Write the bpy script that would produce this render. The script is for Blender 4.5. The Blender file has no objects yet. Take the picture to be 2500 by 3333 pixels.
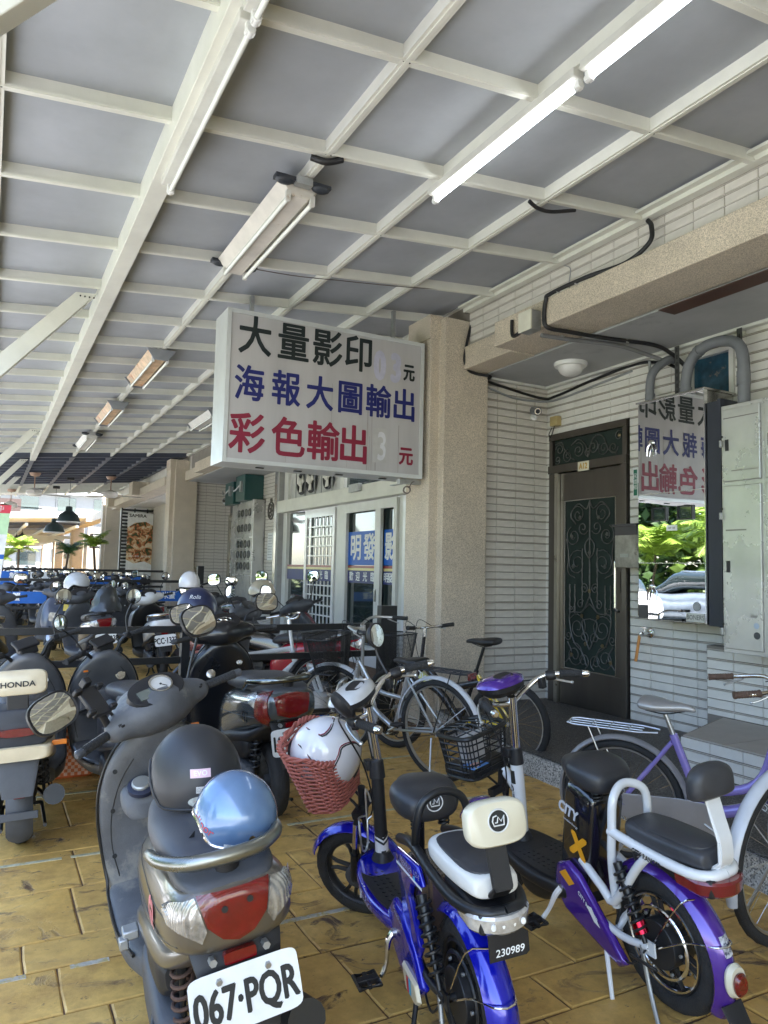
import bpy, bmesh, math, random
from math import sin, cos, pi, radians, sqrt, atan2
from mathutils import Vector, Matrix, Euler
from mathutils.bvhtree import BVHTree

# ------------------------------------------------------------------ camera, sky, sun, exposure
sc = bpy.context.scene
COL = sc.collection
def set_camera():
    yaw, pitch, roll = radians(27.9), radians(4.38), radians(1.32)
    F = Vector((sin(yaw)*cos(pitch), cos(yaw)*cos(pitch), sin(pitch)))
    Rr = Vector((cos(yaw), -sin(yaw), 0)); U = Rr.cross(F)
    R2 = Rr*cos(roll) + U*sin(roll); U2 = U*cos(roll) - Rr*sin(roll)
    cd = bpy.data.cameras.new('camera'); co = bpy.data.objects.new('camera', cd); COL.objects.link(co)
    m = Matrix((R2, U2, -F)).transposed().to_4x4(); m.translation = Vector((0, 0, 1.42))
    co.matrix_world = m
    cd.sensor_fit = 'VERTICAL'; cd.sensor_height = 36.0; cd.sensor_width = 27.0
    cd.lens = 2430/3333*36; cd.clip_start = 0.05; cd.clip_end = 2000
    sc.camera = co
set_camera()
SUN_EL, SUN_AZ = radians(60), radians(179)      # azimuth from +Y towards +X
w = bpy.data.worlds.new('World'); sc.world = w; w.use_nodes = True
nt = w.node_tree; nt.nodes.clear()
sky = nt.nodes.new('ShaderNodeTexSky'); sky.sky_type = 'NISHITA'; sky.sun_disc = False
sky.sun_elevation = SUN_EL; sky.sun_rotation = SUN_AZ; sky.air_density = 1.0; sky.dust_density = 1.2; sky.ozone_density = 1.0
bg = nt.nodes.new('ShaderNodeBackground'); bg.inputs[1].default_value = 0.15
wo = nt.nodes.new('ShaderNodeOutputWorld')
nt.links.new(sky.outputs[0], bg.inputs[0]); nt.links.new(bg.outputs[0], wo.inputs[0])
sl = bpy.data.lights.new('sun', 'SUN'); sl.energy = 4.5; sl.angle = radians(.5); sl.color = (1, .97, .93)
so = bpy.data.objects.new('sun', sl); COL.objects.link(so)
sd = Vector((sin(SUN_AZ)*cos(SUN_EL), cos(SUN_AZ)*cos(SUN_EL), sin(SUN_EL)))
so.rotation_euler = (-sd).to_track_quat('-Z', 'Y').to_euler(); so.location = (0, 0, 30)
sc.view_settings.view_transform = 'Standard'; sc.view_settings.look = 'None'
sc.view_settings.exposure = 2.55; sc.view_settings.gamma = 1; sc.view_settings.use_curve_mapping = False
try:
    sc.cycles.use_denoising = True; sc.cycles.denoiser = 'OPENIMAGEDENOISE'
    sc.cycles.max_bounces = 7; sc.cycles.diffuse_bounces = 4; sc.cycles.glossy_bounces = 4
    sc.cycles.transmission_bounces = 4; sc.cycles.transparent_max_bounces = 8
    sc.cycles.caustics_reflective = False; sc.cycles.caustics_refractive = False
    sc.cycles.sample_clamp_indirect = 8
except Exception: pass

# ------------------------------------------------------------------ materials
MC = {}
def mat(name, col, rough=.5, metal=0., var=.12, scale=6., bump=0., bscale=60., coat=0., spec=.5, trans=0., emit=None, estr=0., col2=None, thr=None, stretch=None, alpha=1.):
    if name in MC: return MC[name]
    m = bpy.data.materials.new(name); m.use_nodes = True; n = m.node_tree.nodes; l = m.node_tree.links
    b = n['Principled BSDF']; MC[name] = m
    b.inputs['Roughness'].default_value = rough; b.inputs['Metallic'].default_value = metal
    b.inputs['Coat Weight'].default_value = coat; b.inputs['Coat Roughness'].default_value = .06
    b.inputs['Specular IOR Level'].default_value = spec; b.inputs['Transmission Weight'].default_value = trans
    b.inputs['Alpha'].default_value = alpha
    tc = n.new('ShaderNodeTexCoord'); mp = n.new('ShaderNodeMapping'); l.new(tc.outputs['Object'], mp.inputs[0])
    if stretch: mp.inputs['Scale'].default_value = stretch
    no = n.new('ShaderNodeTexNoise'); no.inputs['Scale'].default_value = scale; no.inputs['Detail'].default_value = 6; no.inputs['Roughness'].default_value = .62
    l.new(mp.outputs[0], no.inputs['Vector'])
    mx = n.new('ShaderNodeMix'); mx.data_type = 'RGBA'
    c = Vector(col[:3])
    rp = n.new('ShaderNodeMapRange'); rp.inputs[1].default_value = .3; rp.inputs[2].default_value = .7
    l.new(no.outputs['Fac'], rp.inputs[0]); l.new(rp.outputs[0], mx.inputs[0])
    mx.inputs[6].default_value = (*(c*(1-var)), 1); mx.inputs[7].default_value = (*[min(1, x) for x in c*(1+var)], 1)
    out = mx.outputs[2]
    if col2 is not None:
        n2 = n.new('ShaderNodeTexNoise'); n2.inputs['Scale'].default_value = scale*.7; n2.inputs['Detail'].default_value = 8; n2.inputs['Roughness'].default_value = .7
        l.new(mp.outputs[0], n2.inputs['Vector'])
        r2 = n.new('ShaderNodeMapRange'); r2.inputs[1].default_value = (thr or .6); r2.inputs[2].default_value = (thr or .6)+.08
        l.new(n2.outputs['Fac'], r2.inputs[0])
        m2 = n.new('ShaderNodeMix'); m2.data_type = 'RGBA'; l.new(r2.outputs[0], m2.inputs[0]); l.new(out, m2.inputs[6]); m2.inputs[7].default_value = (*col2, 1)
        out = m2.outputs[2]
    l.new(out, b.inputs['Base Color'])
    if bump:
        nb = n.new('ShaderNodeTexNoise'); nb.inputs['Scale'].default_value = bscale; nb.inputs['Detail'].default_value = 4
        l.new(mp.outputs[0], nb.inputs['Vector'])
        bp = n.new('ShaderNodeBump'); bp.inputs['Strength'].default_value = bump; bp.inputs['Distance'].default_value = .01
        l.new(nb.outputs['Fac'], bp.inputs['Height']); l.new(bp.outputs[0], b.inputs['Normal'])
    if emit:
        b.inputs['Emission Color'].default_value = (*emit, 1); b.inputs['Emission Strength'].default_value = estr
    # roughness wear
    rr = n.new('ShaderNodeMapRange'); rr.inputs[3].default_value = max(.02, rough*.85); rr.inputs[4].default_value = min(1, rough*1.2)
    l.new(no.outputs['Fac'], rr.inputs[0]); l.new(rr.outputs[0], b.inputs['Roughness'])
    return m

def mat_aggregate(name, col):
    m = mat(name, col, .9, var=.1, scale=2.5); n = m.node_tree.nodes; l = m.node_tree.links; b = n['Principled BSDF']
    src = b.inputs['Base Color'].links[0].from_socket
    tc = n.new('ShaderNodeTexCoord'); vo = n.new('ShaderNodeTexNoise'); vo.inputs['Scale'].default_value = 170; vo.inputs['Detail'].default_value = 2
    l.new(tc.outputs['Object'], vo.inputs['Vector'])
    r = n.new('ShaderNodeMapRange'); r.inputs[1].default_value = .36; r.inputs[2].default_value = .64; r.inputs[3].default_value = .66; r.inputs[4].default_value = 1.24
    l.new(vo.outputs['Fac'], r.inputs[0])
    mu = n.new('ShaderNodeVectorMath'); mu.operation = 'SCALE'; l.new(src, mu.inputs[0]); l.new(r.outputs[0], mu.inputs['Scale'])
    l.new(mu.outputs[0], b.inputs['Base Color'])
    bp = n.new('ShaderNodeBump'); bp.inputs['Strength'].default_value = .8; bp.inputs['Distance'].default_value = .006
    l.new(vo.outputs['Fac'], bp.inputs['Height']); l.new(bp.outputs[0], b.inputs['Normal'])
    return m

def mat_speckle(name, base, dark, light, scale=260):
    m = bpy.data.materials.new(name); m.use_nodes = True; n = m.node_tree.nodes; l = m.node_tree.links; b = n['Principled BSDF']
    tc = n.new('ShaderNodeTexCoord'); v = n.new('ShaderNodeTexVoronoi'); v.inputs['Scale'].default_value = scale
    l.new(tc.outputs['Object'], v.inputs['Vector'])
    sp = n.new('ShaderNodeSeparateColor'); l.new(v.outputs['Color'], sp.inputs[0])
    cr = n.new('ShaderNodeValToRGB'); cr.color_ramp.interpolation = 'CONSTANT'
    e = cr.color_ramp.elements; e[0].color = (*dark, 1); e[0].position = 0
    e[1].color = (*base, 1); e[1].position = .3
    x = e.new(.75); x.color = (*light, 1)
    l.new(sp.outputs[0], cr.inputs[0]); l.new(cr.outputs[0], b.inputs['Base Color']); b.inputs['Roughness'].default_value = .6
    MC[name] = m; return m

def mat_floor(name):
    m = bpy.data.materials.new(name); m.use_nodes = True; n = m.node_tree.nodes; l = m.node_tree.links; b = n['Principled BSDF']; MC[name] = m
    ge = n.new('ShaderNodeNewGeometry'); oi = n.new('ShaderNodeObjectInfo')
    P = ge.outputs['Position']
    def noise(s, d, r, dist=0, st=None):
        q = n.new('ShaderNodeTexNoise'); q.inputs['Scale'].default_value = s; q.inputs['Detail'].default_value = d; q.inputs['Roughness'].default_value = r; q.inputs['Distortion'].default_value = dist
        if st:
            mp = n.new('ShaderNodeMapping'); mp.inputs['Scale'].default_value = st[:3]; mp.inputs['Rotation'].default_value = (0, 0, st[3]); l.new(P, mp.inputs[0]); l.new(mp.outputs[0], q.inputs['Vector'])
        else: l.new(P, q.inputs['Vector'])
        return q.outputs['Fac']
    def rng(s, a, b_, c=0, d=1):
        q = n.new('ShaderNodeMapRange'); l.new(s, q.inputs[0]); q.inputs[1].default_value = a; q.inputs[2].default_value = b_; q.inputs[3].default_value = c; q.inputs[4].default_value = d; return q.outputs[0]
    def mix(f, A, B, mode='MIX'):
        q = n.new('ShaderNodeMix'); q.data_type = 'RGBA'; q.blend_type = mode; l.new(f, q.inputs[0])
        for i, x in ((6, A), (7, B)):
            if isinstance(x, tuple): q.inputs[i].default_value = (*x, 1)
            else: l.new(x, q.inputs[i])
        return q.outputs[2]
    A = mix(rng(noise(2.2, 8, .6), .3, .7), (.60, .345, .078), (.84, .56, .175))
    A = mix(rng(noise(7, 9, .72), .40, .68, 0, .85), A, (.36, .20, .06))
    rnd = rng(oi.outputs['Random'], 0, 1, 0, .35)
    A = mix(rnd, A, (.64, .42, .14))
    scar = noise(4.2, 10, .68, 1.6, (1.0, 1.35, 1, .5)); s1 = rng(scar, .56, .64)
    big = rng(noise(1.3, 3, .5), .36, .55)
    mu = n.new('ShaderNodeMath'); mu.operation = 'MULTIPLY'; l.new(s1, mu.inputs[0]); l.new(big, mu.inputs[1])
    A = mix(mu.outputs[0], A, (.10, .055, .038))
    fine = rng(noise(22, 8, .7, .8, (1, 1.4, 1, -.4)), .625, .67)
    A = mix(fine, A, (.15, .085, .05))
    l.new(A, b.inputs['Base Color'])
    l.new(rng(noise(7, 5, .6), .3, .7, .34, .62), b.inputs['Roughness'])
    bp = n.new('ShaderNodeBump'); bp.inputs['Strength'].default_value = .55; bp.inputs['Distance'].default_value = .012
    hs = n.new('ShaderNodeMath'); hs.operation = 'SUBTRACT'; l.new(noise(6, 8, .6), hs.inputs[0]); l.new(mu.outputs[0], hs.inputs[1])
    l.new(hs.outputs[0], bp.inputs['Height']); l.new(bp.outputs[0], b.inputs['Normal'])
    return m

# ------------------------------------------------------------------ geometry helpers
def crv(pts, k):
    """Catmull-Rom through points, k steps per span"""
    P = [Vector(p) for p in pts]
    if k <= 1 or len(P) < 3: return P
    Q = [P[0]*2-P[1]]+P+[P[-1]*2-P[-2]]; out = []
    for i in range(1, len(Q)-2):
        a, b, c, d = Q[i-1:i+3]
        for j in range(k):
            t = j/k
            out.append(.5*((2*b)+(c-a)*t+(2*a-5*b+4*c-d)*t*t+(3*b-a-3*c+d)*t**3))
    out.append(P[-1]); return out
def frame(ax):
    z = Vector(ax).normalized(); h = Vector((0, 0, 1)) if abs(z.z) < .9 else Vector((1, 0, 0))
    x = h.cross(z).normalized(); return x, z.cross(x), z
class G:
    def __init__(s, M=None): s.v = []; s.f = []; s.M = M or Matrix()
    def add(s, vs, fs):
        b = len(s.v); s.v += [s.M @ Vector(p) for p in vs]; s.f += [tuple(i+b for i in f) for f in fs]; return s
    def box(s, c, d, R=None):
        c = Vector(c); h = Vector(d)/2
        vs = [Vector((x*h.x, y*h.y, z*h.z)) for x in (-1, 1) for y in (-1, 1) for z in (-1, 1)]
        vs = [c+((R @ v) if R else v) for v in vs]
        return s.add(vs, [(0, 1, 3, 2), (4, 6, 7, 5), (0, 4, 5, 1), (2, 3, 7, 6), (0, 2, 6, 4), (1, 5, 7, 3)])
    def bb(s, a, b): a = Vector(a); b = Vector(b); return s.box((a+b)/2, b-a)
    def rings(s, rs, closed=False, caps=True, wrap=True):
        n = len(rs[0]); vs = [p for r in rs for p in r]; fs = []
        m = len(rs) if closed else len(rs)-1; w_ = n if wrap else n-1
        for i in range(m):
            a = i*n; b = ((i+1) % len(rs))*n
            for j in range(w_): k = (j+1) % n; fs.append((a+j, a+k, b+k, b+j))
        if caps and not closed and wrap: fs.append(tuple(range(n))[::-1]); fs.append(tuple((len(rs)-1)*n+j for j in range(n)))
        return s.add(vs, fs)
    def tube(s, pts, r, n=8, k=1, closed=False, caps=True):
        P = crv(pts, k) if not closed else [Vector(p) for p in pts]
        L = len(P); R = [r]*L if not hasattr(r, '__len__') else [r[min(len(r)-1, int(i*(len(r)-1)/(L-1)+.5))] for i in range(L)]
        if hasattr(r, '__len__'):
            R = []
            for i in range(L):
                t = i*(len(r)-1)/(L-1); a = min(int(t), len(r)-2); R.append(r[a]*(1-(t-a))+r[a+1]*(t-a))
        rs = []; x = None
        for i in range(L):
            if closed: t = P[(i+1) % L]-P[i-1]
            else: t = P[min(i+1, L-1)]-P[max(i-1, 0)]
            if t.length < 1e-9: t = Vector((0, 0, 1))
            t.normalize()
            if x is None: x = frame(t)[0]
            else:
                x = x-t*x.dot(t)
                x = frame(t)[0] if x.length < 1e-6 else x.normalized()
            y = t.cross(x)
            rs.append([P[i]+(x*cos(2*pi*j/n)+y*sin(2*pi*j/n))*R[i] for j in range(n)])
        return s.rings(rs, closed, caps)
    def cyl(s, a, b, r, r2=None, n=16): return s.tube([a, b], [r, r if r2 is None else r2], n)
    def lathe(s, prof, o, ax, n=24):
        x, y, z = frame(ax); o = Vector(o)
        return s.rings([[o+z*h+(x*cos(2*pi*j/n)+y*sin(2*pi*j/n))*max(r, 1e-4) for j in range(n)] for r, h in prof], caps=True)
    def torus(s, c, ax, R, r, n=32, m=8, a0=0, a1=2*pi, rz=None, ref=None):
        x, y, z = frame(ax); c = Vector(c); full = abs(a1-a0-2*pi) < 1e-6
        if ref is not None: x = Vector(ref).normalized(); y = z.cross(x)
        rz = rz or r; N = n if full else n+1; rs = []
        for i in range(N):
            a = a0+(a1-a0)*i/n; d = x*cos(a)+y*sin(a)
            rs.append([c+d*(R+r*cos(2*pi*j/m))+z*rz*sin(2*pi*j/m) for j in range(m)])
        return s.rings(rs, full, not full)
    def ell(s, c, r, n=16, R=None, z0=-1., z1=1.):
        c = Vector(c); rs = []
        a0 = math.asin(z0); a1 = math.asin(z1)
        for i in range(n//2+1):
            a = a0+(a1-a0)*i/(n//2); rs.append([c+((R or Matrix.Identity(3)) @ Vector((r[0]*cos(a)*cos(2*pi*j/n), r[1]*cos(a)*sin(2*pi*j/n), r[2]*sin(a)))) for j in range(n)])
        return s.rings(rs)
    def prism(s, poly, o, u, v, t):
        """polygon (2D) in plane o + x u + y v, extruded by vector t"""
        o = Vector(o); u = Vector(u); v = Vector(v); t = Vector(t); n = len(poly)
        a = [o+u*p[0]+v*p[1] for p in poly]
        return s.add(a+[p+t for p in a], [tuple(range(n))[::-1], tuple(range(n, 2*n))]+[(i, (i+1) % n, (i+1) % n+n, i+n) for i in range(n)])
    def arc_shell(s, c, R, w, a0, a1, th=.006, n=20, crown=.02, m=7):
        """fender: shell arc in the x-z plane round c, width w along y"""
        c = Vector(c); rs = []
        for i in range(n+1):
            a = a0+(a1-a0)*i/n; d = Vector((cos(a), 0, sin(a))); ring = []
            tw = w*(1 if 0 < i < n else .8)
            for j in range(m): t = -1+2*j/(m-1); ring.append(c+d*(R-crown*abs(t)**2.2)+Vector((0, tw/2*t, 0)))
            for j in range(m): t = 1-2*j/(m-1); ring.append(c+d*(R-th-crown*abs(t)**2.2)+Vector((0, (tw/2-.002)*t, 0)))
            rs.append(ring)
        return s.rings(rs)
def se(c, a, b, u, v, n=28, e=2.6):
    c = Vector(c); u = Vector(u); v = Vector(v); out = []
    for i in range(n):
        t = 2*pi*i/n; ct, st = cos(t), sin(t)
        out.append(c+u*a*math.copysign(abs(ct)**(2/e), ct)+v*b*math.copysign(abs(st)**(2/e), st))
    return out
def smooth_rings(rs, k):
    n = len(rs[0]); cols = [crv([r[j] for r in rs], k) for j in range(n)]
    return [[cols[j][i] for j in range(n)] for i in range(len(cols[0]))]
def loft_x(g, secs, k=4, n=28):
    """sections (x, zc, half width, half height, exponent) across x"""
    rs = [se((q[0], q[5] if len(q) > 5 else 0, q[1]), q[2], q[3], (0, 1, 0), (0, 0, 1), n, q[4] if len(q) > 4 else 2.8) for q in secs]
    return g.rings(smooth_rings(rs, k))
def loft_z(g, secs, k=4, n=28):
    """sections (z, xc, half width y, half depth x, exponent)"""
    rs = [se((q[1], q[5] if len(q) > 5 else 0, q[0]), q[3], q[2], (1, 0, 0), (0, 1, 0), n, q[4] if len(q) > 4 else 2.8) for q in secs]
    return g.rings(smooth_rings(rs, k))
def loft_y(g, secs, k=3, n=20):
    """sections (y, xc, zc, half x, half z)"""
    rs = [se((q[1], q[0], q[2]), q[3], q[4], (1, 0, 0), (0, 0, 1), n, q[5] if len(q) > 5 else 2.4) for q in secs]
    return g.rings(smooth_rings(rs, k))

def obj(name, g, m, parent=None, sharp=38, bevel=0, flat=False):
    me = bpy.data.meshes.new(name); me.from_pydata([tuple(v) for v in g.v], [], g.f); me.validate(); me.update()
    bm = bmesh.new(); bm.from_mesh(me); bmesh.ops.recalc_face_normals(bm, faces=bm.faces); bm.to_mesh(me); bm.free()
    if not flat:
        me.polygons.foreach_set('use_smooth', [True]*len(me.polygons)); me.set_sharp_from_angle(angle=radians(sharp))
    me.materials.append(m)
    o = bpy.data.objects.new(name, me); COL.objects.link(o)
    if parent: o.parent = parent
    if bevel:
        b = o.modifiers.new('bevel', 'BEVEL'); b.width = bevel; b.segments = 2; b.limit_method = 'ANGLE'; b.angle_limit = radians(40)
    return o
def inst(name, me, parent, loc=(0, 0, 0), rot=None):
    o = bpy.data.objects.new(name, me); COL.objects.link(o); o.parent = parent; o.location = loc
    if rot: o.rotation_euler = rot
    return o
def tag(o, label, cat=None, group=None, kind=None):
    if label: o['label'] = label
    if cat: o['category'] = cat
    if group: o['group'] = group
    if kind: o['kind'] = kind
    return o
def thing(name, label, cat, loc=(0, 0, 0), rz=0, group=None, lean=0, s=1, pit=0):
    o = bpy.data.objects.new(name, None); COL.objects.link(o); o.empty_display_size = .1
    o.matrix_world = Matrix.Translation(loc) @ Matrix.Rotation(rz, 4, 'Z') @ Matrix.Rotation(-lean, 4, 'X') @ Matrix.Rotation(-pit, 4, 'Y') @ Matrix.Scale(s, 4)
    return tag(o, label, cat, group)
def kids(o): return [c for c in COL.objects if c.parent == o]
def copy_tree(src, label, loc, rz, lean=0, s=1):
    cm = {}
    for o in list(COL.objects): cm.setdefault(o.parent, []).append(o)
    def rec(o, par):
        c = o.copy(); COL.objects.link(c)
        if par: c.parent = par
        for ch in cm.get(o, []): rec(ch, c)
        return c
    r = rec(src, None); r['label'] = label
    r.matrix_world = Matrix.Translation(loc) @ Matrix.Rotation(rz, 4, 'Z') @ Matrix.Rotation(-lean, 4, 'X') @ Matrix.Scale(s, 4)
    return r
FONT = bpy.data.fonts.load('<builtin>') if '<builtin>' in bpy.data.fonts else None
def text_tris(body, size, offset=0., align='CENTER', shear=0., sx=1.):
    cu = bpy.data.curves.new('t', 'FONT'); cu.body = body; cu.size = size; cu.offset = offset; cu.align_x = align; cu.align_y = 'CENTER'
    cu.shear = shear; cu.resolution_u = 3; cu.fill_mode = 'FRONT'
    o = bpy.data.objects.new('t', cu); COL.objects.link(o)
    dg = bpy.context.evaluated_depsgraph_get(); me = bpy.data.meshes.new_from_object(o.evaluated_get(dg))
    vs = [(v.co.x*sx, v.co.y) for v in me.vertices]; fs = [tuple(p.vertices) for p in me.polygons]
    bpy.data.objects.remove(o); bpy.data.curves.remove(cu); bpy.data.meshes.remove(me)
    return vs, fs
_tc = {}
def text(name, body, size, m, parent, o, u, v, offset=0., align='CENTER', sx=1., shear=0., bvh=None, lift=.0015, grid=0):
    """flat lettering at o in plane (u right, v up); bvh: drape it on that surface along -n"""
    key = (body, size, align, shear, sx)
    if key not in _tc: _tc[key] = text_tris(body, size, 0, align, shear, sx)
    vs, fs = _tc[key]
    if offset:     # bolder, rounder strokes: the same glyph stacked in a small circle
        K = 10 if offset > .004 else 5; V2 = []; F2 = []
        for k in range(K+1):
            q = offset if k else 0; a_ = 2*pi*k/K; F2 += [tuple(i+len(V2) for i in f) for f in fs]; V2 += [(a+q*cos(a_), b+q*sin(a_), k*(.00012 if offset > .004 else .00005)) for a, b in vs]
        vs, fs = V2, F2
    else: vs = [(a, b, 0) for a, b in vs]
    u = Vector(u).normalized(); v = Vector(v).normalized(); n = u.cross(v); o = Vector(o)
    g = G()
    P = [o+u*a+v*b+n*c for a, b, c in vs]
    if bvh:
        Q = []
        for p, t_ in zip(P, vs):
            h = bvh.ray_cast(p+n*.25, -n, .6); Q.append(h[0]+h[1]*(lift+t_[2])*(1 if h[1].dot(n) > 0 else -1) if h[0] else p)
        P = Q
    g.add(P, fs); return obj(name, g, m, parent, flat=True)
def clip_grid(poly, step):
    bm = bmesh.new(); vs = [bm.verts.new((p[0], p[1], 0)) for p in poly]; bm.faces.new(vs)
    xs = [p[0] for p in poly]; ys = [p[1] for p in poly]
    for lo, hi, ax in ((min(xs), max(xs), 0), (min(ys), max(ys), 1)):
        t = lo+step
        while t < hi-step*.3:
            co = [0, 0, 0]; no = [0, 0, 0]; co[ax] = t; no[ax] = 1
            bmesh.ops.bisect_plane(bm, geom=bm.verts[:]+bm.edges[:]+bm.faces[:], plane_co=co, plane_no=no); t += step
    bm.verts.index_update()
    r = [(v.co.x, v.co.y) for v in bm.verts], [tuple(v.index for v in f.verts) for f in bm.faces]; bm.free(); return r
def patch(name, poly, m, parent, o, u, v, bvh, th=.004, step=.02, lift=.0, smooth=True):
    """a panel cut to a 2D outline and laid on the surface behind it, with real thickness"""
    vs, fs = clip_grid(poly, step); u = Vector(u).normalized(); v = Vector(v).normalized(); n = u.cross(v); o = Vector(o)
    P, N = [], []
    for a, b in vs:
        p = o+u*a+v*b; h = bvh.ray_cast(p+n*.3, -n, .7)
        if h[0]: P.append(h[0]+n*lift); N.append(h[1] if h[1].dot(n) > 0 else -h[1])
        else: P.append(None); N.append(n)
    good = [p for p in P if p is not None]
    if not good: good = [o]
    for i, p in enumerate(P):
        if p is None:
            q = o+u*vs[i][0]+v*vs[i][1]; nb = min(good, key=lambda t: (t-q-n*((t-q).dot(n))).length); P[i] = q+n*((nb-q).dot(n))
    k = len(P); g = G()
    g.add([p-n*.004 for p in P]+[p+nn*th for p, nn in zip(P, N)], [tuple(reversed(f)) for f in fs]+[tuple(i+k for i in f) for f in fs])
    ec = {}
    for f in fs:
        for i in range(len(f)):
            e = (f[i], f[(i+1) % len(f)]); ec[tuple(sorted(e))] = ec.get(tuple(sorted(e)), []) + [e]
    g.f += [(e[0][0], e[0][1], e[0][1]+k, e[0][0]+k) for e in ec.values() if len(e) == 1]
    return obj(name, g, m, parent, sharp=50)
def bvh(g): return BVHTree.FromPolygons([v.copy() for v in g.v], g.f)
def star(cx_, cy_, r, n=20, rx=None): return [(cx_+(rx or r)*cos(2*pi*i/n), cy_+r*sin(2*pi*i/n)) for i in range(n)]
X_, Y_, Z_ = Vector((1, 0, 0)), Vector((0, 1, 0)), Vector((0, 0, 1))
# ------------------------------------------------------------------ shared materials
CREAM = mat('cream_paint', (.72, .715, .645), .45, var=.08, scale=3, col2=(.42, .38, .30), thr=.70)
CREAM2 = mat('cream_frame', (.70, .70, .66), .35, var=.05)
PANEL = mat('grey_roof_panel', (.375, .395, .425), .7, var=.16, scale=1.1, col2=(.31, .325, .35), thr=.68)
DARKP = mat('dark_roof_steel', (.06, .07, .10), .5)
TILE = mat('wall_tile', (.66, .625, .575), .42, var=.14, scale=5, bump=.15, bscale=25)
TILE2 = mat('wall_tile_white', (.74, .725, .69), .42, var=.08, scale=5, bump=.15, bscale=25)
GROUT = mat('tile_grout', (.24, .215, .19), .9)
RIB = mat('tile_rib', (.55, .51, .46), .6)
AGG = mat_aggregate('pebble_render', (.60, .52, .42))
SOFF = mat('soffit_paint', (.40, .405, .41), .8, var=.14, scale=1.6, col2=(.30, .31, .32), thr=.60)
BLACK = mat('black_steel', (.012, .013, .015), .38, var=.2)
BPLA = mat('black_plastic', (.014, .014, .016), .45, var=.25, scale=9, bump=.1, bscale=300)
RUBBER = mat('rubber', (.018, .018, .019), .75, var=.3, scale=14)
DGREY = mat('dark_grey_plastic', (.062, .066, .075), .5, var=.2, scale=7, bump=.06, bscale=200, col2=(.13, .125, .115), thr=.63)
STEEL = mat('stainless', (.55, .54, .52), .25, metal=1, var=.1, scale=5)
CHROME = mat('chrome', (.8, .8, .8), .12, metal=1, var=.03)
ALU = mat('aluminium', (.55, .56, .57), .38, metal=1, var=.1)
GALV = mat('galvanised', (.42, .43, .43), .5, metal=.8, var=.15, scale=12)
WHITE = mat('white_paint', (.80, .80, .80), .3, var=.04, coat=.5)
MIRROR = mat('mirror_glass', (.82, .84, .84), .0, metal=1, var=.01)
INK = mat('black_print', (.015, .017, .018), .5)
RED = mat('red_paint', (.42, .02, .03), .25, coat=.8)
REDLENS = mat('red_lens', (.15, .002, .004), .05, coat=1, var=.2, scale=30, bump=.1, bscale=120)
CLEARL = mat('clear_lens', (.42, .41, .39), .06, metal=.55, coat=1, var=.6, scale=22, bump=.25, bscale=60)
ORLENS = mat('orange_lens', (.8, .22, .02), .15, coat=.8)
GLASS = mat('dark_glass', (.03, .045, .045), .03, spec=.8, coat=1, var=.2, scale=1)
BLUEP = mat('print_blue', (.01, .12, .50), .4)
NAVYP = mat('print_navy', (.012, .022, .16), .4)
WPRINT = mat('white_print', (.82, .84, .84), .5)

# ------------------------------------------------------------------ floor
FLOOR = mat_floor('stamped_concrete')
JOINT = mat('floor_joint', (.15, .09, .055), .95, var=.4, scale=20, bump=.4, bscale=80)
GROUND_M = mat('distant_ground', (.40, .40, .39), .9, var=.2, scale=.6)
g = G(); g.add([(-300, -300, -.06), (300, -300, -.06), (300, 400, -.06), (-300, 400, -.06)], [(0, 1, 2, 3)])
tag(obj('ground', g, GROUND_M), 'grey open ground reaching to the horizon around the arcade', kind='structure')
g = G(); g.bb((-1.0, -26, -.05), (5.3, 70, -.0075))
floor = tag(obj('floor', g, JOINT), 'ochre stamped concrete arcade floor with dark joints', kind='structure')
rf = random.Random(5)
def slab(x0, x1, y0, y1):
    j = .0034; a = []; c = .006
    x0 += j; x1 -= j; y0 += j; y1 -= j
    def w_(): return rf.uniform(-.0045, .0045)
    bot = []; top = []
    def edge(p, q, nseg):
        return [(p[0]+(q[0]-p[0])*i/nseg+(w_() if 0 < i else 0), p[1]+(q[1]-p[1])*i/nseg+(w_() if 0 < i else 0)) for i in range(nseg)]
    nx = 3; ny = 2
    ring = edge((x0, y0), (x1, y0), nx)+edge((x1, y0), (x1, y1), ny)+edge((x1, y1), (x0, y1), nx)+edge((x0, y1), (x0, y0), ny)
    mx, my = (x0+x1)/2, (y0+y1)/2
    z = rf.uniform(-.0012, 0)
    g = G(); n = len(ring)
    g.add([(p[0], p[1], -.03) for p in ring]+[(p[0], p[1], z-.004) for p in ring]+[(p[0]+c*(1 if p[0] < mx else -1), p[1]+c*(1 if p[1] < my else -1), z) for p in ring],
          [(i, (i+1) % n, (i+1) % n+n, i+n) for i in range(n)]+[(i+n, (i+1) % n+n, (i+1) % n+2*n, i+2*n) for i in range(n)]+[tuple(range(2*n, 3*n))])
    return obj('paving_slab', g, FLOOR, floor, flat=True)
y = .2; cnt = 0
while y < 15:
    h = rf.choice((.22, .30, .36, .46)); x = -.98-rf.uniform(0, .35)
    while x < 3.43:
        w_ = rf.choice((.38, .5, .62, .8)); x2 = x+w_
        if x2 > 3.35: x2 = 3.5
        if x2 > -.9:
            x = max(x, -.98)
            if w_ > .55 and h > .34 and rf.random() < .45 and y < 8:
                xm = x+w_*.5; slab(x, xm, y, y+h); slab(xm, x2, y, y+h/2); slab(xm, x2, y+h/2, y+h); cnt += 3
            else: slab(x, x2, y, y+h); cnt += 1
        x = x2
    y += h
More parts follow.
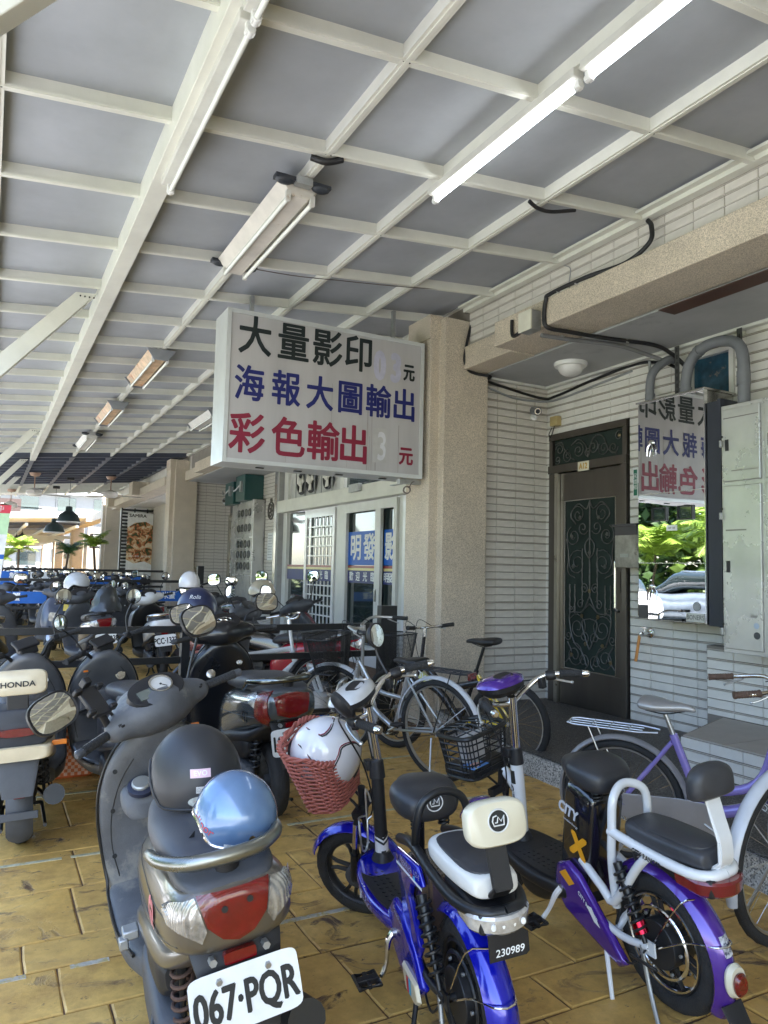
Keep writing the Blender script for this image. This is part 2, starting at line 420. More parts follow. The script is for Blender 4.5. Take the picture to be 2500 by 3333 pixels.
# the unseen left margin and the far end: larger slabs of the same floor
g = G()
yy = .2
g.bb((-.98, -26, -.03), (5.0, .195, -.001))
for i in range(60):
    y0 = y+i*.9
    for k in range(6): g.bb((-.98+k*1.02, y0+.006, -.03), (-.98+k*1.02+1.008, y0+.894, -.001))
tag(obj('paving', g, FLOOR, floor, flat=True), None, kind='stuff')
LINE = mat('worn_line_paint', (.50, .48, .33), .7, var=.3, scale=30, col2=(.45, .36, .15), thr=.55)
LINEW = mat('worn_white_paint', (.46, .43, .36), .7, var=.3, scale=30, col2=(.45, .36, .15), thr=.5)
for lab, yl, segs, mm in (('pale green painted line across the floor behind the near scooters', 3.98, ((-1.2, .40), (.44, .63), (.9, 1.5), (1.55, 2.9)), LINE),
                      ('broken pale painted line across the floor under the near vehicles', 2.92, ((-.4, .20), (.34, .47), (.95, 1.42)), LINEW),
                      ('pale painted line on the floor beyond the black rail', 5.05, ((.3, 1.2), (1.5, 3.0)), LINE)):
    g = G()
    for a, b in segs: g.bb((a, yl-.013, -.002), (b, yl+.013, .0022))
    tag(obj('painted_line', g, mm), lab, kind='structure')

g = G(); g.bb((-2.95, -26, -.05), (-1.003, 120, -.004)); tag(obj('pavement', g, mat('pavement_concrete', (.42, .43, .44), .85, var=.12, scale=2)), 'pale grey concrete pavement strip between the arcade and the street', kind='structure')
# granite porch step
GR_TOP = mat_speckle('granite_dark', (.085, .08, .075), (.035, .033, .031), (.17, .16, .15), 170)
GR_EDGE = mat_speckle('granite_pale', (.42, .41, .39), (.16, .16, .16), (.58, .57, .55), 120)
step = thing('porch_step', 'low granite step with dark top and pale speckled edge below the iron door', 'step')
g = G(); g.prism([(3.72, 5.96), (3.46, 4.6), (3.42, 3.6), (3.20, 2.4), (3.0, .5), (5.04, .5), (5.04, 5.96)], (0, 0, -.01), X_, Y_, (0, 0, .155))
obj('step_riser', g, GR_EDGE, step, flat=True)
g = G(); g.prism([(3.74, 5.955), (3.48, 4.61), (3.44, 3.61), (3.22, 2.41), (3.02, .52), (5.035, .52), (5.035, 5.955)], (0, 0, .146), X_, Y_, (0, 0, .014))
obj('step_top', g, GR_TOP, step, flat=True)

# ------------------------------------------------------------------ tiled walls
TS = {}
def tile_mesh(w_, h_, m):
    key = (round(w_, 3), round(h_, 3), m.name)
    if key not in TS:
        c = .003; d = .009; a, b = w_/2, h_/2
        g = G(); g.add([(-a, -b, 0), (a, -b, 0), (a, b, 0), (-a, b, 0), (-a+c, -b+c, d), (a-c, -b+c, d), (a-c, b-c, d), (-a+c, b-c, d)],
                       [(0, 1, 5, 4), (1, 2, 6, 5), (2, 3, 7, 6), (3, 0, 4, 7), (4, 5, 6, 7)])
        me = bpy.data.meshes.new('tile'); me.from_pydata([tuple(v) for v in g.v], [], g.f); me.materials.append(m); TS[key] = me
    return TS[key]
PER = .222
def sub(iv, a, b):
    out = []
    for p, q in iv:
        if b <= p or a >= q: out.append((p, q))
        else:
            if a > p: out.append((p, a))
            if b < q: out.append((b, q))
    return out
def tile_wall(wall, o, u, n, U, Zr, holes=(), m=TILE, z_off=.16, tw=.235, indiv=300, u_off=0.):
    """o: point on the plane (z=0), u: unit direction along the wall, n: outward normal"""
    o = Vector(o); u = Vector(u); n = Vector(n); R = Matrix((u, Z_, n)).transposed()
    T = []; ribs = G()
    k = int((Zr[0]-z_off)/PER)-1
    while z_off+k*PER < Zr[1]:
        zb = z_off+k*PER
        for r in range(3):
            z0 = zb+r*PER/3; z1 = z0+PER/3
            g0 = .0075 if r in (0, 1) else .0025; g1 = .0075 if r in (0, 2) else .0025
            a, b = max(z0+g0, Zr[0]), min(z1-g1, Zr[1])
            if b-a < .012: continue
            zm = (a+b)/2; iv = [(U[0], U[1])]
            for h in holes:
                if h[2] < zm < h[3]: iv = sub(iv, h[0], h[1])
            for p, q in iv:
                t = math.floor((p-u_off)/tw)*tw+u_off
                while t < q:
                    c, d = max(t, p)+.002, min(t+tw, q)-.002
                    if d-c > .015: T.append((((c+d)/2, (a+b)/2), d-c, b-a))
                    t += tw
        for zz in (zb, zb+PER/3):
            if Zr[0]+.01 < zz < Zr[1]-.01:
                iv = [(U[0], U[1])]
                for h in holes:
                    if h[2]-.005 < zz < h[3]+.005: iv = sub(iv, h[0], h[1])
                for p, q in iv:
                    c = o+u*(p+q)/2+Z_*zz+n*.003; ribs.box(c, (q-p, .005, .006), R)
        k += 1
    cam = Vector((0, 0, 1.42))
    T.sort(key=lambda t: (o+u*t[0][0]+Z_*t[0][1]-cam).length)
    rot = R.to_euler()
    for (c, w_, h_) in T[:indiv]:
        i = inst('tile', tile_mesh(w_, h_, m), wall, o+u*c[0]+Z_*c[1], rot)
    if len(T) > indiv:
        g = G()
        for (c, w_, h_) in T[indiv:]:
            me = tile_mesh(w_, h_, m); b = o+u*c[0]+Z_*c[1]
            g.add([b+R @ v.co for v in me.vertices], [tuple(p.vertices) for p in me.polygons])
        tag(obj('tiles', g, m, wall, flat=True), None, kind='stuff')
    if ribs.v: obj('tile_rib', ribs, RIB, wall, flat=True)
def wallbox(name, label, a, b, m=GROUT, cat='wall'):
    g = G(); g.bb(a, b); return tag(obj(name, g, m, flat=True), label, cat)
# wall with the iron door (faces -X)
g = G()
for p_, q_ in (((5.05, .2, 0), (5.35, 3.78, 3.34)), ((5.05, 3.78, 0), (5.35, 4.20, 2.82)), ((5.05, 3.78, 3.24), (5.35, 4.20, 3.34)), ((5.05, 4.20, 0), (5.35, 4.84, 3.34)), ((5.05, 4.84, 2.84), (5.35, 5.92, 3.34)), ((5.05, 5.92, 0), (5.35, 5.97, 3.34)), ((5.2, 3.7, 2.7), (5.34, 6.0, 3.3))): g.bb(p_, q_)
W = tag(obj('tiled_wall', g, GROUT, flat=True), 'pale ribbed tile wall around the wrought iron entrance door and the cabinets', 'wall')
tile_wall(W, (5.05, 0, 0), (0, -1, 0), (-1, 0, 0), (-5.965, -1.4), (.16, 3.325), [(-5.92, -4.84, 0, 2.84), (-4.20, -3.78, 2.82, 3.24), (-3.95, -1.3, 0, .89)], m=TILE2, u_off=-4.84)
W = wallbox('tiled_wall', 'low tiled section standing proud of the wall below the right steel meter cabinet', (4.93, .2, 0), (5.05, 3.955, .895))
tile_wall(W, (4.93, 0, 0), (0, -1, 0), (-1, 0, 0), (-3.95, -1.6), (.38, .885), [], m=TILE2, u_off=-3.95, z_off=.13)
# recess wall facing the camera
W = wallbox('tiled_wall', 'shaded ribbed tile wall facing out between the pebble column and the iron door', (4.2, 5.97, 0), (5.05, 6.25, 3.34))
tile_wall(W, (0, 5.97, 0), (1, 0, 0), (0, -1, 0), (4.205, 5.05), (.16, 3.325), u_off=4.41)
# fascia above the beams
W = wallbox('tiled_fascia', 'tiled strip between the metal canopy and the pebble beam', (3.99, -1, 3.54), (4.3, 16.9, 4.0))
tile_wall(W, (3.99, 0, 0), (0, -1, 0), (-1, 0, 0), (-5.85, -1.2), (3.545, 3.99), z_off=3.60, u_off=-5.85)
g = G(); g.bb((3.92, 5.135, 3.552), (3.985, 16.5, 3.556))
# bench ledge
bench = thing('tiled_ledge', 'low white tiled ledge with grey top at the foot of the wall behind the bicycles', 'ledge')
g = G(); g.prism([(4.13, 3.52), (4.93, 3.84), (4.93, .3), (4.13, .3)], (0, 0, .15), X_, Y_, (0, 0, .215)); obj('ledge_body', g, GROUT, bench, flat=True)
tile_wall(bench, (4.13, 0, 0), (0, -1, 0), (-1, 0, 0), (-3.52, -1.8), (.16, .363), m=TILE2, z_off=.215)
TOPT = mat('ledge_top_tile', (.42, .39, .355), .6, var=.1, bump=.3, bscale=30)
for k in range(9):
    y1 = 3.50-k*.30; g = G(); g.prism([(4.128, y1), (4.925, y1+(.31 if k == 0 else 0)), (4.925, y1-.294), (4.128, y1-.294)], (0, 0, .366), X_, Y_, (0, 0, .008)); obj('tile', g, TOPT, bench, flat=True)

# ------------------------------------------------------------------ pebble columns and beams
def column(y0, label, z1=3.62, depth=.61):
    g = G()
    P = [(3.71, y0), (4.21, y0), (4.21, y0+depth), (3.71, y0+depth), (3.71, y0+depth-.09), (3.61, y0+depth-.09), (3.61, y0+.09), (3.71, y0+.09)]
    c = thing('column', label, 'column', (0, 0, 0), group=None)
    g.prism(P, (0, 0, -.01), X_, Y_, (0, 0, z1+.01)); obj('shaft', g, AGG, c, flat=True, bevel=.008)
    g = G(); g.bb((3.60, y0+.10, z1-.0), (4.2, y0+depth-.1, z1+.23)); g.bb((3.72, y0+.01, z1+.0), (4.2, y0+.1, z1+.2)); obj('capital', g, AGG, c, flat=True)
    return c
column(5.85, 'pebble finished column beside the hanging sign, nearest of the row', 3.62)
column(17.2, 'pebble finished column behind the navy helmet, before the louvred screen', 3.6)
column(28.4, 'pebble finished column just past the pasta poster', 3.6)
column(39.6, 'pebble finished column beyond the palms, fourth along', 3.6)
column(50.5, 'pebble finished column far down the arcade, fifth along', 3.6)
column(61.5, 'pebble finished column at the far end of the arcade', 3.6)
def beam(label, segs):
    b = thing('pebble_beam', label, 'beam')
    for k, (x0, y0, y1, z0, z1) in enumerate(segs):
        g = G(); g.bb((x0, y0, z0), (4.19+.001*k, y1, z1)); obj('beam_segment', g, AGG, b, flat=True, bevel=.008)
    return b
beam('long pebble beam over the porch at upper right, stepping back before the column', ((3.75, -.5, 5.13, 3.345, 3.56), (3.92, 5.131, 5.848, 3.335, 3.556)))
beam('pebble beam between the hanging sign and the second column', ((3.92, 6.462, 7.1, 3.335, 3.556), (3.75, 7.101, 15.6, 3.345, 3.56), (3.92, 15.601, 17.198, 3.335, 3.556)))
beam('pebble beam with block ends beyond the second column', ((3.92, 17.812, 18.6, 3.32, 3.556), (3.75, 18.601, 22.0, 3.345, 3.56), (3.55, 22.001, 22.6, 3.345, 3.75), (3.75, 22.601, 26.8, 3.345, 3.56), (3.55, 26.801, 27.4, 3.345, 3.75), (3.9, 27.401, 28.39, 3.33, 3.555)))
beam('far pebble beam stepping along the distant arcade', ((3.75, 29.1, 33, 3.1, 3.4), (3.55, 33.001, 33.6, 3.1, 3.55), (3.75, 33.601, 38, 3.1, 3.4), (3.55, 38.001, 39.5, 3.1, 3.55), (3.75, 40.3, 50.4, 3.1, 3.4)))
# porch soffit
g = G(); g.bb((4.1955, -.5, 3.33), (5.05, 5.97, 3.345)); soff = tag(obj('porch_ceiling', g, SOFF, flat=True), 'grey painted ceiling of the porch above the iron door', 'ceiling')
g = G(); g.bb((4.172, 1.6, 3.322), (4.34, 3.73, 3.3285)); obj('brown_board', g, mat('brown_board', (.075, .032, .022), .5, var=.2, scale=4), soff, flat=True)
g = G(); g.bb((4.975, -.5, 3.305), (5.035, 5.95, 3.3285)); g.bb((4.2, 5.90, 3.305), (4.974, 5.95, 3.3285)); obj('edge_trim', g, CREAM2, soff, flat=True)
g = G(); g.bb((4.0, 6.47, 3.33), (5.3, 17.19, 3.345)); tag(obj('porch_ceiling', g, SOFF, flat=True), 'shaded arcade ceiling over the print shop front', 'ceiling')
# building above and behind (keeps the sky off the back of the wall)
g = G(); g.bb((4.31, -26, 3.36), (12, 28, 12)); tag(obj('building_upper_floors', g, TILE, flat=True), 'upper floors of the building over the arcade', 'building')
g = G(); g.bb((5.36, -26, 0), (5.6, 5.9, 3.35)); g.bb((3.2, -3.3, 0), (5.3, -3.0, 3.3)); tag(obj('building_wall', g, TILE, flat=True), 'plain building wall behind the tiled entrance front', 'wall')

# ------------------------------------------------------------------ metal canopy
SL = .09; TH = math.atan(SL)
def cz(x): return 3.9-SL*(3.98-x)
canopy = thing('canopy', 'metal canopy of grey roof panels on a cream steel grid over the arcade', 'canopy')
RS = Matrix.Rotation(-TH, 3, 'Y')       # slope along X (rises to +X)
YS = [1.92-.865*k for k in range(9, 0, -1)]+[1.92, 2.785, 3.65, 4.51, 5.36, 6.22, 7.05, 7.87, 8.69, 9.49, 10.27, 11.04, 11.81, 12.6, 13.4, 14.2, 15.0, 15.8, 16.5]
YD = [17.2+.62*k for k in range(11)]; YF = [24.2+.8*k for k in range(5)]
XS = [-.79, -.075, .76, 1.53, 2.29, 3.06, 3.90]
def slopebox(g, x0, x1, y0, y1, z0, z1):
    """box following the roof slope; z relative to the underside plane"""
    vs = [(x, y, cz(x)+z) for x in (x0, x1) for y in (y0, y1) for z in (z0, z1)]
    g.add(vs, [(0, 1, 3, 2), (4, 6, 7, 5), (0, 4, 5, 1), (2, 3, 7, 6), (0, 2, 6, 4), (1, 5, 7, 3)])
for yb in YS+YF:
    g = G(); slopebox(g, -.85, 3.90, yb-.018, yb+.018, .012, .075); slopebox(g, -.85, 3.90, yb-.028, yb+.019, 0, .012); slopebox(g, -.85, 3.9, yb-.025, yb-.018, -.006, 0)
    obj('cross_beam', g, CREAM, canopy, flat=True)
for i, xb in enumerate(XS):
    g = G()
    if i == 2:
        slopebox(g, xb-.075, xb+.035, -5.5, 17.2, -.09, .076)
        obj('main_beam', g, CREAM, canopy, flat=True, bevel=.004)
    elif i == 6:
        slopebox(g, xb-.0, xb+.075, -3, 5.84, -.002, .05); slopebox(g, xb-.06, xb, -3, 5.84, .03, .05); slopebox(g, xb-.0, xb+.075, 6.47, 17.1, -.002, .05)
        obj('wall_trim', g, CREAM, canopy, flat=True)
    else:
        slopebox(g, xb-.022, xb+.022, -5.5, 17.2, .01, .074); slopebox(g, xb-.028, xb+.028, -5.5, 17.2, -.002, .010)
        slopebox(g, xb-.01, xb+.01, -5.5, 17.2, -.007, -.002)
        obj('purlin', g, CREAM, canopy, flat=True)
rp = random.Random(3)
for a, b in zip(YS[:-1]+[YS[-1]], YS[1:]+[17.2]):
    for x0, x1 in zip(XS[:-1], XS[1:]):
        g = G(); n = 4; vs = []; fs = []
        for i in range(n+1):
            for j in range(n+1):
                x = x0+(x1-x0)*i/n; yv = a+(b-a)*j/n; s_ = sin(pi*i/n)*sin(pi*j/n)
                vs.append((x, yv, cz(x)+.070+.004+s_*rp.uniform(-.013, .003)))
        fs = [(i*(n+1)+j, i*(n+1)+j+1, (i+1)*(n+1)+j+1, (i+1)*(n+1)+j) for i in range(n) for j in range(n)]
        g.add(vs, fs); obj('roof_panel', g, PANEL, canopy, sharp=80)
g = G()
for yb in YS:
    for xb in XS[1:6]:
        if yb > 0:
            for dx in (-.016, .016): g.cyl((xb+dx, yb-.012, cz(xb)-.0005), (xb+dx, yb-.012, cz(xb)-.004), .0045, n=5)
tag(obj('screws', g, INK, canopy, flat=True), None, kind='stuff')
# roof skin above so no sky leaks through
g = G(); slopebox(g, -.92, 3.95, -26, 28.2, .10, .13); obj('roof_sheet', g, PANEL, canopy, flat=True)
g = G(); g.bb((3.955, -26, 3.985), (4.36, 28.2, 4.12)); obj('flashing', g, CREAM, canopy, flat=True)
g = G(); g.bb((4.02, 16.91, 3.57), (4.30, 28.2, 3.984)); obj('far_fascia', g, TILE, canopy, flat=True)
# dark stretch further down
for yb in YD:
    g = G(); slopebox(g, -.85, 3.95, yb-.05, yb+.05, -.02, .075); obj('dark_cross_beam', g, DARKP, canopy, flat=True)
for xb in XS[1:]:
    g = G(); slopebox(g, xb-.04, xb+.04, 17.2, 24, -.02, .08); obj('dark_purlin', g, mat('dark_grey_steel', (.14, .15, .18), .5), canopy, flat=True)
g = G(); slopebox(g, -.85, 3.9, 17.2, 28.2, .078, .095); obj('far_roof_panel', g, PANEL, canopy, flat=True)
g = G()
for xb in XS: slopebox(g, xb-.03, xb+.03, 24, 28.2, .0, .07)
obj('far_purlin', g, CREAM, canopy, flat=True)
# struts with bolted plates, and the outer posts that carry them
for yv in (2.03, 6.4, 13.52, 17.7, 21.5):
    g = G(); P = [(.675, cz(.675)+.0), (.515, cz(.515)), (-.95, 1.92), (-.95, 1.68)]
    g.prism(P, (0, yv-.045, 0), X_, Z_, (0, .09, 0)); s_ = obj('strut', g, CREAM, canopy, flat=True, bevel=.004)
    for k in range(4): g = G(); g.cyl((.55+k*.034, yv-.047, cz(.55)-.03), (.55+k*.034, yv-.053, cz(.55)-.03), .007, n=6); obj('bolt', g, INK, s_)
    g = G(); g.bb((-1.07, yv-.06, 0), (-.95, yv+.06, cz(-1.0)+.0)); obj('post', g, CREAM, canopy, flat=True)
# ------------------------------------------------------------------ fluorescent lights
LIT = mat('lit_tube', (.9, .95, 1), .4, emit=(.93, .97, 1.0), estr=3.0)
UNLIT = mat('unlit_tube', (.82, .84, .80), .25, coat=.4, var=.03)
FIX = mat('lamp_housing', (.62, .61, .57), .4, var=.1, col2=(.35, .22, .12), thr=.66)
def strip_light(label, x, y0, y1, lit, group=None, off=0.):
    t = thing('strip_light', label, 'ceiling light', (x, y0, cz(x)-off-.002), group=group)
    L = y1-y0
    g = G(); g.bb((-.035, 0, -.045), (.03, L, 0)); obj('housing', g, FIX, t, flat=True, bevel=.004)
    g = G(); g.cyl((.012, .03, -.072), (.012, L-.03, -.072), .0125, n=12); obj('tube', g, LIT if lit else UNLIT, t)
    for yy in (.015, L-.015): g = G(); g.bb((-.006, yy-.012, -.088), (.03, yy+.012, -.04)); g.cyl((.012, yy-.018, -.072), (.012, yy+.02, -.072), .019, n=12); obj('end_cap', g, WHITE, t, bevel=.002)
strip_light('lit fluorescent tube nearer the sign, shining white under a ceiling rib', 2.29, 2.50, 3.78, True)
strip_light('lit fluorescent tube at the top edge, nearest the camera', 2.29, 1.18, 2.46, True)
strip_light('unlit fluorescent tube under the wide main beam, farther of the pair', .76, 2.62, 4.04, False, off=.09)
strip_light('unlit fluorescent tube under the wide main beam, cut by the top edge', .76, 1.16, 2.58, False, off=.09)
RUSTF = mat('rusty_reflector', (.60, .42, .26), .45, var=.35, scale=8, col2=(.40, .13, .04), thr=.55)
def double_light(label, x, y0, y1, side, style=0):
    t = thing('twin_tube_light', label, 'ceiling light', (x, y0, cz(x)-.01))
    L = y1-y0
    g = G(); g.prism([(-.13, -.01), (-.05, -.10), (.05, -.10), (.13, -.01)], (0, .04, 0), X_, Z_, (0, L-.08, 0)); obj('reflector', g, side, t, flat=True, bevel=.004)
    for s_ in (-1, 1):
        g = G(); g.cyl((.075*s_, .05, -.115), (.075*s_, L-.05, -.115), .0145, n=10); tb = obj('tube', g, UNLIT, t)
        for yy in (.05, L-.05): g = G(); g.bb((.075*s_-.014, yy-.012, -.13), (.075*s_+.014, yy+.012, -.07)); obj('socket', g, WHITE if style else FIX, tb)
    if style == 0:
        for yy in (.02, L-.02):
            g = G()
            for a, b in ((-.17, -.055), (.055, .17)): g.ell(((a+b)/2, yy, -.025), (.06, .035, .03), 12)
            g.bb((-.17, yy-.03, -.03), (.17, yy+.03, -.008)); obj('end_bracket', g, mat('dark_bracket', (.03, .035, .045), .45), t)
        for y0_ in (-.02, L-.03): g = G(); g.bb((-.05, y0_, -.045), (.05, y0_+.05, -.0)); obj('clip', g, GALV, t, flat=True)
    else:
        for yy in (.0, L-.02): g = G(); g.prism([(-.15, 0), (-.07, -.115), (.07, -.115), (.15, 0)], (0, yy, 0), X_, Z_, (0, .02, 0)); obj('end_plate', g, mat('lamp_end_grey', (.25, .26, .28), .5), t, flat=True)
    return t
double_light('grimy unlit twin tube light with dark rounded end brackets, nearest of its row', 1.50, 3.92, 5.32, mat('stained_reflector', (.62, .58, .52), .4, var=.12, col2=(.35, .25, .16), thr=.62))
double_light('rust stained twin tube light just left of the hanging sign', 1.50, 7.9, 9.35, RUSTF, 1)
double_light('rust stained twin tube light, third along the ceiling', 1.50, 10.8, 12.3, RUSTF, 1)
double_light('small grey twin tube light before the dark roof stretch', 1.50, 13.7, 15.3, FIX, 0)
double_light('distant twin tube light beyond the ceiling fans', 1.3, 25.2, 26.4, FIX, 1)
double_light('twin tube light half hidden behind the left edge of the sign', 3.0, 11.2, 12.6, FIX, 1)
# ------------------------------------------------------------------ vehicle building blocks
TREAD = mat('tyre_rubber', (.022, .022, .023), .8, var=.3, scale=20, bump=.5, bscale=140)
RIMB = mat('black_rim', (.03, .03, .032), .35, metal=.4)
RIMS = mat('silver_rim', (.6, .6, .6), .25, metal=1)
SEATM = mat('seat_vinyl', (.045, .046, .052), .42, var=.2, scale=6, bump=.12, bscale=400)
SEATG = mat('grey_seat_vinyl', (.075, .077, .088), .48, var=.15, scale=5, bump=.12, bscale=400)
GRIPM = mat('grip_rubber', (.03, .03, .031), .7, bump=.8, bscale=260)
def tyre(name, parent, c, R, r, w=None, M=None, n=44, tread=True):
    """round tyre in the x-z plane with raised tread blocks"""
    g = G(M); w = w or r; c = Vector(c); rs = []; m = 14
    for i in range(n):
        a = 2*pi*i/n; d = Vector((cos(a), 0, sin(a))); ring = []
        for j in range(m):
            b = 2*pi*j/m; out = cos(b); k = 0
            if tread and out > .3 and j % 2 == (i % 2): k = .0022
            ring.append(c+d*(R-r+(r+k)*(math.copysign(abs(out)**.8, out)))+Vector((0, w*sin(b), 0)))
        rs.append(ring)
    g.rings(rs, True); return obj(name, g, TREAD, parent, sharp=60)
def cast_wheel(name, parent, c, R, r, M=None, rim=RIMB, spokes=5, w=None, hub=.045, fat=.03, disc=False, tread=True, hubm=None):
    t = tyre('tyre', parent, c, R, r, w, M, tread=tread); t.name = name
    c = Vector(c); ri = R-2*r
    g = G(M); g.torus(c, Y_, ri+.004, .010, 40, 8, rz=(w or r)*.8)
    for i in range(spokes):
        a = 2*pi*i/spokes+.3; d = Vector((cos(a), 0, sin(a))); s_ = Vector((-sin(a), 0, cos(a)))
        for q in (-1, 1):
            g.tube([c+d*hub*.7+s_*q*.012, c+d*(hub+ri)*.55+s_*q*.016, c+d*(ri+.002)+s_*q*.030], [.011, .009, .008], 6)
    obj('rim', g, rim, t)
    g = G(M); g.cyl(c-Y_*.05, c+Y_*.05, hub, n=20); g.cyl(c-Y_*.075, c+Y_*.075, .012, n=10); obj('hub', g, hubm or DGREY, t, bevel=.003)
    return t
def spoke_wheel(parent, c, R, r=.019, M=None, rimm=ALU, name='wheel', n=36, tread=True, nsp=28):
    t = tyre(name, parent, c, R, r, None, M, n=n, tread=tread); c = Vector(c); ri = R-2*r
    g = G(M); g.torus(c, Y_, ri-.003, .008, 40, 6, rz=.012); obj('rim', g, rimm, t)
    g = G(M)
    for i in range(nsp):
        a = 2*pi*i/nsp; b = a+(.55 if i % 4 < 2 else -.55); q = .028 if i % 2 else -.028
        g.tube([c+Vector((.022*cos(b), q, .022*sin(b))), c+Vector((ri*cos(a), 0, ri*sin(a)))], .0012, 3, caps=False)
    tag(obj('spokes', g, CHROME, t), None, kind='stuff')
    g = G(M); g.cyl(c-Y_*.035, c+Y_*.035, .016, n=12); g.cyl(c-Y_*.055, c+Y_*.055, .006, n=8); obj('hub', g, ALU, t)
    return t
def coil(g, a, b, R, r, turns=9, n=12):
    a = Vector(a); b = Vector(b); x, y, z = frame(b-a); L = (b-a).length; P = []
    for i in range(turns*n+1):
        t = i/(turns*n); P.append(a+z*L*t+(x*cos(2*pi*i/n)+y*sin(2*pi*i/n))*R)
    return g.tube(P, r, 6)
def shock(parent, a, b, R=.027, spring=None, M=None, body=None):
    a = Vector(a); b = Vector(b)
    g = G(M); g.cyl(a, b, .009, n=10); g.cyl(a+(b-a)*.55, b, .017, n=12); s_ = obj('shock_absorber', g, body or BLACK, parent)
    g = G(M); coil(g, a+(b-a)*.12, b-(b-a)*.08, R, .0055, 8); obj('spring', g, spring or BLACK, s_)
    return s_
def mirror(parent, base, tip, w=.065, h=.045, M=None, facing=(-1, 0, .1), round_=False, stem=BLACK, mid=None, tilt=0.):
    f = Vector(facing).normalized(); u = Z_.cross(f).normalized(); v = f.cross(u)
    if tilt: q = Matrix.Rotation(tilt, 3, f); u = q @ u; v = q @ v
    c = Vector(tip); g = G(M); e = 2.0 if round_ else 2.8
    rs = [se(c+f*(.008), w*.93, h*.93, u, v, 28, e), se(c+f*.010, w, h, u, v, 28, e), se(c-f*.004, w*1.02, h*1.02, u, v, 28, e), se(c-f*.02, w*.8, h*.78, u, v, 28, e), se(c-f*.027, w*.3, h*.3, u, v, 28, e)]
    g.rings(rs); o = obj('mirror', g, BPLA, parent)
    g = G(M); rs = []
    for k in range(5):
        q = 1-k/5; rs.append(se(c+f*(.0095+.004*(1-q*q)), w*.9*q, h*.9*q, u, v, 28, e))
    g.rings(rs); obj('mirror_glass', g, MIRROR, o, sharp=80)
    g = G(M); P = [base]+([mid] if mid else [])+[c-f*.015-v*h*.5]
    g.tube(P, .006, 8, k=6); obj('mirror_stem', g, stem, o)
    return o
def steer(ang, o=(.90, 0, .93), rake=26):
    a = radians(rake); return Matrix.Translation(o) @ Matrix.Rotation(ang, 4, Vector((-sin(a), 0, cos(a)))) @ Matrix.Translation(-Vector(o))
def grip(parent, a, b, M=None, r=.0165, end=None, m=None):
    a = Vector(a); b = Vector(b); g = G(M); L = (b-a).length; d = (b-a).normalized()
    prof = [(r*.8, 0), (r*1.15, .004), (r*1.15, .008)]
    for k in range(9): t = .012+(L-.024)*k/8; prof += [(r, t-.003), (r*1.07, t), (r, t+.003)]
    prof += [(r*1.15, L-.008), (r*1.1, L)]
    g.lathe(prof, a, d, 14); o = obj('grip', g, m or GRIPM, parent)
    if end: g = G(M); g.lathe([(r*.95, 0), (r*.95, .022), (r*.6, .03)], b, d, 14); obj('bar_end', g, end, o)
    return o
def lever(parent, a, b, M=None, m=None, r=.006):
    a = Vector(a); b = Vector(b); g = G(M); g.tube([a, a+(b-a)*.2+X_*.015, a+(b-a)*.7+X_*.012, b], [r*1.3, r*1.1, r*.9, r*.9], 8, k=5); g.ell(b, (r*1.5,)*3, 8)
    return obj('brake_lever', g, m or ALU, parent)
def plate(parent, c, txt, w=.26, h=.14, M=None, tilt=.25, size=.105, sx=.82, dim='wide', col=None, z2=None):
    """licence plate facing backwards (-x), leaning"""
    c = Vector(c); u = Vector((0, -1, 0)); v = Vector((sin(tilt)*1, 0, cos(tilt))); n = u.cross(v)
    g = G(M); rs = [se(c+n*t, w/2*q, h/2*q, u, v, 24, 9) for t, q in ((-.0015, 1), (.001, 1))]
    g.rings(rs); p = obj('licence_plate', g, col or WPRINT, parent, sharp=30)
    if txt: text('plate_lettering', txt, size, INK, p, (M or Matrix()) @ (c+n*.0022-v*h*.06), ((M or Matrix()).to_3x3() @ u), ((M or Matrix()).to_3x3() @ v), offset=.0028 if size > .05 else .001, sx=sx*.80)
    return p

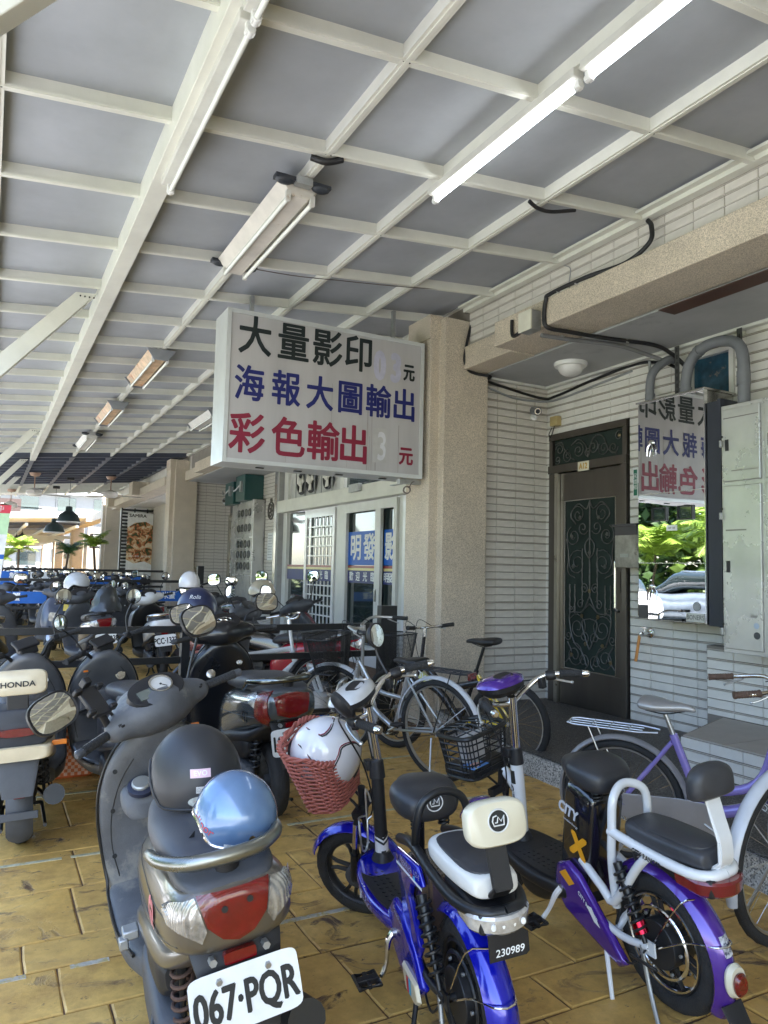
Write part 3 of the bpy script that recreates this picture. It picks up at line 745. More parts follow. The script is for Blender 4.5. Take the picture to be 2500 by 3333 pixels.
def scooter(name, label, cfg, group=None):
    """scooter pointing along +x, origin on the ground under the rear axle"""
    A = dict(body=DGREY, panel=DGREY, shield=DGREY, inner=DGREY, bar=DGREY, seat=SEATM, tail='wide', st=0., plate=None, rail=ALU, mirrors='oval', detail=2, front=None, fender=None, fuel=False)
    A.update(cfg); D = A['detail']; T = thing(name, label, 'scooter', group=group); H = steer(A['st']); A['T'] = T; A['H'] = H
    # wheels, fork, fenders
    cast_wheel('rear_wheel', T, (0, 0, .215), .215, .052, w=.05, tread=D > 1)
    cast_wheel('front_wheel', T, (1.25, 0, .215), .215, .045, M=H, w=.042, tread=D > 1, rim=A.get('rim', RIMB))
    g = G(H); g.arc_shell((1.25, 0, .215), .255, .12, radians(20), radians(165), crown=.03); obj('front_fender', g, A['fender'] or A['body'], T)
    for s_ in (-1, 1): g = G(H); g.tube([(1.25, .06*s_, .215), (1.19, .055*s_, .33), (1.12, .03*s_, .47)], .017, 8); obj('fork_leg', g, BLACK, T)
    # rear body
    g = G(); loft_x(g, [(-.462, .69, .05, .03, 2.6), (-.45, .69, .105, .066, 2.8), (-.41, .685, .145, .088, 3), (-.30, .665, .165, .105, 3), (-.12, .635, .172, .118, 3), (.05, .60, .172, .13, 3.2), (.25, .555, .168, .155, 3.2), (.42, .495, .158, .175, 3), (.52, .44, .14, .15), (.56, .42, .12, .12)])
    A['body_bvh'] = bvh(g); obj('rear_cowl', g, A['body'], T, sharp=60)
    g = G(); loft_x(g, [(-.445, .748, .06, .012), (-.42, .757, .10, .022), (-.34, .765, .125, .03), (-.2, .76, .13, .03), (-.05, .74, .12, .02)]); obj('tail_top_panel', g, DGREY, T, sharp=60)
    # lower band of the side covers
    g = G(); loft_x(g, [(-.36, .60, .09, .02), (-.2, .53, .15, .035), (.0, .47, .172, .05), (.25, .42, .178, .06), (.48, .37, .172, .05), (.60, .34, .15, .03)]); obj('side_cover', g, A['panel'], T, sharp=60)
    g = G(); loft_x(g, [(-.31, .770, .05, .015), (-.27, .775, .10, .030), (-.15, .778, .128, .042), (.0, .77, .138, .05), (.15, .752, .135, .052), (.28, .737, .122, .05), (.42, .725, .10, .047), (.52, .705, .075, .04), (.565, .69, .03, .015)]); A['seat_bvh'] = bvh(g); obj('seat', g, A['seat'], T, sharp=70)
    # floorboard and leg shield
    g = G(); loft_x(g, [(.34, .25, .17, .05, 5), (.46, .255, .215, .05, 5), (.6, .255, .235, .045, 5), (.8, .255, .24, .045, 5), (.93, .27, .235, .05, 5), (1.0, .30, .18, .05, 4)]); obj('floorboard', g, A['inner'], T, sharp=50)
    g = G(); loft_z(g, [(.27, .95, .225, .035, 3.2), (.40, .965, .24, .04, 3.2), (.56, .955, .243, .045, 3), (.70, .925, .225, .055, 2.8), (.80, .895, .185, .065, 2.6), (.87, .875, .125, .065, 2.4), (.91, .865, .08, .05, 2.4), (.925, .865, .04, .03, 2.2)]); A['inner_bvh'] = bvh(g); sh = obj('leg_shield', g, A['inner'], T, sharp=60)
    g = G(); loft_z(g, [(.33, 1.06, .05, .03), (.40, 1.06, .12, .06), (.50, 1.055, .165, .075), (.63, 1.035, .175, .08), (.75, .995, .165, .08), (.85, .95, .13, .07), (.91, .93, .08, .05), (.93, .92, .03, .02)]); A['front_bvh'] = bvh(g); obj('front_cowl', g, A['shield'], T, sharp=60)
    if D > 1:
        g = G()
        for s_ in (-1, 1): g.tube([(.40, s_*.20, .285), (.6, s_*.235, .285), (.88, s_*.24, .29), (.94, s_*.236, .33), (.955, s_*.243, .42), (.945, s_*.248, .56), (.915, s_*.23, .70), (.885, s_*.178, .82), (.87, s_*.11, .895)], .006, 6, k=4)
        obj('shield_trim', g, A.get('trim', BPLA), sh)
    if D > 1:
        for s_ in (-1, 1):
            P = []
            for z_, y_ in ((.34, .19), (.45, .205), (.56, .20), (.66, .175), (.74, .14), (.80, .10)):
                h = A['inner_bvh'].ray_cast(Vector((.5, s_*y_, z_)), X_)
                if h[0]: P.append(h[0]-X_*.0005)
            if len(P) > 3: g = G(); g.tube(P, .0022, 5, k=5); obj('panel_gap', g, INK, sh)
    # handlebar
    if not A.get('naked'):
        g = G(H); loft_y(g, [(-.225, .845, .965, .018, .018), (-.20, .855, .965, .048, .042), (-.14, .875, .97, .085, .062), (-.075, .89, .97, .135, .085), (0, .895, .972, .16, .094), (.075, .89, .97, .135, .085), (.14, .875, .97, .085, .062), (.20, .855, .965, .048, .042), (.225, .845, .965, .018, .018)])
        g.tube([(.895, 0, .94), (.88, 0, .86)], [.06, .07], 16)
        A['bar_bvh'] = bvh(g); hb = obj('handlebar_cover', g, A['bar'], T, sharp=70)
        g = G(H); o = Vector((.82, 0, 1.050)); nn = Vector((-.70, 0, 1)).normalized(); u = Vector((0, -1, 0)); v = nn.cross(u)*-1
        v = Vector((nn.z, 0, -nn.x))
        g.rings([se(o-nn*.04, .118, .078, u, v, 30, 2.2), se(o+nn*.004, .115, .075, u, v, 30, 2.2), se(o+nn*.006, .105, .066, u, v, 30, 2.2)]); ds = obj('dashboard', g, BPLA, hb)
        A['dash'] = (H @ o, H.to_3x3() @ nn, H.to_3x3() @ u, H.to_3x3() @ v)
        g = G(H); g.rings([se((1.008, 0, .975), .075, .04, Y_, Z_, 24, 2.6), se((1.02, 0, .972), .06, .03, Y_, Z_, 24, 2.6)]); obj('headlight', g, CLEARL, hb)
        for s_ in (-1, 1):
            gp = grip(hb, (.845, s_*.215, .965), (.80, s_*.345, .965), H, end=DGREY if D > 1 else None)
            lever(hb, (.88, s_*.18, .965), (.862, s_*.34, .955), H)
            if D > 1:
                g = G(H); g.box((.815, s_*.165, .975), (.02, .05, .035)); g.box((.805, s_*.175, .982), (.01, .016, .01)); g.box((.805, s_*.155, .972), (.01, .016, .01)); obj('switch_pod', g, BPLA, hb, bevel=.003)
    else: 
        hb = None
        g = G(H); g.cyl((.90, 0, .78), (.885, 0, .91), .045, n=18); g.box((.88, 0, .94), (.07, .12, .06)); ck = obj('steering_neck', g, BPLA, T, bevel=.01)
        g = G(H)
        g.tube([(.80, .34, .965), (.845, .20, .965), (.87, .14, .94), (.885, .085, .875), (.89, 0, .86), (.885, -.085, .875), (.87, -.14, .94), (.845, -.20, .965), (.80, -.34, .965)], .0125, 10, k=5); hb = obj('handlebar', g, BLACK, T)
        g = G(H); R_ = Matrix.Rotation(radians(-32), 3, 'Y'); g.box((.88, 0, .985), (.095, .15, .022), R_); obj('dash_screen', g, BPLA, hb, bevel=.006)
        for s_ in (-1, 1):
            grip(hb, (.84, s_*.21, .965), (.80, s_*.345, .965), H, r=.018)
            lever(hb, (.87, s_*.19, .965), (.85, s_*.33, .955), H, BLACK)
            g = G(H); g.box((.855, s_*.185, .966), (.045, .04, .04)); obj('switch_pod', g, BPLA, hb, bevel=.008)
        g = G(H); g.cyl((.97, 0, .80), (1.03, 0, .79), .06, n=20); obj('headlight', g, CLEARL, T)
    mk = A['mirrors']
    if mk:
        for s_ in (-1, 1):
            if mk == 'oval': mirror(hb, (.87, s_*.16, 1.0), A.get('mpos', {}).get(s_, (.85, s_*.30, 1.19)), .084, .066, H, facing=A.get('mface', {}).get(s_, (-1, -.1*s_, .0)), mid=(.88, s_*.21, 1.07), tilt=.12*s_)
            else: mirror(hb, (.84, s_*.185, .98), (.83, s_*.30, 1.22), .056, .056, H, facing=(-1, -.15*s_, 0), round_=True, mid=(.86, s_*.22, 1.09))
    # tail light and indicators
    nb = A['body_bvh']
    tl = A['tail']; u = Vector((0, -1, 0)); v = Z_
    if tl == 'wide':
        r_ = patch('tail_light', [(-.088, .048), (.088, .048), (.072, -.022), (.038, -.058), (0, -.070), (-.038, -.058), (-.072, -.022)], REDLENS, T, (-.5, 0, .705), u, v, nb, th=.008, step=.018)
        for s_ in (-1, 1): patch('rear_indicator', [(.091*s_, .045), (.163*s_, .030), (.150*s_, -.01), (.085*s_, -.055), (.073*s_, -.03)][::s_], CLEARL, r_, (-.5, 0, .705), u, v, nb, th=.009, step=.016)
    elif tl == 'small':
        r_ = patch('tail_light', [(-.09, .03), (.09, .03), (.06, -.035), (-.06, -.035)], REDLENS, T, (-.5, 0, .70), u, v, nb, th=.006, step=.02)
    if D > 1:
        for s_ in (-1, 1):
            for za, zb_ in ((.635, .56), (.70, .645)):
                P = []
                for i in range(14):
                    t = i/13; h = nb.ray_cast(Vector((-.40+.80*t, s_*.4, za+(zb_-za)*t)), Vector((0, -s_, 0)))
                    if h[0]: P.append(h[0])
                if len(P) > 3: g = G(); g.tube(P, .0022, 5); obj('panel_gap', g, INK, T)
    # grab rail
    if A['rail']:
        g = G(); g.tube([(-.02, .150, .745), (-.16, .165, .80), (-.30, .15, .815), (-.40, .09, .822), (-.425, 0, .824), (-.40, -.09, .822), (-.30, -.15, .815), (-.16, -.165, .80), (-.02, -.150, .745)], [.010, .015, .017, .019, .020, .019, .017, .015, .010], 10, k=5)
        obj('grab_rail', g, A['rail'], T)
        g = G(); g.cyl((-.37, 0, .72), (-.39, 0, .81), .035, .03, n=14); obj('rail_mount', g, BPLA, T)
    # rear fender with plate
    g = G(); rs = [se(p, a, b, Y_, nrm, 20, 4) for p, a, b, nrm in (((-.34, 0, .66), .12, .03, (.9, 0, .35)), ((-.39, 0, .60), .115, .022, (.95, 0, .3)), ((-.43, 0, .535), .10, .014, (.95, 0, .25)), ((-.46, 0, .45), .085, .009, (.95, 0, .25)), ((-.48, 0, .37), .07, .006, (.95, 0, .25)))]
    g.rings(smooth_rings(rs, 3)); rfd = obj('rear_fender', g, A.get('rfender', BPLA), T)
    g = G(); g.rings([se((-.450+t, 0, .590), .040, .014, Y_, Z_, 20, 8) for t in (.02, -.002)]); obj('reflector', g, REDLENS, rfd)
    if D > 1:
        for s_ in (-1, 1): g = G(); g.cyl((-.42, s_*.066, .590), (-.450, s_*.066, .590), .010, n=6); obj('bolt', g, GALV, rfd)
    if A['plate'] is not None:
        p = plate(T, (-.482, 0, .508), A['plate'], w=A.get('pw', .26), h=.14)
        if D > 1:
            for s_ in (-1, 1): g = G(); g.cyl((-.465, s_*.06, .555), (-.478, s_*.06, .552), .008, n=6); obj('bolt', g, GALV, p)
    # engine, exhaust, shocks, stand
    g = G(); loft_x(g, [(-.10, .225, .02, .07, 3, .145), (-.05, .235, .045, .095, 4, .145), (.12, .245, .05, .095, 4, .14), (.30, .26, .05, .085, 4, .135), (.42, .27, .03, .06, 3, .13)]); obj('engine_case', g, A.get('engine', DGREY), T)
    g = G(); loft_x(g, [(-.06, .42, .02, .03, 3, .13), (0, .41, .05, .06, 4, .12), (.22, .39, .05, .06, 4, .12), (.30, .38, .02, .03, 3, .12)]); obj('air_filter', g, BPLA, T)
    g = G(); g.box((.12, 0, .30), (.30, .16, .16)); obj('engine_block', g, mat('engine_metal', (.09, .09, .09), .6, metal=.5, var=.4, scale=30), T, bevel=.03)
    g = G(); g.tube([(.25, -.08, .20), (.10, -.13, .19), (-.02, -.16, .24), (-.36, -.165, .33)], [.014, .016, .05, .052], 14, k=4); obj('exhaust', g, BLACK, T)
    shock(T, (-.05, .115, .26), (-.14, .105, .60), spring=A.get('spring'), R=.028)
    if A.get('twin'): shock(T, (-.05, -.115, .26), (-.14, -.105, .60), spring=A.get('spring'))
    g = G(); g.tube([(.22, .11, .18), (.15, .15, .06), (.10, .20, .0)], .010, 8); g.box((.10, .21, .004), (.04, .03, .008)); obj('side_stand', g, BLACK, T)
    g = G(); g.tube([(.2, -.1, .14), (.05, -.12, .06), (-.02, -.12, .075)], .010, 8); g.tube([(.2, .1, .14), (.05, .10, .06), (-.02, .10, .075)], .010, 8); g.tube([(.2, -.1, .14), (.2, .1, .14)], .010, 8); obj('centre_stand', g, BLACK, T)
    return T, A

def squash(T, x0=-.10, k=.78):
    """shorten the overhang behind the rear axle"""
    cm = {}
    for o in list(COL.objects): cm.setdefault(o.parent, []).append(o)
    def rec(o):
        if o.name.startswith(('rear_wheel', 'shock_absorber')): return
        if o.type == 'MESH' and o.data.users == 1:
            for v in o.data.vertices:
                if v.co.x < x0: v.co.x = x0+(v.co.x-x0)*k
        for c in cm.get(o, []): rec(c)
    for c in cm.get(T, []): rec(c)

def helmet(label, loc, rz, m, R=(.135, .125, .135), rot=None, group=None, jet=1.0, rim=None, thick=.012, s=1, brow=72, low=122):
    """open-face helmet; +x is the face side"""
    T = thing('helmet', label, 'helmet', loc, rz, group, s=s)
    if rot: T.matrix_world = Matrix.Translation(loc) @ Matrix.Rotation(rz, 4, 'Z') @ Euler(rot).to_matrix().to_4x4() @ Matrix.Scale(s, 4)
    N, K = 48, 16
    def tmax(a):
        c = cos(a); q = min(1, max(0, (c-.05)/.6)); q = q*q*(3-2*q)
        return radians(low)*(1-q)+radians(brow)*q
    def shell(k_, rev=False):
        rs = []
        for i in range(K+1):
            ring = []
            for j in range(N):
                a = 2*pi*j/N; t = tmax(a)*i/K+.001
                bulge = 1+.05*cos(a)*-1*sin(t)
                ring.append(Vector((R[0]*k_*sin(t)*cos(a)*bulge, R[1]*k_*sin(t)*sin(a), R[2]*k_*cos(t))))
            rs.append(ring)
        return rs
    o, i_ = shell(1), shell(1-thick/R[0])
    g = G(); g.rings(o, caps=False); A_bvh = bvh(g); g.rings([o[-1], i_[-1]], caps=False); g.add([sum(o[0], Vector())/N], []); sh = obj('shell', g, m, T, sharp=50)
    g = G(); g.rings(i_, caps=False); obj('lining', g, mat('helmet_lining', (.02, .02, .022), .9), T, sharp=80)
    g = G(); g.tube([p for p in o[-1]], .006, 8, closed=True); obj('rim_trim', g, rim or BPLA, sh)
    return T, sh, A_bvh

def bicycle(label, cfg, group=None):
    """bicycle along +x, origin under the rear axle"""
    A = dict(R=.33, wb=1.04, frame=ALU, style='step', basket=None, fender=ALU, rack=False, saddle=BPLA, st=0, bars='city', seat_h=.88, bar_h=1.0, tyre=.019, guard=None, fat=.017, sub=None)
    A.update(cfg); R = A['R']; wb = A['wb']; T = thing('bicycle', label, 'bicycle', group=group); A['T'] = T
    H = steer(A['st'], (wb-.13, 0, .7), 18); A['H'] = H
    spoke_wheel(T, (0, 0, R), R, A['tyre'], name='rear_wheel'); spoke_wheel(T, (wb, 0, R), R, A['tyre'], M=H, name='front_wheel')
    bb_ = Vector((.42, 0, .29)); st_ = Vector((.27, 0, .29+(.42 if A['style'] != 'mini' else .25))); up_ = .10 if A['style'] == 'twin' else 0; hd0 = Vector((wb-.235, 0, R+.27+up_)); hd1 = Vector((wb-.275, 0, R+.40+up_)); f = A['fat']
    frm = A['frame']; ff = f
    g = G(); g.tube([bb_, st_], f*.95, 10); g.tube([hd0-Vector((-.01, 0, .03)), hd1], f*1.25, 12)
    if A['style'] == 'diamond':
        g.tube([hd0, bb_], f*1.3, 10); g.tube([hd1, st_-Vector((0, 0, .03))], f*1.15, 10)
    elif A['style'] == 'bmx':
        g.tube([hd0, (.60, 0, .50), bb_], f*1.7, 10, k=5); g.tube([hd1, (.55, 0, .56), (.22, 0, .62)], f*1.6, 10, k=5)
    elif A['style'] == 'twin':
        g.tube([hd0, (.66, 0, .42), bb_+Vector((.02, 0, .03))], f*1.35, 10, k=6); g.tube([hd1, (.66, 0, .52), (.40, 0, .42)], f*1.0, 10, k=6)
    else:
        g.tube([hd0, (.64, 0, .42), bb_], f*1.3, 10, k=6); g.tube([hd1, (.60, 0, .56), (.31, 0, .52)], f*1.0, 10, k=6)
    fr = obj('frame', g, frm, T); 
    g = G()
    for s_ in (-1, 1):
        g.tube([bb_+Y_*.03*s_, (0, .055*s_, R)], f*.55, 8); g.tube([st_+Vector((-.005, .015*s_, -.04)), (0, .055*s_, R)], f*.5, 8)
    obj('rear_stays', g, A.get('stay', frm), fr)
    g = G(H); g.tube([(wb-.10, -.03, R+.24), (wb-.10, .03, R+.24)], f, 8)
    for s_ in (-1, 1): g.tube([(wb, .05*s_, R), (wb-.075, .048*s_, R+.20), (wb-.10, .03*s_, R+.24), (wb-.11, 0, R+.25)], f*.8, 8, k=3)
    g.tube([(wb-.275, 0, R+.38), (wb-.31, 0, A['bar_h']-.03)], f*.75, 10); obj('fork', g, A.get('fork', frm), T)
    bh = A['bar_h']; bx = wb-.31; g = G(H)
    if A['bars'] == 'city': P = [(bx-.22, .29, bh-.01), (bx-.10, .27, bh), (bx+.02, .18, bh+.015), (bx+.05, .06, bh-.02), (bx, 0, bh-.03)]; ge_, gs = Vector((bx-.23, .29, bh-.01)), Vector((bx-.11, .272, bh))
    elif A['bars'] == 'cruiser': P = [(bx-.30, .32, bh+.02), (bx-.16, .30, bh+.05), (bx-.02, .24, bh+.12), (bx+.05, .10, bh+.06), (bx, 0, bh-.03)]; ge_, gs = Vector((bx-.30, .32, bh+.02)), Vector((bx-.17, .302, bh+.05))
    else: P = [(bx-.06, .30, bh+.01), (bx-.02, .14, bh), (bx+.02, .05, bh-.01), (bx+.02, 0, bh-.01)]; ge_, gs = Vector((bx-.065, .30, bh+.01)), Vector((bx-.03, .18, bh))
    m_ = lambda p: (p[0], -p[1], p[2])
    g.tube(P+[m_(p) for p in P[-2::-1]], .011, 10, k=5); g.cyl((bx, 0, bh-.08), (bx, 0, bh-.01), .016, n=12); hb = obj('handlebar', g, A.get('barm', CHROME), T)
    for s_ in (-1, 1):
        q = Vector((1, s_, 1)); a, b = gs*1, ge_*1; a.y *= s_; b.y *= s_
        grip(hb, a, b, H, r=.0155, m=A.get('gripm'))
        d = (b-a).normalized(); lv = a-d*.02+Vector((.02, -.01*s_, -.005))
        lever(hb, lv, lv+d*.12+Vector((.035, 0, -.03)), H, A.get('leverm', ALU), r=.005)
    g = G(H); g.tube([(bx, .10, bh), (bx+.14, .08, bh+.02), (wb-.22, .03, R+.36), (wb-.12, .03, R+.27)], .0028, 5, k=6); g.tube([(bx, -.10, bh), (bx+.13, -.07, bh+.04), (bx+.10, -.01, bh-.15), (wb-.27, -.02, R+.33)], .0028, 5, k=6); obj('brake_cable', g, BLACK, hb)
    # saddle
    sh = A['seat_h']; d = (st_-bb_).normalized(); sp = st_+d*((sh-.05-st_.z)/d.z); g = G(); g.tube([st_-d*.02, sp], .0125, 10); obj('seat_post', g, A.get('post', ALU), T)
    g = G(); x0 = sp.x
    loft_x(g, [(x0-.13, sh+.005, .05, .012), (x0-.115, sh+.005, .085, .026, 2.5), (x0-.05, sh, .088, .030, 2.5), (x0+.02, sh-.004, .055, .025, 2.5), (x0+.09, sh-.004, .028, .02, 2.5), (x0+.14, sh-.01, .016, .013), (x0+.15, sh-.015, .006, .005)]); sd_ = obj('saddle', g, A['saddle'], T, sharp=80)
    g = G()
    for s_ in (-1, 1): g.tube([(x0+.10, .012*s_, sh-.02), (x0, .022*s_, sh-.042), (x0-.09, .045*s_, sh-.025)], .0035, 6, k=3)
    if A.get('springs'):
        for s_ in (-1, 1): coil(g, (x0-.09, .05*s_, sh-.055), (x0-.09, .05*s_, sh-.015), .014, .0028, 3)
    obj('saddle_rails', g, BLACK, sd_)
    # drivetrain
    g = G(); g.torus(bb_-Y_*.045, Y_, .075, .005, 28, 6, rz=.003); g.cyl(bb_-Y_*.06, bb_+Y_*.06, .018, n=12)
    for k in range(5): a = 2*pi*k/5; g.cyl(bb_-Y_*.045, bb_+Vector((.075*cos(a), -.045, .075*sin(a))), .004, n=6)
    g.tube([bb_+Vector((0, -.045, .077)), (0, -.045, R+.035)], .003, 4); g.tube([bb_+Vector((0, -.045, -.077)), (0, -.045, R-.035)], .003, 4); g.torus((0, -.045, R), Y_, .034, .006, 16, 6)
    obj('chainring', g, mat('chain_steel', (.12, .11, .10), .5, metal=.8, var=.3), T)
    if A['guard']:
        g = G(); P = [(-.03, R-.06), (-.05, R), (-.02, R+.055), (.3, .40), (.48, .395), (.515, .30), (.46, .22), (.3, .215)]; g.prism(P, (0, -.06, 0), X_, Z_, (0, -.006, 0)); obj('chain_guard', g, A['guard'], T, flat=True, bevel=.003)
    for s_, a in ((-1, -.5), (1, -.5+pi)):
        e = bb_+Vector((.165*cos(a), .075*s_, .165*sin(a))); g = G(); g.tube([bb_+Y_*.06*s_, e], [.010, .008], 8); ck = obj('crank', g, ALU, T)
        g = G(); g.box(e+Vector((0, .055*s_, 0)), (.075, .075, .02)); obj('pedal', g, BPLA, ck, bevel=.005)
    # fenders, rack, stand, basket
    if A['fender']:
        g = G(); g.arc_shell((0, 0, R), R+.032, .055, radians(5), radians(200), crown=.016, n=26); g.tube([(-.25, .02, R+.26*0+.2), (0, .05, R)], .0025, 5); obj('rear_fender', g, A['fender'], T)
        g = G(H); g.arc_shell((wb, 0, R), R+.03, .052, radians(35), radians(190), crown=.016, n=24); obj('front_fender', g, A['fender'], T)
    if A['rack']:
        z = 2*R+.075; g = G(); g.tube([(.20, .03, z), (.10, .06, z), (-.24, .06, z), (-.28, .04, z), (-.28, -.04, z), (-.24, -.06, z), (.10, -.06, z), (.20, -.03, z)], .005, 6)
        for q in (-.15, -.05, .05): g.tube([(q, .06, z), (q, -.06, z)], .004, 6)
        for s_ in (-.02, .02): g.tube([(.12, s_, z), (-.27, s_, z)], .004, 6)
        for s_ in (-1, 1): g.tube([(-.16, .06*s_, z), (0, .065*s_, R)], .004, 6)
        rk = obj('rack', g, A.get('rackm', BLACK), T)
        if A.get('reflector'): g = G(); g.box((-.295, 0, z-.015), (.014, .09, .045)); obj('reflector', g, REDLENS, rk, bevel=.004)
    g = G(); g.tube([(.02, .065, R-.04), (-.03, .16, .01)], .007, 8); obj('kickstand', g, ALU, T)
    if A['basket']: wire_basket(T, (wb+.01, 0, A.get('bk_z', R+.42)), A['basket'], M=H)
    return T, A
def wire_basket(T, c, style, M=None, m=BLACK):
    """tapered basket: mesh of wires (fine) or a coarse grid"""
    c = Vector(c); g = G(M); n, rows = style.get('n', 28), style.get('rows', 10); h = style.get('h', .24); a0, b0, a1, b1 = style.get('dim', (.10, .13, .135, .18)); r = style.get('r', .0016)
    def ring(t, k=1): return se(c+Z_*(-h/2+h*t), (a0+(a1-a0)*t)*k, (b0+(b1-b0)*t)*k, X_, Y_, n, 5)
    for i in range(1, rows): g.tube(ring(i/rows), r, 4, closed=True)
    for j in range(n): g.tube([ring(0)[j], ring(.5)[j], ring(1)[j]], r, 4, caps=False)
    bt = ring(0)
    for j in range(1, n//2): g.tube([bt[j], bt[-j]], r, 4, caps=False)
    b = tag(obj('basket_mesh', g, m, T), None, kind='stuff'); b.name = 'basket'
    g = G(M); g.tube(ring(1), r*2.6+.001, 8, closed=True); g.tube(ring(0), r*2+.001, 6, closed=True); obj('basket_rim', g, m, b)
    return b
for _m, _s in ((REDLENS, 55), (CLEARL, 45)):
    _n = _m.node_tree.nodes; _l = _m.node_tree.links; _w = _n.new('ShaderNodeTexWave'); _w.inputs['Scale'].default_value = _s; _w.inputs['Distortion'].default_value = 1.5
    _t = _n.new('ShaderNodeTexCoord'); _l.new(_t.outputs['Object'], _w.inputs['Vector']); _b = [q for q in _n if q.type == 'BUMP'][0]; _l.new(_w.outputs['Fac'], _b.inputs['Height']); _b.inputs['Strength'].default_value = .6; _b.inputs['Distance'].default_value = .004
def pad(g, c, dims, u, v, n_, e=3.2, bulge=.25):
    """cushion: rounded slab of size dims (u, v, n)"""
    c = Vector(c); u, v, n_ = Vector(u), Vector(v), Vector(n_); a, b, d = dims[0]/2, dims[1]/2, dims[2]/2
    rs = []
    for t, q in ((-1, .80), (-.85, .94), (-.4, 1), (.4, 1), (.85, .94), (1, .80), (1+bulge, .35)): rs.append(se(c+n_*d*t, a*q, b*q, u, v, 32, e))
    return g.rings(rs)
def ebike(label, A):
    """small pedal e-bike along +x; origin under rear axle"""
    T = thing('electric_bicycle', label, 'electric bicycle'); A['T'] = T; H = steer(A['st'], (.86, 0, .7), 17); A['H'] = H
    Rr, Rf, wb = A.get('Rr', .225), A.get('Rf', .208), 1.08
    paint, frm = A['paint'], A['frame']
    white = A.get('variant') == 'white'
    w_ = cast_wheel('rear_wheel', T, (0, 0, Rr), Rr, .036, rim=A.get('rim', RIMB), w=.034, hub=.085, spokes=6, hubm=mat('motor_black', (.03, .03, .032), .4, metal=.3))
    g = G()
    for s_ in (-1, 1): g.torus((0, .028*s_, Rr), Y_, .118, .008, 40, 6, rz=.006); g.torus((0, .02*s_, Rr), Y_, Rr-.075, .006, 40, 6) 
    for s_ in (-1, 1): g.torus((0, .034*s_, Rr), Y_, .06, .010, 30, 6)
    obj('motor_ring', g, A.get('ring', RIMB), w_)
    for k in range(6):
        a = 2*pi*k/6
        for s_ in (1,): g = G(); g.cyl((.10*cos(a), .034, Rr+.10*sin(a)), (.10*cos(a), .042, Rr+.10*sin(a)), .006, n=6); obj('bolt', g, GALV, w_)
    cast_wheel('front_wheel', T, (wb, 0, Rf), Rf, .031, M=H, w=.029, hub=.05, spokes=5, rim=A.get('rimf', RIMB))
    # front fender and fork
    g = G(H); g.arc_shell((wb, 0, Rf), Rf+.028, .085, radians(28), radians(178), crown=.022, n=26, th=.004); obj('front_fender', g, paint, T)
    g = G(H); g.tube([(wb-.22, .03, Rf+.03), (wb-.05, .05, Rf-.01), (wb, .05, Rf)], .0028, 6, k=4); obj('fender_stay', g, CHROME, T)
    g = G(H)
    for s_ in (-1, 1): g.tube([(wb, .058*s_, Rf), (wb-.035, .056*s_, Rf+.12)], .019, 10); g.tube([(wb-.035, .056*s_, Rf+.12), (wb-.095, .05*s_, Rf+.30)], .0125, 10)
    g.box((wb-.10, 0, Rf+.305), (.035, .14, .03)); g.cyl((wb-.10, 0, Rf+.30), (wb-.125, 0, Rf+.40), .017, n=12); fk = obj('fork', g, BLACK, T)
    g = G(H)
    for s_ in (-1, 1): g.tube([(wb-.045, .056*s_, Rf+.15), (wb-.08, .052*s_, Rf+.26)], .0135, 10)
    obj('fork_sleeve', g, CHROME, fk)
    # steering column on the deck
    c0, c1, c2 = Vector((.86, 0, .31)), Vector((.845, 0, .66)), Vector((.82, 0, .97))
    g = G(); g.tube([c0, c1], [.033, .030] if white else .027, 16)
    if white: g.tube([(.86, 0, .52), (.90, 0, .56), (wb-.125, 0, .60)], .022, 10, k=3)
    else: g.tube([(.853, 0, .50), (.90, 0, .53), (wb-.13, 0, .57)], .018, 10, k=3)
    st_ = obj('steering_column', g, frm if white else BLACK, T)
    g = G(); g.lathe([(.055, -.01), (.052, .01), (.037, .04), (.033, .05)], c0+Vector((0, 0, -.01)), c1-c0, 20); obj('column_boot', g, BPLA, st_)
    g = G(); g.cyl(c1-Z_*.005, c1+Z_*.07, .034, .030, n=18); g.box(c1+Vector((.02, .03, .05)), (.05, .03, .04)); obj('clamp', g, BPLA, st_, bevel=.004)
    g = G(H); g.tube([c1+Z_*.05, c2], .019 if not white else .021, 14); obj('stem', g, CHROME, T)
    if not white:
        g = G(); g.tube([c0+Vector((0, 0, .04)), c0+(c1-c0)*.30], .0285, 16); sl_ = obj('white_sleeve', g, WHITE, st_)
        dt = BVHTree.FromPolygons([v.copy() for v in G().tube([c0, c1], .0287, 24).v], G().tube([c0, c1], .0287, 24).f)
        for dz in (0, .02): patch('chevron', [(-.028, .02-dz), (0, 0-dz), (.028, .02-dz), (.028, .03-dz), (0, .010-dz), (-.028, .03-dz)], INK, st_, (.855, .0, .40), (-.6, 0.8, 0)if 0 else (.0, -1, 0), Z_, dt, th=.001, step=.007)
    # handlebar
    bh = .99; g = G(H)
    P = [(.66, .29, bh+.02), (.74, .25, bh+.025), (.80, .19, bh+.02), (.84, .10, bh-.03), (.83, .02, bh-.05)]; m_ = lambda p: (p[0], -p[1], p[2])
    g.tube(P+[m_(p) for p in P[::-1]], .0125, 10, k=5); hb = obj('handlebar', g, CHROME, T)
    for s_ in (-1, 1):
        grip(hb, (.735, .255*s_, bh+.025), (.64, .305*s_, bh+.02), H, r=.0165, end=CHROME)
        g = G(H); g.lathe([(.022, 0), (.024, .01), (.024, .035), (.02, .045)], (.785, .215*s_, bh+.022), Vector((-.05, .035*s_, 0)), 14); obj('switch_pod', g, BPLA, hb)
        g = G(H); g.box((.79, .185*s_, bh-.005), (.03, .03, .05)); obj('switch_box', g, BPLA, hb, bevel=.004)
        lever(hb, (.80, .215*s_, bh+.015), (.715, .31*s_, bh-.03), H, A.get('leverm', ALU))
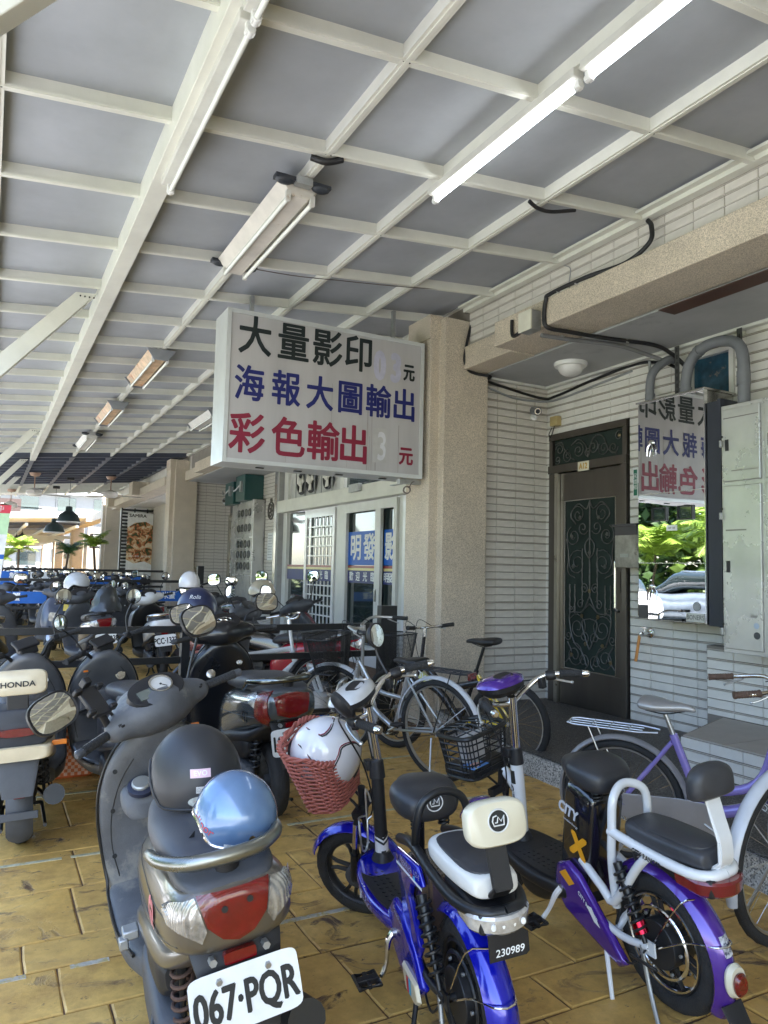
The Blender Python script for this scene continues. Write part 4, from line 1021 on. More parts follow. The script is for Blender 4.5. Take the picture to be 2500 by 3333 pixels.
        g = G(H); g.tube([(.80, .2*s_, bh+.01), (.90, .12*s_, bh-.02), (.89, .045*s_, bh-.25), (.90, .04*s_, .55), (.96, .05*s_, .45)], .0035, 6, k=5); obj('cable', g, BLACK, hb)
    # display pod
    g = G(H); o = Vector((.865, 0, bh+.035)); L = A['pod']
    rs = [se(o+Vector((.005, 0, -.045)), .055, .085, X_, Y_, 30, 2.4), se(o+Vector((.01, 0, -.02)), .085, .115, X_, Y_, 30, 2.5), se(o+Vector((.012, 0, .003)), .088, .12, X_, Y_, 30, 2.5)]
    g.rings(rs); pb = obj('pod_base', g, BPLA, hb)
    g = G(H); rs = [se(o+Vector((.012, 0, .003)), .09, .122, X_, Y_, 30, 2.5), se(o+Vector((.008, 0, .022)), .082, .112, X_, Y_, 30, 2.5), se(o+Vector((.0, 0, .035)), .06, .085, X_, Y_, 30, 2.4), se(o+Vector((-.004, 0, .040)), .03, .05, X_, Y_, 30, 2.2)]
    g.rings(rs); obj('pod_shell', g, L, hb, sharp=80)
    g = G(H); rs = [se(o+Vector((-.014, 0, .036)), .034, .05, Vector((1, 0, .12)), Y_, 24, 3.4), se(o+Vector((-.014, 0, .0415)), .032, .048, Vector((1, 0, .12)), Y_, 24, 3.4)]; g.rings(rs); obj('display', g, A.get('disp', BPLA), hb)
    g = G(H); g.rings([se(o+Vector((.085, 0, -.012)), .06, .028, Y_, Z_, 24, 2.6), se(o+Vector((.108, 0, -.018)), .05, .02, Y_, Z_, 24, 2.6)]); obj('headlight', g, CLEARL, hb)
    # deck
    g = G(); loft_x(g, [(.34, .27, .09, .035, 4), (.45, .265, .125, .035, 4), (.62, .265, .145, .035, 4), (.78, .275, .135, .035, 4), (.90, .29, .10, .035, 3.4), (.955, .30, .05, .025, 2.6)], n=32); dk = obj('deck', g, A['deck'], T, sharp=50)
    g = G(); rs = [se((.65, 0, .297+t), .28*q, .125*q, X_, Y_, 36, 2.8) for t, q in ((.0, .98), (.008, .98), (.009, .95))]; g.rings(rs); mt = obj('deck_mat', g, BPLA, dk)
    g = G()
    for r_ in range(3):
        for c_ in range(9): 
            for s_ in (-1, 1): g.box((.48+c_*.035, s_*(.035+.025*r_), .3075), (.012, .006, .003), Matrix.Rotation(.6, 3, 'Z'))
    tag(obj('deck_studs', g, BPLA, mt, flat=True), None, kind='stuff')
    # underside body / battery
    if white:
        g = G(); R_ = Matrix.Rotation(radians(-14), 3, 'Y')
        rs = [se(Vector((.36+.0*t, 0, .50))+R_ @ Vector((0, 0, .21*t)), .085*q, .085*q, R_ @ X_, Y_, 24, 7) for t, q in ((-1, .9), (-.93, 1), (.8, 1), (.95, .93), (1.0, .8))]; g.rings(rs); bt = obj('battery_box', g, mat('gloss_black', (.012, .012, .014), .12, coat=1), T, sharp=40); A['bt'] = bt
        g = G(); g.tube([(.36, .04, .70), (.33, .04, .745), (.28, .04, .745), (.27, .04, .70)], .01, 8, k=3); g.tube([(.40, 0, .705), (.37, 0, .74), (.30, 0, .735)], .012, 8, k=3); obj('battery_handle', g, BPLA, bt)
        g = G(); loft_x(g, [(.50, .24, .09, .04), (.62, .20, .10, .06, 3), (.75, .19, .09, .06), (.84, .22, .05, .03)]); obj('battery_cover', g, BPLA, T)
    else:
        g = G(); g.prism([(.30, .30), (.12, .36), (.08, .56), (.30, .56), (.36, .48)], (0, -.075, 0), X_, Z_, (0, .15, 0)); obj('battery_box', g, mat('brown_panel', (.05, .035, .03), .25, coat=.6), T, flat=True, bevel=.012)
    # side covers
    for s_ in (-1, 1):
        g = G()
        if white: P = [(.50, .27), (.47, .37), (.40, .40), (.33, .37), (.16, .19), (.10, .13), (.14, .10), (.30, .15), (.44, .20)]
        else: P = [(.46, .22), (.47, .31), (.40, .37), (.30, .36), (.20, .27), (.13, .18), (.20, .12), (.36, .14)]
        y0 = .082*s_; g.rings([[Vector((x, y0, z)) for x, z in P], [Vector((x, y0+.018*s_, z)) for x, z in P], [Vector((.3+(x-.3)*.9, y0+.032*s_, .24+(z-.24)*.86)) for x, z in P]]); sc_ = obj('chain_cover', g, paint, T, bevel=.008)
        A['cover', s_] = sc_
        if not white:
            g = G(); P = [(.36, .56), (.14, .575), (.10, .52), (.20, .50), (.235, .44), (.16, .30), (.23, .20), (.31, .30), (.33, .44)]; g.rings([[Vector((x, .078*s_, z)) for x, z in P], [Vector((x, .092*s_, z)) for x, z in P], [Vector((.23+(x-.23)*.88, .10*s_, .42+(z-.42)*.92)) for x, z in P]]); A['side', s_] = obj('side_panel', g, paint, T, bevel=.005)
            if s_ == 1:
                g = G(); P = [(.30, .205), (.16, .19), (.14, .14), (.17, .115), (.27, .125)]; g.rings([[Vector((x, .112, z)) for x, z in P], [Vector((.22+(x-.22)*.85, .126, .16+(z-.16)*.85)) for x, z in P]]); A['badge'] = obj('cream_cover', g, mat('cream_plastic', (.72, .66, .50), .25, coat=.5), T, bevel=.003)
    # cranks
    bb_ = Vector((.40, 0, .25)) if not white else Vector((.44, 0, .28)); a0 = A.get('crank_a', radians(-100))
    for s_, a in ((1, a0), (-1, a0+pi)):
        e = bb_+Vector((.15*cos(a), .165*s_, .15*sin(a))); g = G(); g.tube([bb_+Y_*.115*s_, bb_+Vector((.03*cos(a), .135*s_, .03*sin(a))), bb_+Vector((.10*cos(a), .145*s_, .10*sin(a))), e], [.013, .012, .009, .010], 8, k=3); ck = obj('crank', g, CHROME if not white else WHITE, T)
        c = e+Vector((0, .055*s_, 0)); g = G()
        g.tube([c+Vector((x, y, 0)) for x, y in ((-.045, -.038), (.045, -.038), (.045, .038), (-.045, .038))], .009, 8, closed=True); g.box(c, (.03, .08, .022)); g.box(c, (.09, .014, .016)); obj('pedal', g, BPLA, ck, bevel=.002)
    g = G(); g.cyl(bb_-Y_*.12, bb_+Y_*.12, .014, n=10); obj('crank_axle', g, ALU, T)
    # seat tube, saddle
    sx = .33
    g = G(); g.tube([(.37, 0, .50), (sx+.005, 0, .70)], .016, 12); obj('seat_post', g, CHROME if white else BLACK, T)
    g = G(); zz = .77 if white else .752
    loft_x(g, [(sx-.15, zz-.02, .05, .02), (sx-.135, zz-.02, .085, .045, 2.8), (sx-.08, zz-.01, .115, .058, 2.8), (sx-.0, zz, .112, .056, 2.6), (sx+.07, zz-.005, .07, .045, 2.4), (sx+.12, zz-.01, .045, .035), (sx+.145, zz-.015, .02, .015)]); A['sad_bvh'] = bvh(g); sd_ = obj('saddle', g, mat('saddle_black', (.03, .031, .035), .38, bump=.1, bscale=300), T, sharp=80); A['saddle'] = sd_
    g = G()
    for s_ in (-1, 1): coil(g, (sx-.09, .05*s_, zz-.10), (sx-.09, .05*s_, zz-.05), .018, .004, 4); g.tube([(sx+.08, .015*s_, zz-.045), (sx, .03*s_, zz-.075), (sx-.09, .05*s_, zz-.10)], .004, 6)
    obj('saddle_springs', g, BLACK, sd_)
    # rear frame loop, rear seat, backrest
    fr2 = frm; g = G(); zr = .60; r_ = .0175
    if white:
        g.tube([(.16, .075, .31), (.15, .085, .48), (.13, .088, .60), (.12, .075, .72), (.14, 0, .755), (.12, -.075, .72), (.13, -.088, .60), (.15, -.085, .48), (.16, -.075, .31)], .0165, 12, k=6)
        for s_ in (-1, 1): g.tube([(.14, .088*s_, .60), (-.05, .09*s_, .585), (-.22, .085*s_, .58), (-.28, .05*s_, .58), (-.29, 0, .58)], .018, 12, k=4); g.tube([(.34, .075*s_, .42), (.22, .085*s_, .36), (.15, .09*s_, .335), (.02, .092*s_, .50), (-.04, .092*s_, .565)], .0165, 12, k=3)
        g.tube([(.155, .0, .30), (.20, .05, .20), (.20, -.05, .20)], .015, 8)
    else:
        for s_ in (-1, 1): g.tube([(.33, .085*s_, .60), (.18, .09*s_, .63), (.0, .096*s_, .61), (-.18, .096*s_, .60), (-.28, .06*s_, .60), (-.30, 0, .60)], .0165, 12, k=5)
        g.tube([(.16, .09, .62), (.12, .09, .72), (.11, .065, .785), (.11, 0, .81), (.11, -.065, .785), (.12, -.09, .72), (.16, -.09, .62)], .0135, 12, k=6)
        g.tube([(.24, .05, .56), (.30, .05, .40), (.34, 0, .30)], .015, 8)
    obj('frame', g, fr2, T)
    g = G(); t0 = zr+(.02 if white else .055)
    loft_x(g, [(-.27, t0, .05, .022, 3), (-.255, t0, .070, .032, 3.4), (-.15, t0, .084, .036, 3.6), (0, t0+.002, .086, .036, 3.6), (.07, t0+.004, .075, .034, 3.2), (.095, t0+.004, .045, .02, 3)]); rsx = obj('rear_seat', g, A['cush'], T, sharp=60); A['rear_seat'] = rsx; A['rs_bvh'] = bvh(g)
    g = G(); rs = [se((-.09, 0, t0+.026+t), .165*q, .070*q, X_, Y_, 30, 3.2) for t, q in ((0, 1.0), (.010, .99), (.014, .9))]; g.rings(rs); obj('seat_top', g, A['cushtop'], rsx)
    # backrest
    bz = .86 if white else .838; n_ = Vector((-1, 0, .12)).normalized(); v = Vector((.12, 0, 1)).normalized()
    g = G()
    if white: 
        P = []
        for i in range(28):
            a = 2*pi*i/28; yy, zz_ = cos(a), sin(a); P.append(Vector((0, .135*math.copysign(abs(yy)**.75, yy), .085*(math.copysign(abs(zz_)**.8, zz_)) if zz_ > 0 else .05*math.copysign(abs(zz_)**.25, zz_))))
        c = Vector((-.27, 0, bz)); g.rings([[c+n_*t+Vector((p.x, p.y*.68, p.z*.86))*q for p in P] for t, q in ((-.032, .8), (-.02, .96), (0, 1), (.02, .95), (.033, .75))])
    else: 
        c = Vector((-.285, 0, bz)); g.rings([se(c+n_*t-v*0, .092*q, .062*q, Y_, v, 36, 3.4) for t, q in ((-.028, .85), (-.018, .98), (.006, 1), (.018, .97), (.024, .9))])
    A['br_bvh'] = bvh(g); A['back'] = obj('backrest', g, A['backm'], T, sharp=45)
    g = G(); w2 = .026
    pth = [(-.27, bz-.04), (-.285, bz-.10), (-.305, bz-.17), (-.30, .66 if not white else .62), (-.255, .625 if not white else .585), (-.18, .612 if not white else .572)]
    for (x, z), (x2, z2) in zip(pth[:-1], pth[1:]): g.tube([(x, -w2, z), (x2, -w2, z2)], .006, 6); g.tube([(x, w2, z), (x2, w2, z2)], .006, 6)
    pc = crv([Vector((x, 0, z)) for x, z in pth], 5); rs = []
    for i, p in enumerate(pc):
        t = (pc[min(i+1, len(pc)-1)]-pc[max(i-1, 0)]).normalized(); nn = t.cross(Y_)
        rs.append([p+Y_*w2+nn*.006, p-Y_*w2+nn*.006, p-Y_*w2-nn*.006, p+Y_*w2-nn*.006])
    g.rings(rs); obj('backrest_bracket', g, A['bracket'], A['back'], sharp=30)
    # tail lamp and its housing, fender
    lz = .575 if not white else .545
    g = G(); rs = []
    for t, q in ((-.035, .92), (-.025, 1), (.02, 1.06), (.03, 1.0)): rs.append([Vector((-.23-.095*sqrt(max(0, 1-(yy/.094)**2))*q, yy*q, lz+t*.8)) for yy in [.09*cos(pi*i/20) for i in range(21)]]+[Vector((-.16, -.083*q, lz+t*.8)), Vector((-.16, .083*q, lz+t*.8))])
    g.rings(rs); tl = obj('tail_lamp', g, A['lens'], T, sharp=30)
    if not white:
        g = G()
        for k in range(4): yy = -.045+.03*k; g.ell((-.322, yy, lz), (.006, .008, .010), 8)
        tag(obj('lamp_bulbs', g, mat('led_white', (.9, .9, .88), .2), tl), None, kind='stuff')
    g = G(); g.prism([(-.16, lz-.03), (-.30, lz-.03), (-.30, lz+.03), (-.05, lz+.05), (-.05, lz)], (0, -.075, 0), X_, Z_, (0, .15, 0)); obj('lamp_housing', g, BPLA, T, flat=True, bevel=.01)
    g = G(); g.arc_shell((0, 0, Rr), Rr+.045, .10, radians(12), radians(212), crown=.030, n=34, th=.005, m=9); A['fen_bvh'] = bvh(g); A['fender_o'] = obj('rear_fender', g, paint, T, sharp=60)
    g = G()
    for s_ in (-1, 1): g.tube([(-.02, .075*s_, Rr), (-.16, .06*s_, Rr+.08), (-.255, .035*s_, Rr+.10), (-.272, 0, Rr+.10)], .0032, 6, k=3); g.tube([(-.01, .075*s_, Rr+.01), (-.14, .06*s_, Rr+.20), (-.175, .0, Rr+.215)], .0028, 6, k=3)
    obj('fender_stay', g, CHROME, A['fender_o'])
    # swing arm, shocks, stand
    g = G()
    for s_ in (-1, 1): g.tube([(.30, .07*s_, .23), (.14, .085*s_, .215), (0, .082*s_, Rr)], .014, 10, k=3); g.box((0, .085*s_, Rr), (.06, .008, .05))
    obj('swing_arm', g, frm if white else BLACK, T)
    for s_ in (-1, 1):
        s2 = shock(T, (.0, .098*s_, .255), (.105, .098*s_, .50), R=.024, spring=BLACK, body=A.get('shockb', BLACK))
        if white: g = G(); g.cyl((.012, .098*s_, .285), (.030, .098*s_, .325), .0245, n=16); obj('shock_cup', g, mat('red_anodised', (.5, .02, .05), .2, metal=1), s2)
    g = G(); g.tube([(.24, .08, .18), (.12, .17, .02)], [.010, .008], 8); g.box((.115, .175, .006), (.05, .02, .010)); obj('side_stand', g, WHITE if white else BLACK, T)
    g = G(); g.tube([(.03, -.09, Rr), (.0, -.10, .1), (-.06, -.13, .012)], .008, 8, k=3); g.tube([(.03, .09, Rr), (.0, .10, .1), (-.06, .13, .012)], .008, 8, k=3); obj('centre_stand', g, GALV, T)
    g = G(); g.tube([(.2, .05, .22), (.16, .04, .34), (.08, .03, .42), (.10, .02, .52)], .006, 6, k=5); g.tube([(.3, .06, .2), (.1, .10, .14), (0, .09, Rr)], .004, 6, k=5); obj('cable', g, BLACK, T)
    if A.get('plate'):
        g = G(); g.prism([(-.06, .035), (-.03, .035), (-.03, .07), (.04, .07), (.04, .035), (.06, .02), (.06, -.045), (.05, -.055), (-.06, -.055)], (-.315, 0, .525), (0, -1.0, 0), Z_*.8, (.006, 0, 0)); pb = obj('number_bracket', g, BPLA, T, flat=True)
        text('number_lettering', A['plate'], .028, WPRINT, pb, (-.3175, 0, .502), (0, -1, 0), Z_, offset=-.0004, sx=1.05, shear=.1)
    return T, A

def wicker(parent, c, M=None, m=None):
    """woven basket, tapered"""
    c = Vector(c); n = 72; rows = 27; h = .27; g = G(M); b0, b1 = (.085, .125), (.125, .175)
    def pt(j, t, off=0):
        q = .5-.5*cos(pi*min(1, t*1.0)); a = b0[0]+(b1[0]-b0[0])*t+off; b = b0[1]+(b1[1]-b0[1])*t+off
        an = 2*pi*j/n; cx2, sy2 = cos(an), sin(an)
        return c+Vector((a*math.copysign(abs(cx2)**.55, cx2), b*math.copysign(abs(sy2)**.55, sy2), -h/2+h*t+.055*t*cx2))
    for i in range(rows):
        t = (i+.5)/rows; ph = i % 2
        g.tube([pt(j, t, .005*(1 if ((j//3)+ph) % 2 else -1)) for j in range(n)],   .0050, 5, closed=True)
    bk = obj('basket', g, m, parent, sharp=80); tag(bk, None, kind='stuff')
    g = G(M)
    for j in range(0, n, 3): g.tube([pt(j+1.5, 0), pt(j+1.5, .5), pt(j+1.5, 1.0)], .004, 5, caps=False)
    tag(obj('basket_stakes', g, m, bk), None, kind='stuff')
    g = G(M); 
    for k in range(2):
        P = []
        for j in range(n*2): a = 2*pi*j/8+k*pi; P.append(pt(j/2, 1.01, .006*cos(a))+Z_*.007*sin(a))
        g.tube(P, .0065, 6, closed=True)
    obj('basket_rim', g, m, bk)
    g = G(M); g.prism([(pt(j, 0).x-c.x, pt(j, 0).y-c.y) for j in range(n)], c+Z_*(-h/2-.003), X_, Y_, (0, 0, .01)); obj('basket_floor', g, m, bk)
    return bk
# ------------------------------------------------------------------ hanging light-box sign
SIGNF = mat('sign_face', (.48, .465, .47), .45, var=.10, scale=1.2, stretch=(3, 3, .3), col2=(.42, .38, .35), thr=.72)
SIGNC = mat('sign_case', (.64, .66, .66), .35, metal=.3, var=.06)
sg = thing('hanging_sign', 'long white light box sign with Chinese lettering hanging under the canopy', 'sign', (0, 5.98, 0))
zb, zt, x0, x1 = 2.27, 3.565, 1.655, 3.56
g = G(); g.bb((x0, .012, zb), (x1, .36, zt)); cs_ = obj('sign_case', g, SIGNC, sg, flat=True, bevel=.006)
g = G(); g.bb((x0+.035, .006, zb+.035), (x1-.035, .0115, zt-.035)); obj('sign_face', g, SIGNF, sg, flat=True)
for a, b in (((x0, -.004, zb), (x0+.035, .0118, zt)), ((x1-.035, -.004, zb), (x1, .0118, zt)), ((x0+.0355, -.004, zb), (x1-.0355, .0118, zb+.035)), ((x0+.0355, -.004, zt-.035), (x1-.0355, .0118, zt))):
    g = G(); g.bb(a, b); obj('sign_frame', g, SIGNC, sg, flat=True)
g = G()
GREENK = mat('sign_dark_green', (.006, .014, .015), .5); SBLUE = mat('sign_blue', (.008, .014, .14), .5); SRED = mat('sign_red', (.24, .012, .04), .5); FADE = mat('faded_digit', (.50, .50, .62), .5); PATCHM = mat('peeled_patch', (.50, .49, .48), .5)
def srow(s, xs, z, size, m, off=.007, sx=1.): 
    for ch, x in zip(s, xs): text('lettering', ch, size, m, sg, (x, .0035, z), X_, Z_, offset=off, sx=sx)
srow('大量影印', (1.90, 2.245, 2.565, 2.875), 3.335, .35, GREENK, .0065, .86); srow('元', (3.40,), 3.25, .17, GREENK, .006, .72)
srow('海報大圖輸出', (1.865, 2.19, 2.505, 2.80, 3.085, 3.355), 2.925, .315, SBLUE, .0065, .85)
srow('彩色輸出', (1.86, 2.225, 2.55, 2.845), 2.50, .36, SRED, .0075, .88); srow('元', (3.385,), 2.46, .18, SRED, .006, .85)
srow('03', (3.09, 3.26), 3.27, .36, FADE, .016, .62)
g = G(); g.bb((3.04, .0025, 2.385), (3.18, .0035, 2.70)); obj('peeled_patch', g, PATCHM, sg, flat=True)
srow('3', (3.11,), 2.53, .36, mat('faded_digit_white', (.66, .66, .70), .5), .022, .62)
STN = mat('drip_stain', (.40, .38, .37), .6, var=.2, scale=20, stretch=(1, 1, .1))
for q, a_, b_, w_ in ((2.975, 2.31, 2.86, .012), (3.0, 2.31, 2.62, .006), (3.02, 2.31, 3.05, .008), (2.62, 2.7, 3.05, .005), (3.3, 2.31, 2.75, .007), (2.2, 2.31, 2.38, .01), (3.06, 2.31, 2.5, .014), (2.78, 2.32, 2.45, .006)): g = G(); g.bb((q, .0048, a_), (q+w_, .0058, b_)); obj('drip_stain', g, STN, sg, flat=True)
for k, q in enumerate((2.0, 2.35, 2.75, 3.2)):
    g = G(); g.bb((q, .16, zb-.008), (q+.07, .19, zb-.0005)); obj('vent', g, INK, sg, flat=True)
for xx in (1.9, 3.3): g = G(); g.bb((xx, .16, zt), (xx+.03, .2, cz(xx)+.05)); obj('hanger', g, GALV, sg, flat=True)
g = G(); g.bb((3.38, .10, zb-.04), (3.62, .16, zb-.001)); g.bb((3.38, .10, zb-.05), (3.42, .30, zb-.041)); obj('bracket', g, GALV, sg, flat=True)
g = G(); coil(g, (3.45, .08, zb-.10), (3.47, .13, zb-.10), .032, .006, 3); g.tube([(3.48, .1, zb-.08), (3.52, .1, zb-.02), (3.6, .12, zb-.03)], .005, 6, k=4); tag(obj('cable_loop', g, mat('grey_cable', (.16, .13, .12), .5), sg), 'coiled brown cable hanging under the sign corner')

# ------------------------------------------------------------------ iron entrance door (wall plane x = 5.05, opens towards -x)
DST = mat('dark_stainless', (.17, .155, .14), .35, metal=.9, var=.15, scale=3, stretch=(1, 1, .2)); DST2 = mat('bright_stainless', (.50, .48, .42), .28, metal=1, var=.1)
IRON = mat('wrought_iron', (.12, .12, .115), .38, metal=.5, var=.3, scale=30); DGL = mat('door_glass', (.026, .038, .034), .5, spec=.12, var=.3, scale=1.5)
GOLDM = mat('tarnished_brass', (.25, .20, .12), .35, metal=1)
dr = thing('entrance_door', 'tall dark steel entrance door with wrought iron scrolls over green-black glass', 'door', (5.05, 5.90, .16))
# local: x out of wall is -x ; along the wall -y (towards the camera); width 1.05
def dbox(name, y0, y1, z0, z1, d0, d1, m, par=None, bevel=0):
    g = G(); g.bb((-d1, -y1, z0), (-d0, -y0, z1)); return obj(name, g, m, par or dr, flat=True, bevel=bevel)
g = G(); g.bb((.03, -1.06, -.16), (.06, .0, 2.68)); obj('backing', g, INK, dr, flat=True)
dbox('door_jamb', 0, .10, .0, 2.26, -.02, .03, DST); dbox('door_jamb', .105, .15, .0, 2.26, -.02, .05, DST2); dbox('door_jamb', .985, 1.045, .0, 2.26, -.02, .04, DST)
dbox('door_head', 0, 1.045, 2.262, 2.34, -.02, .045, DST); dbox('door_head', 0, 1.045, 2.60, 2.665, -.02, .035, DST); dbox('transom_frame', 0, .05, 2.342, 2.598, -.02, .03, DST); dbox('transom_frame', .995, 1.045, 2.342, 2.598, -.02, .03, DST)
dbox('transom_glass', .05, .995, 2.342, 2.598, -.012, -.006, DGL)
dbox('door_panel', .155, .98, .0, .34, -.012, .012, DST, bevel=.004); dbox('door_panel', .155, .98, 1.98, 2.255, -.012, .012, DST, bevel=.004); dbox('door_stile', .155, .215, .342, 1.978, -.012, .012, DST); dbox('door_stile', .90, .98, .342, 1.978, -.012, .012, DST)
dbox('door_glass', .216, .899, .342, 1.978, -.010, -.004, DGL)
for a in ((.216, .226, .342, 1.978), (.889, .899, .342, 1.978), (.227, .888, .342, .352), (.227, .888, 1.968, 1.978)): dbox('glazing_bead', *a, .0, .014, STEEL)
g = G(); g.prism([(0, 0), (.22, 0), (.22, 1.5), (0, 1.5)], (-.0, -.15, .4), (0, -1, 0), Z_, (-.0001, 0, 0))
def spiral(g, c, r, turns, a0, s_=1, n=14, rr=.0048, x=-.006):
    P = []
    N = int(n*turns)
    for i in range(N+1):
        t = i/N; a = a0+s_*2*pi*turns*t; q = r*(1-.82*t); P.append((x, -(c[0]+q*cos(a)), c[1]+q*sin(a)))
    return g.tube(P, rr, 6)
def curl(g, pts, rr=.0055, x=-.006): return g.tube([(x, -p[0], p[1]) for p in pts], rr, 6, k=6)
def scroll(pts, end=None):
    g = G(); curl(g, pts)
    return g
def iron(g): return obj('iron_scroll', g, IRON, dr)
cyy = .557
# centre bar and twisted uprights
g = G(); curl(g, [(cyy, 1.96), (cyy, 1.05)], .007); iron(g)
for dy, z0, z1 in ((.10, .95, 1.52), (-.10, .95, 1.52), (.20, .88, 1.18), (-.20, .88, 1.18), (.27, .88, 1.18), (-.27, .88, 1.18)):
    g = G(); n_ = int((z1-z0)/.012)
    g.tube([(-.006, -(cyy+dy)+.0025*cos(i*.9), z0+.012*i+.0) for i in range(n_)], .0062, 6); iron(g)
for m in (-1, 1):
    for c, r, tn, a0, s_ in (((.16, 1.83), .10, 1.5, -.4, 1), ((.22, 1.62), .10, 1.6, 1.2, -1), ((.17, 1.36), .13, 1.7, 2.0, -1), ((.09, 1.70), .07, 1.3, 3.6, 1), ((.07, 1.12), .05, 1.4, 1.0, 1), ((.16, .75), .13, 1.7, .6, 1), ((.12, .97), .05, 1.3, 2.5, -1), ((.25, .92), .045, 1.3, 2.5, 1), ((.07, .66), .06, 1.4, 4.0, -1), ((.20, .48), .12, 1.8, 1.4, 1), ((.08, .44), .075, 1.5, 4.4, -1), ((.29, .66), .05, 1.4, .2, -1)):
        g = G(); spiral(g, (cyy+m*c[0], c[1]), r, tn, a0 if m > 0 else pi-a0, s_*m); iron(g)
    for pts in (((.0, 1.95), (.05, 1.88), (.16, 1.935), (.26, 1.83), (.19, 1.74)), ((.01, 1.60), (.06, 1.54), (.05, 1.46), (.0, 1.40)), ((.0, 1.05), (.10, .90), (.27, .87), (.22, .62), (.10, .52), (.04, .40)), ((.0, .84), (.10, .80), (.04, .62), (.0, .55)), ((.30, .60), (.24, .50), (.32, .40)), ((.32, 1.60), (.29, 1.45), (.30, 1.28), (.20, 1.22)), ((.0, .98), (.05, .94), (.10, .90))):
        g = G(); curl(g, [(cyy+m*a, b) for a, b in pts], .006); iron(g)
for c in ((.12, 1.79), (-.13, 1.80), (.23, 1.63), (-.24, 1.62), (.20, 1.33), (-.22, 1.33), (.0, 1.46), (.11, .86), (-.10, .86), (.0, 1.10), (.17, .60), (-.05, .60), (.27, .46), (-.24, .48)):
    g = G()
    for k in range(5): a = 2*pi*k/5; g.ell((-.010, -(cyy+c[0])+.013*cos(a), c[1]+.013*sin(a)), (.005, .010, .010), 6)
    g.ell((-.014, -(cyy+c[0]), c[1]), (.007, .008, .008), 8); obj('iron_flower', g, GOLDM if c[1] < 1.2 else IRON, dr)
# transom scrolls
for c, r, tn, a0, s_ in (((.13, 2.50), .06, 1.4, 3, -1), ((.25, 2.42), .07, 1.6, 1.5, 1), ((.40, 2.46), .08, 1.6, 2, -1), ((.53, 2.42), .05, 1.5, 0, 1), ((.60, 2.47), .07, 1.5, 1, -1), ((.74, 2.44), .075, 1.6, 2.5, 1), ((.86, 2.43), .06, 1.5, 0, -1), ((.93, 2.53), .05, 1.2, 1, 1), ((.10, 2.40), .045, 1.4, 4, 1)):
    g = G(); spiral(g, c, r, tn, a0, s_); iron(g)
for pts in (((.06, 2.56), (.16, 2.57), (.20, 2.50), (.30, 2.40), (.36, 2.37)), ((.30, 2.52), (.40, 2.57), (.50, 2.50), (.53, 2.38)), ((.53, 2.38), (.60, 2.55), (.72, 2.56), (.80, 2.42), (.90, 2.37))): g = G(); curl(g, pts, .006); iron(g)
g = G(); g.ell((-.012, -.94, 2.53), (.012, .02, .02), 10); obj('iron_flower', g, GOLDM, dr)
pl = dbox('number_plate', .44, .59, 2.245, 2.335, .046, .050, mat('yellowed_plate', (.70, .66, .52), .4)); text('plate_lettering', 'A12', .078, mat('ochre_print', (.55, .33, .06), .5), pl, (-.0515, -.515, 2.288), (0, -1, 0), Z_, offset=.003, sx=.85)
g = G(); g.tube([(-.03, -.955, .93), (-.075, -.955, .95), (-.08, -.955, 1.0), (-.08, -.955, 1.33), (-.075, -.955, 1.38), (-.03, -.955, 1.40)], .013, 12, k=4); obj('handle', g, CHROME, dr)
g = G(); g.bb((-.035, -.975, 1.10), (-.012, -.935, 1.28)); obj('lock', g, DST, dr, flat=True)

# mailbox, intercom, door plate sign
mb = thing('mailbox', 'small brushed steel mailbox beside the iron door', 'mailbox', (5.04, 4.83, 1.48))
g = G(); g.bb((-.19, -.27, 0), (0, 0, .38)); obj('mailbox_body', g, mat('scuffed_steel', (.30, .29, .27), .42, metal=.9, var=.4, scale=9, col2=(.12, .11, .10), thr=.6), mb, flat=True, bevel=.004)
g = G(); g.bb((-.225, -.275, .355), (0, .0, .375)); g.bb((-.2, -.26, .28), (-.192, -.01, .355)); obj('mailbox_lid', g, mat('box_lid', (.06, .055, .06), .4), mb, flat=True)
g = G(); g.bb((-.197, -.16, .09), (-.1905, -.07, .12)); obj('mailbox_latch', g, GALV, mb, flat=True)
it = thing('intercom', 'slim steel intercom panel below the mailbox', 'intercom', (5.04, 4.72, 1.07)); g = G(); g.bb((-.03, -.16, 0), (0, 0, .25)); obj('intercom_body', g, DST, it, flat=True, bevel=.004)
for k in range(4): g = G(); g.bb((-.033, -.12, .05+k*.045), (-.0305, -.04, .075+k*.045)); obj('button', g, GALV, it, flat=True)
st = thing('street_plate', 'small green and white address plate beside the door top', 'sign', (5.035, 4.79, 2.10)); 
g = G(); g.bb((-.006, -.20, -.0), (0, 0, .27)); sp_ = obj('plate', g, WPRINT, st, flat=True); g = G(); g.bb((-.0075, -.195, .0), (-.0062, -.06, .13)); g.bb((-.0075, -.05, .02), (-.0062, -.01, .25)); obj('plate_print', g, mat('plate_green', (.01, .16, .10), .4), sp_, flat=True)
text('plate_lettering', '民\n雄\n鄉', .05, WPRINT, sp_, (-.008, -.03, .14), (0, -1, 0), Z_)

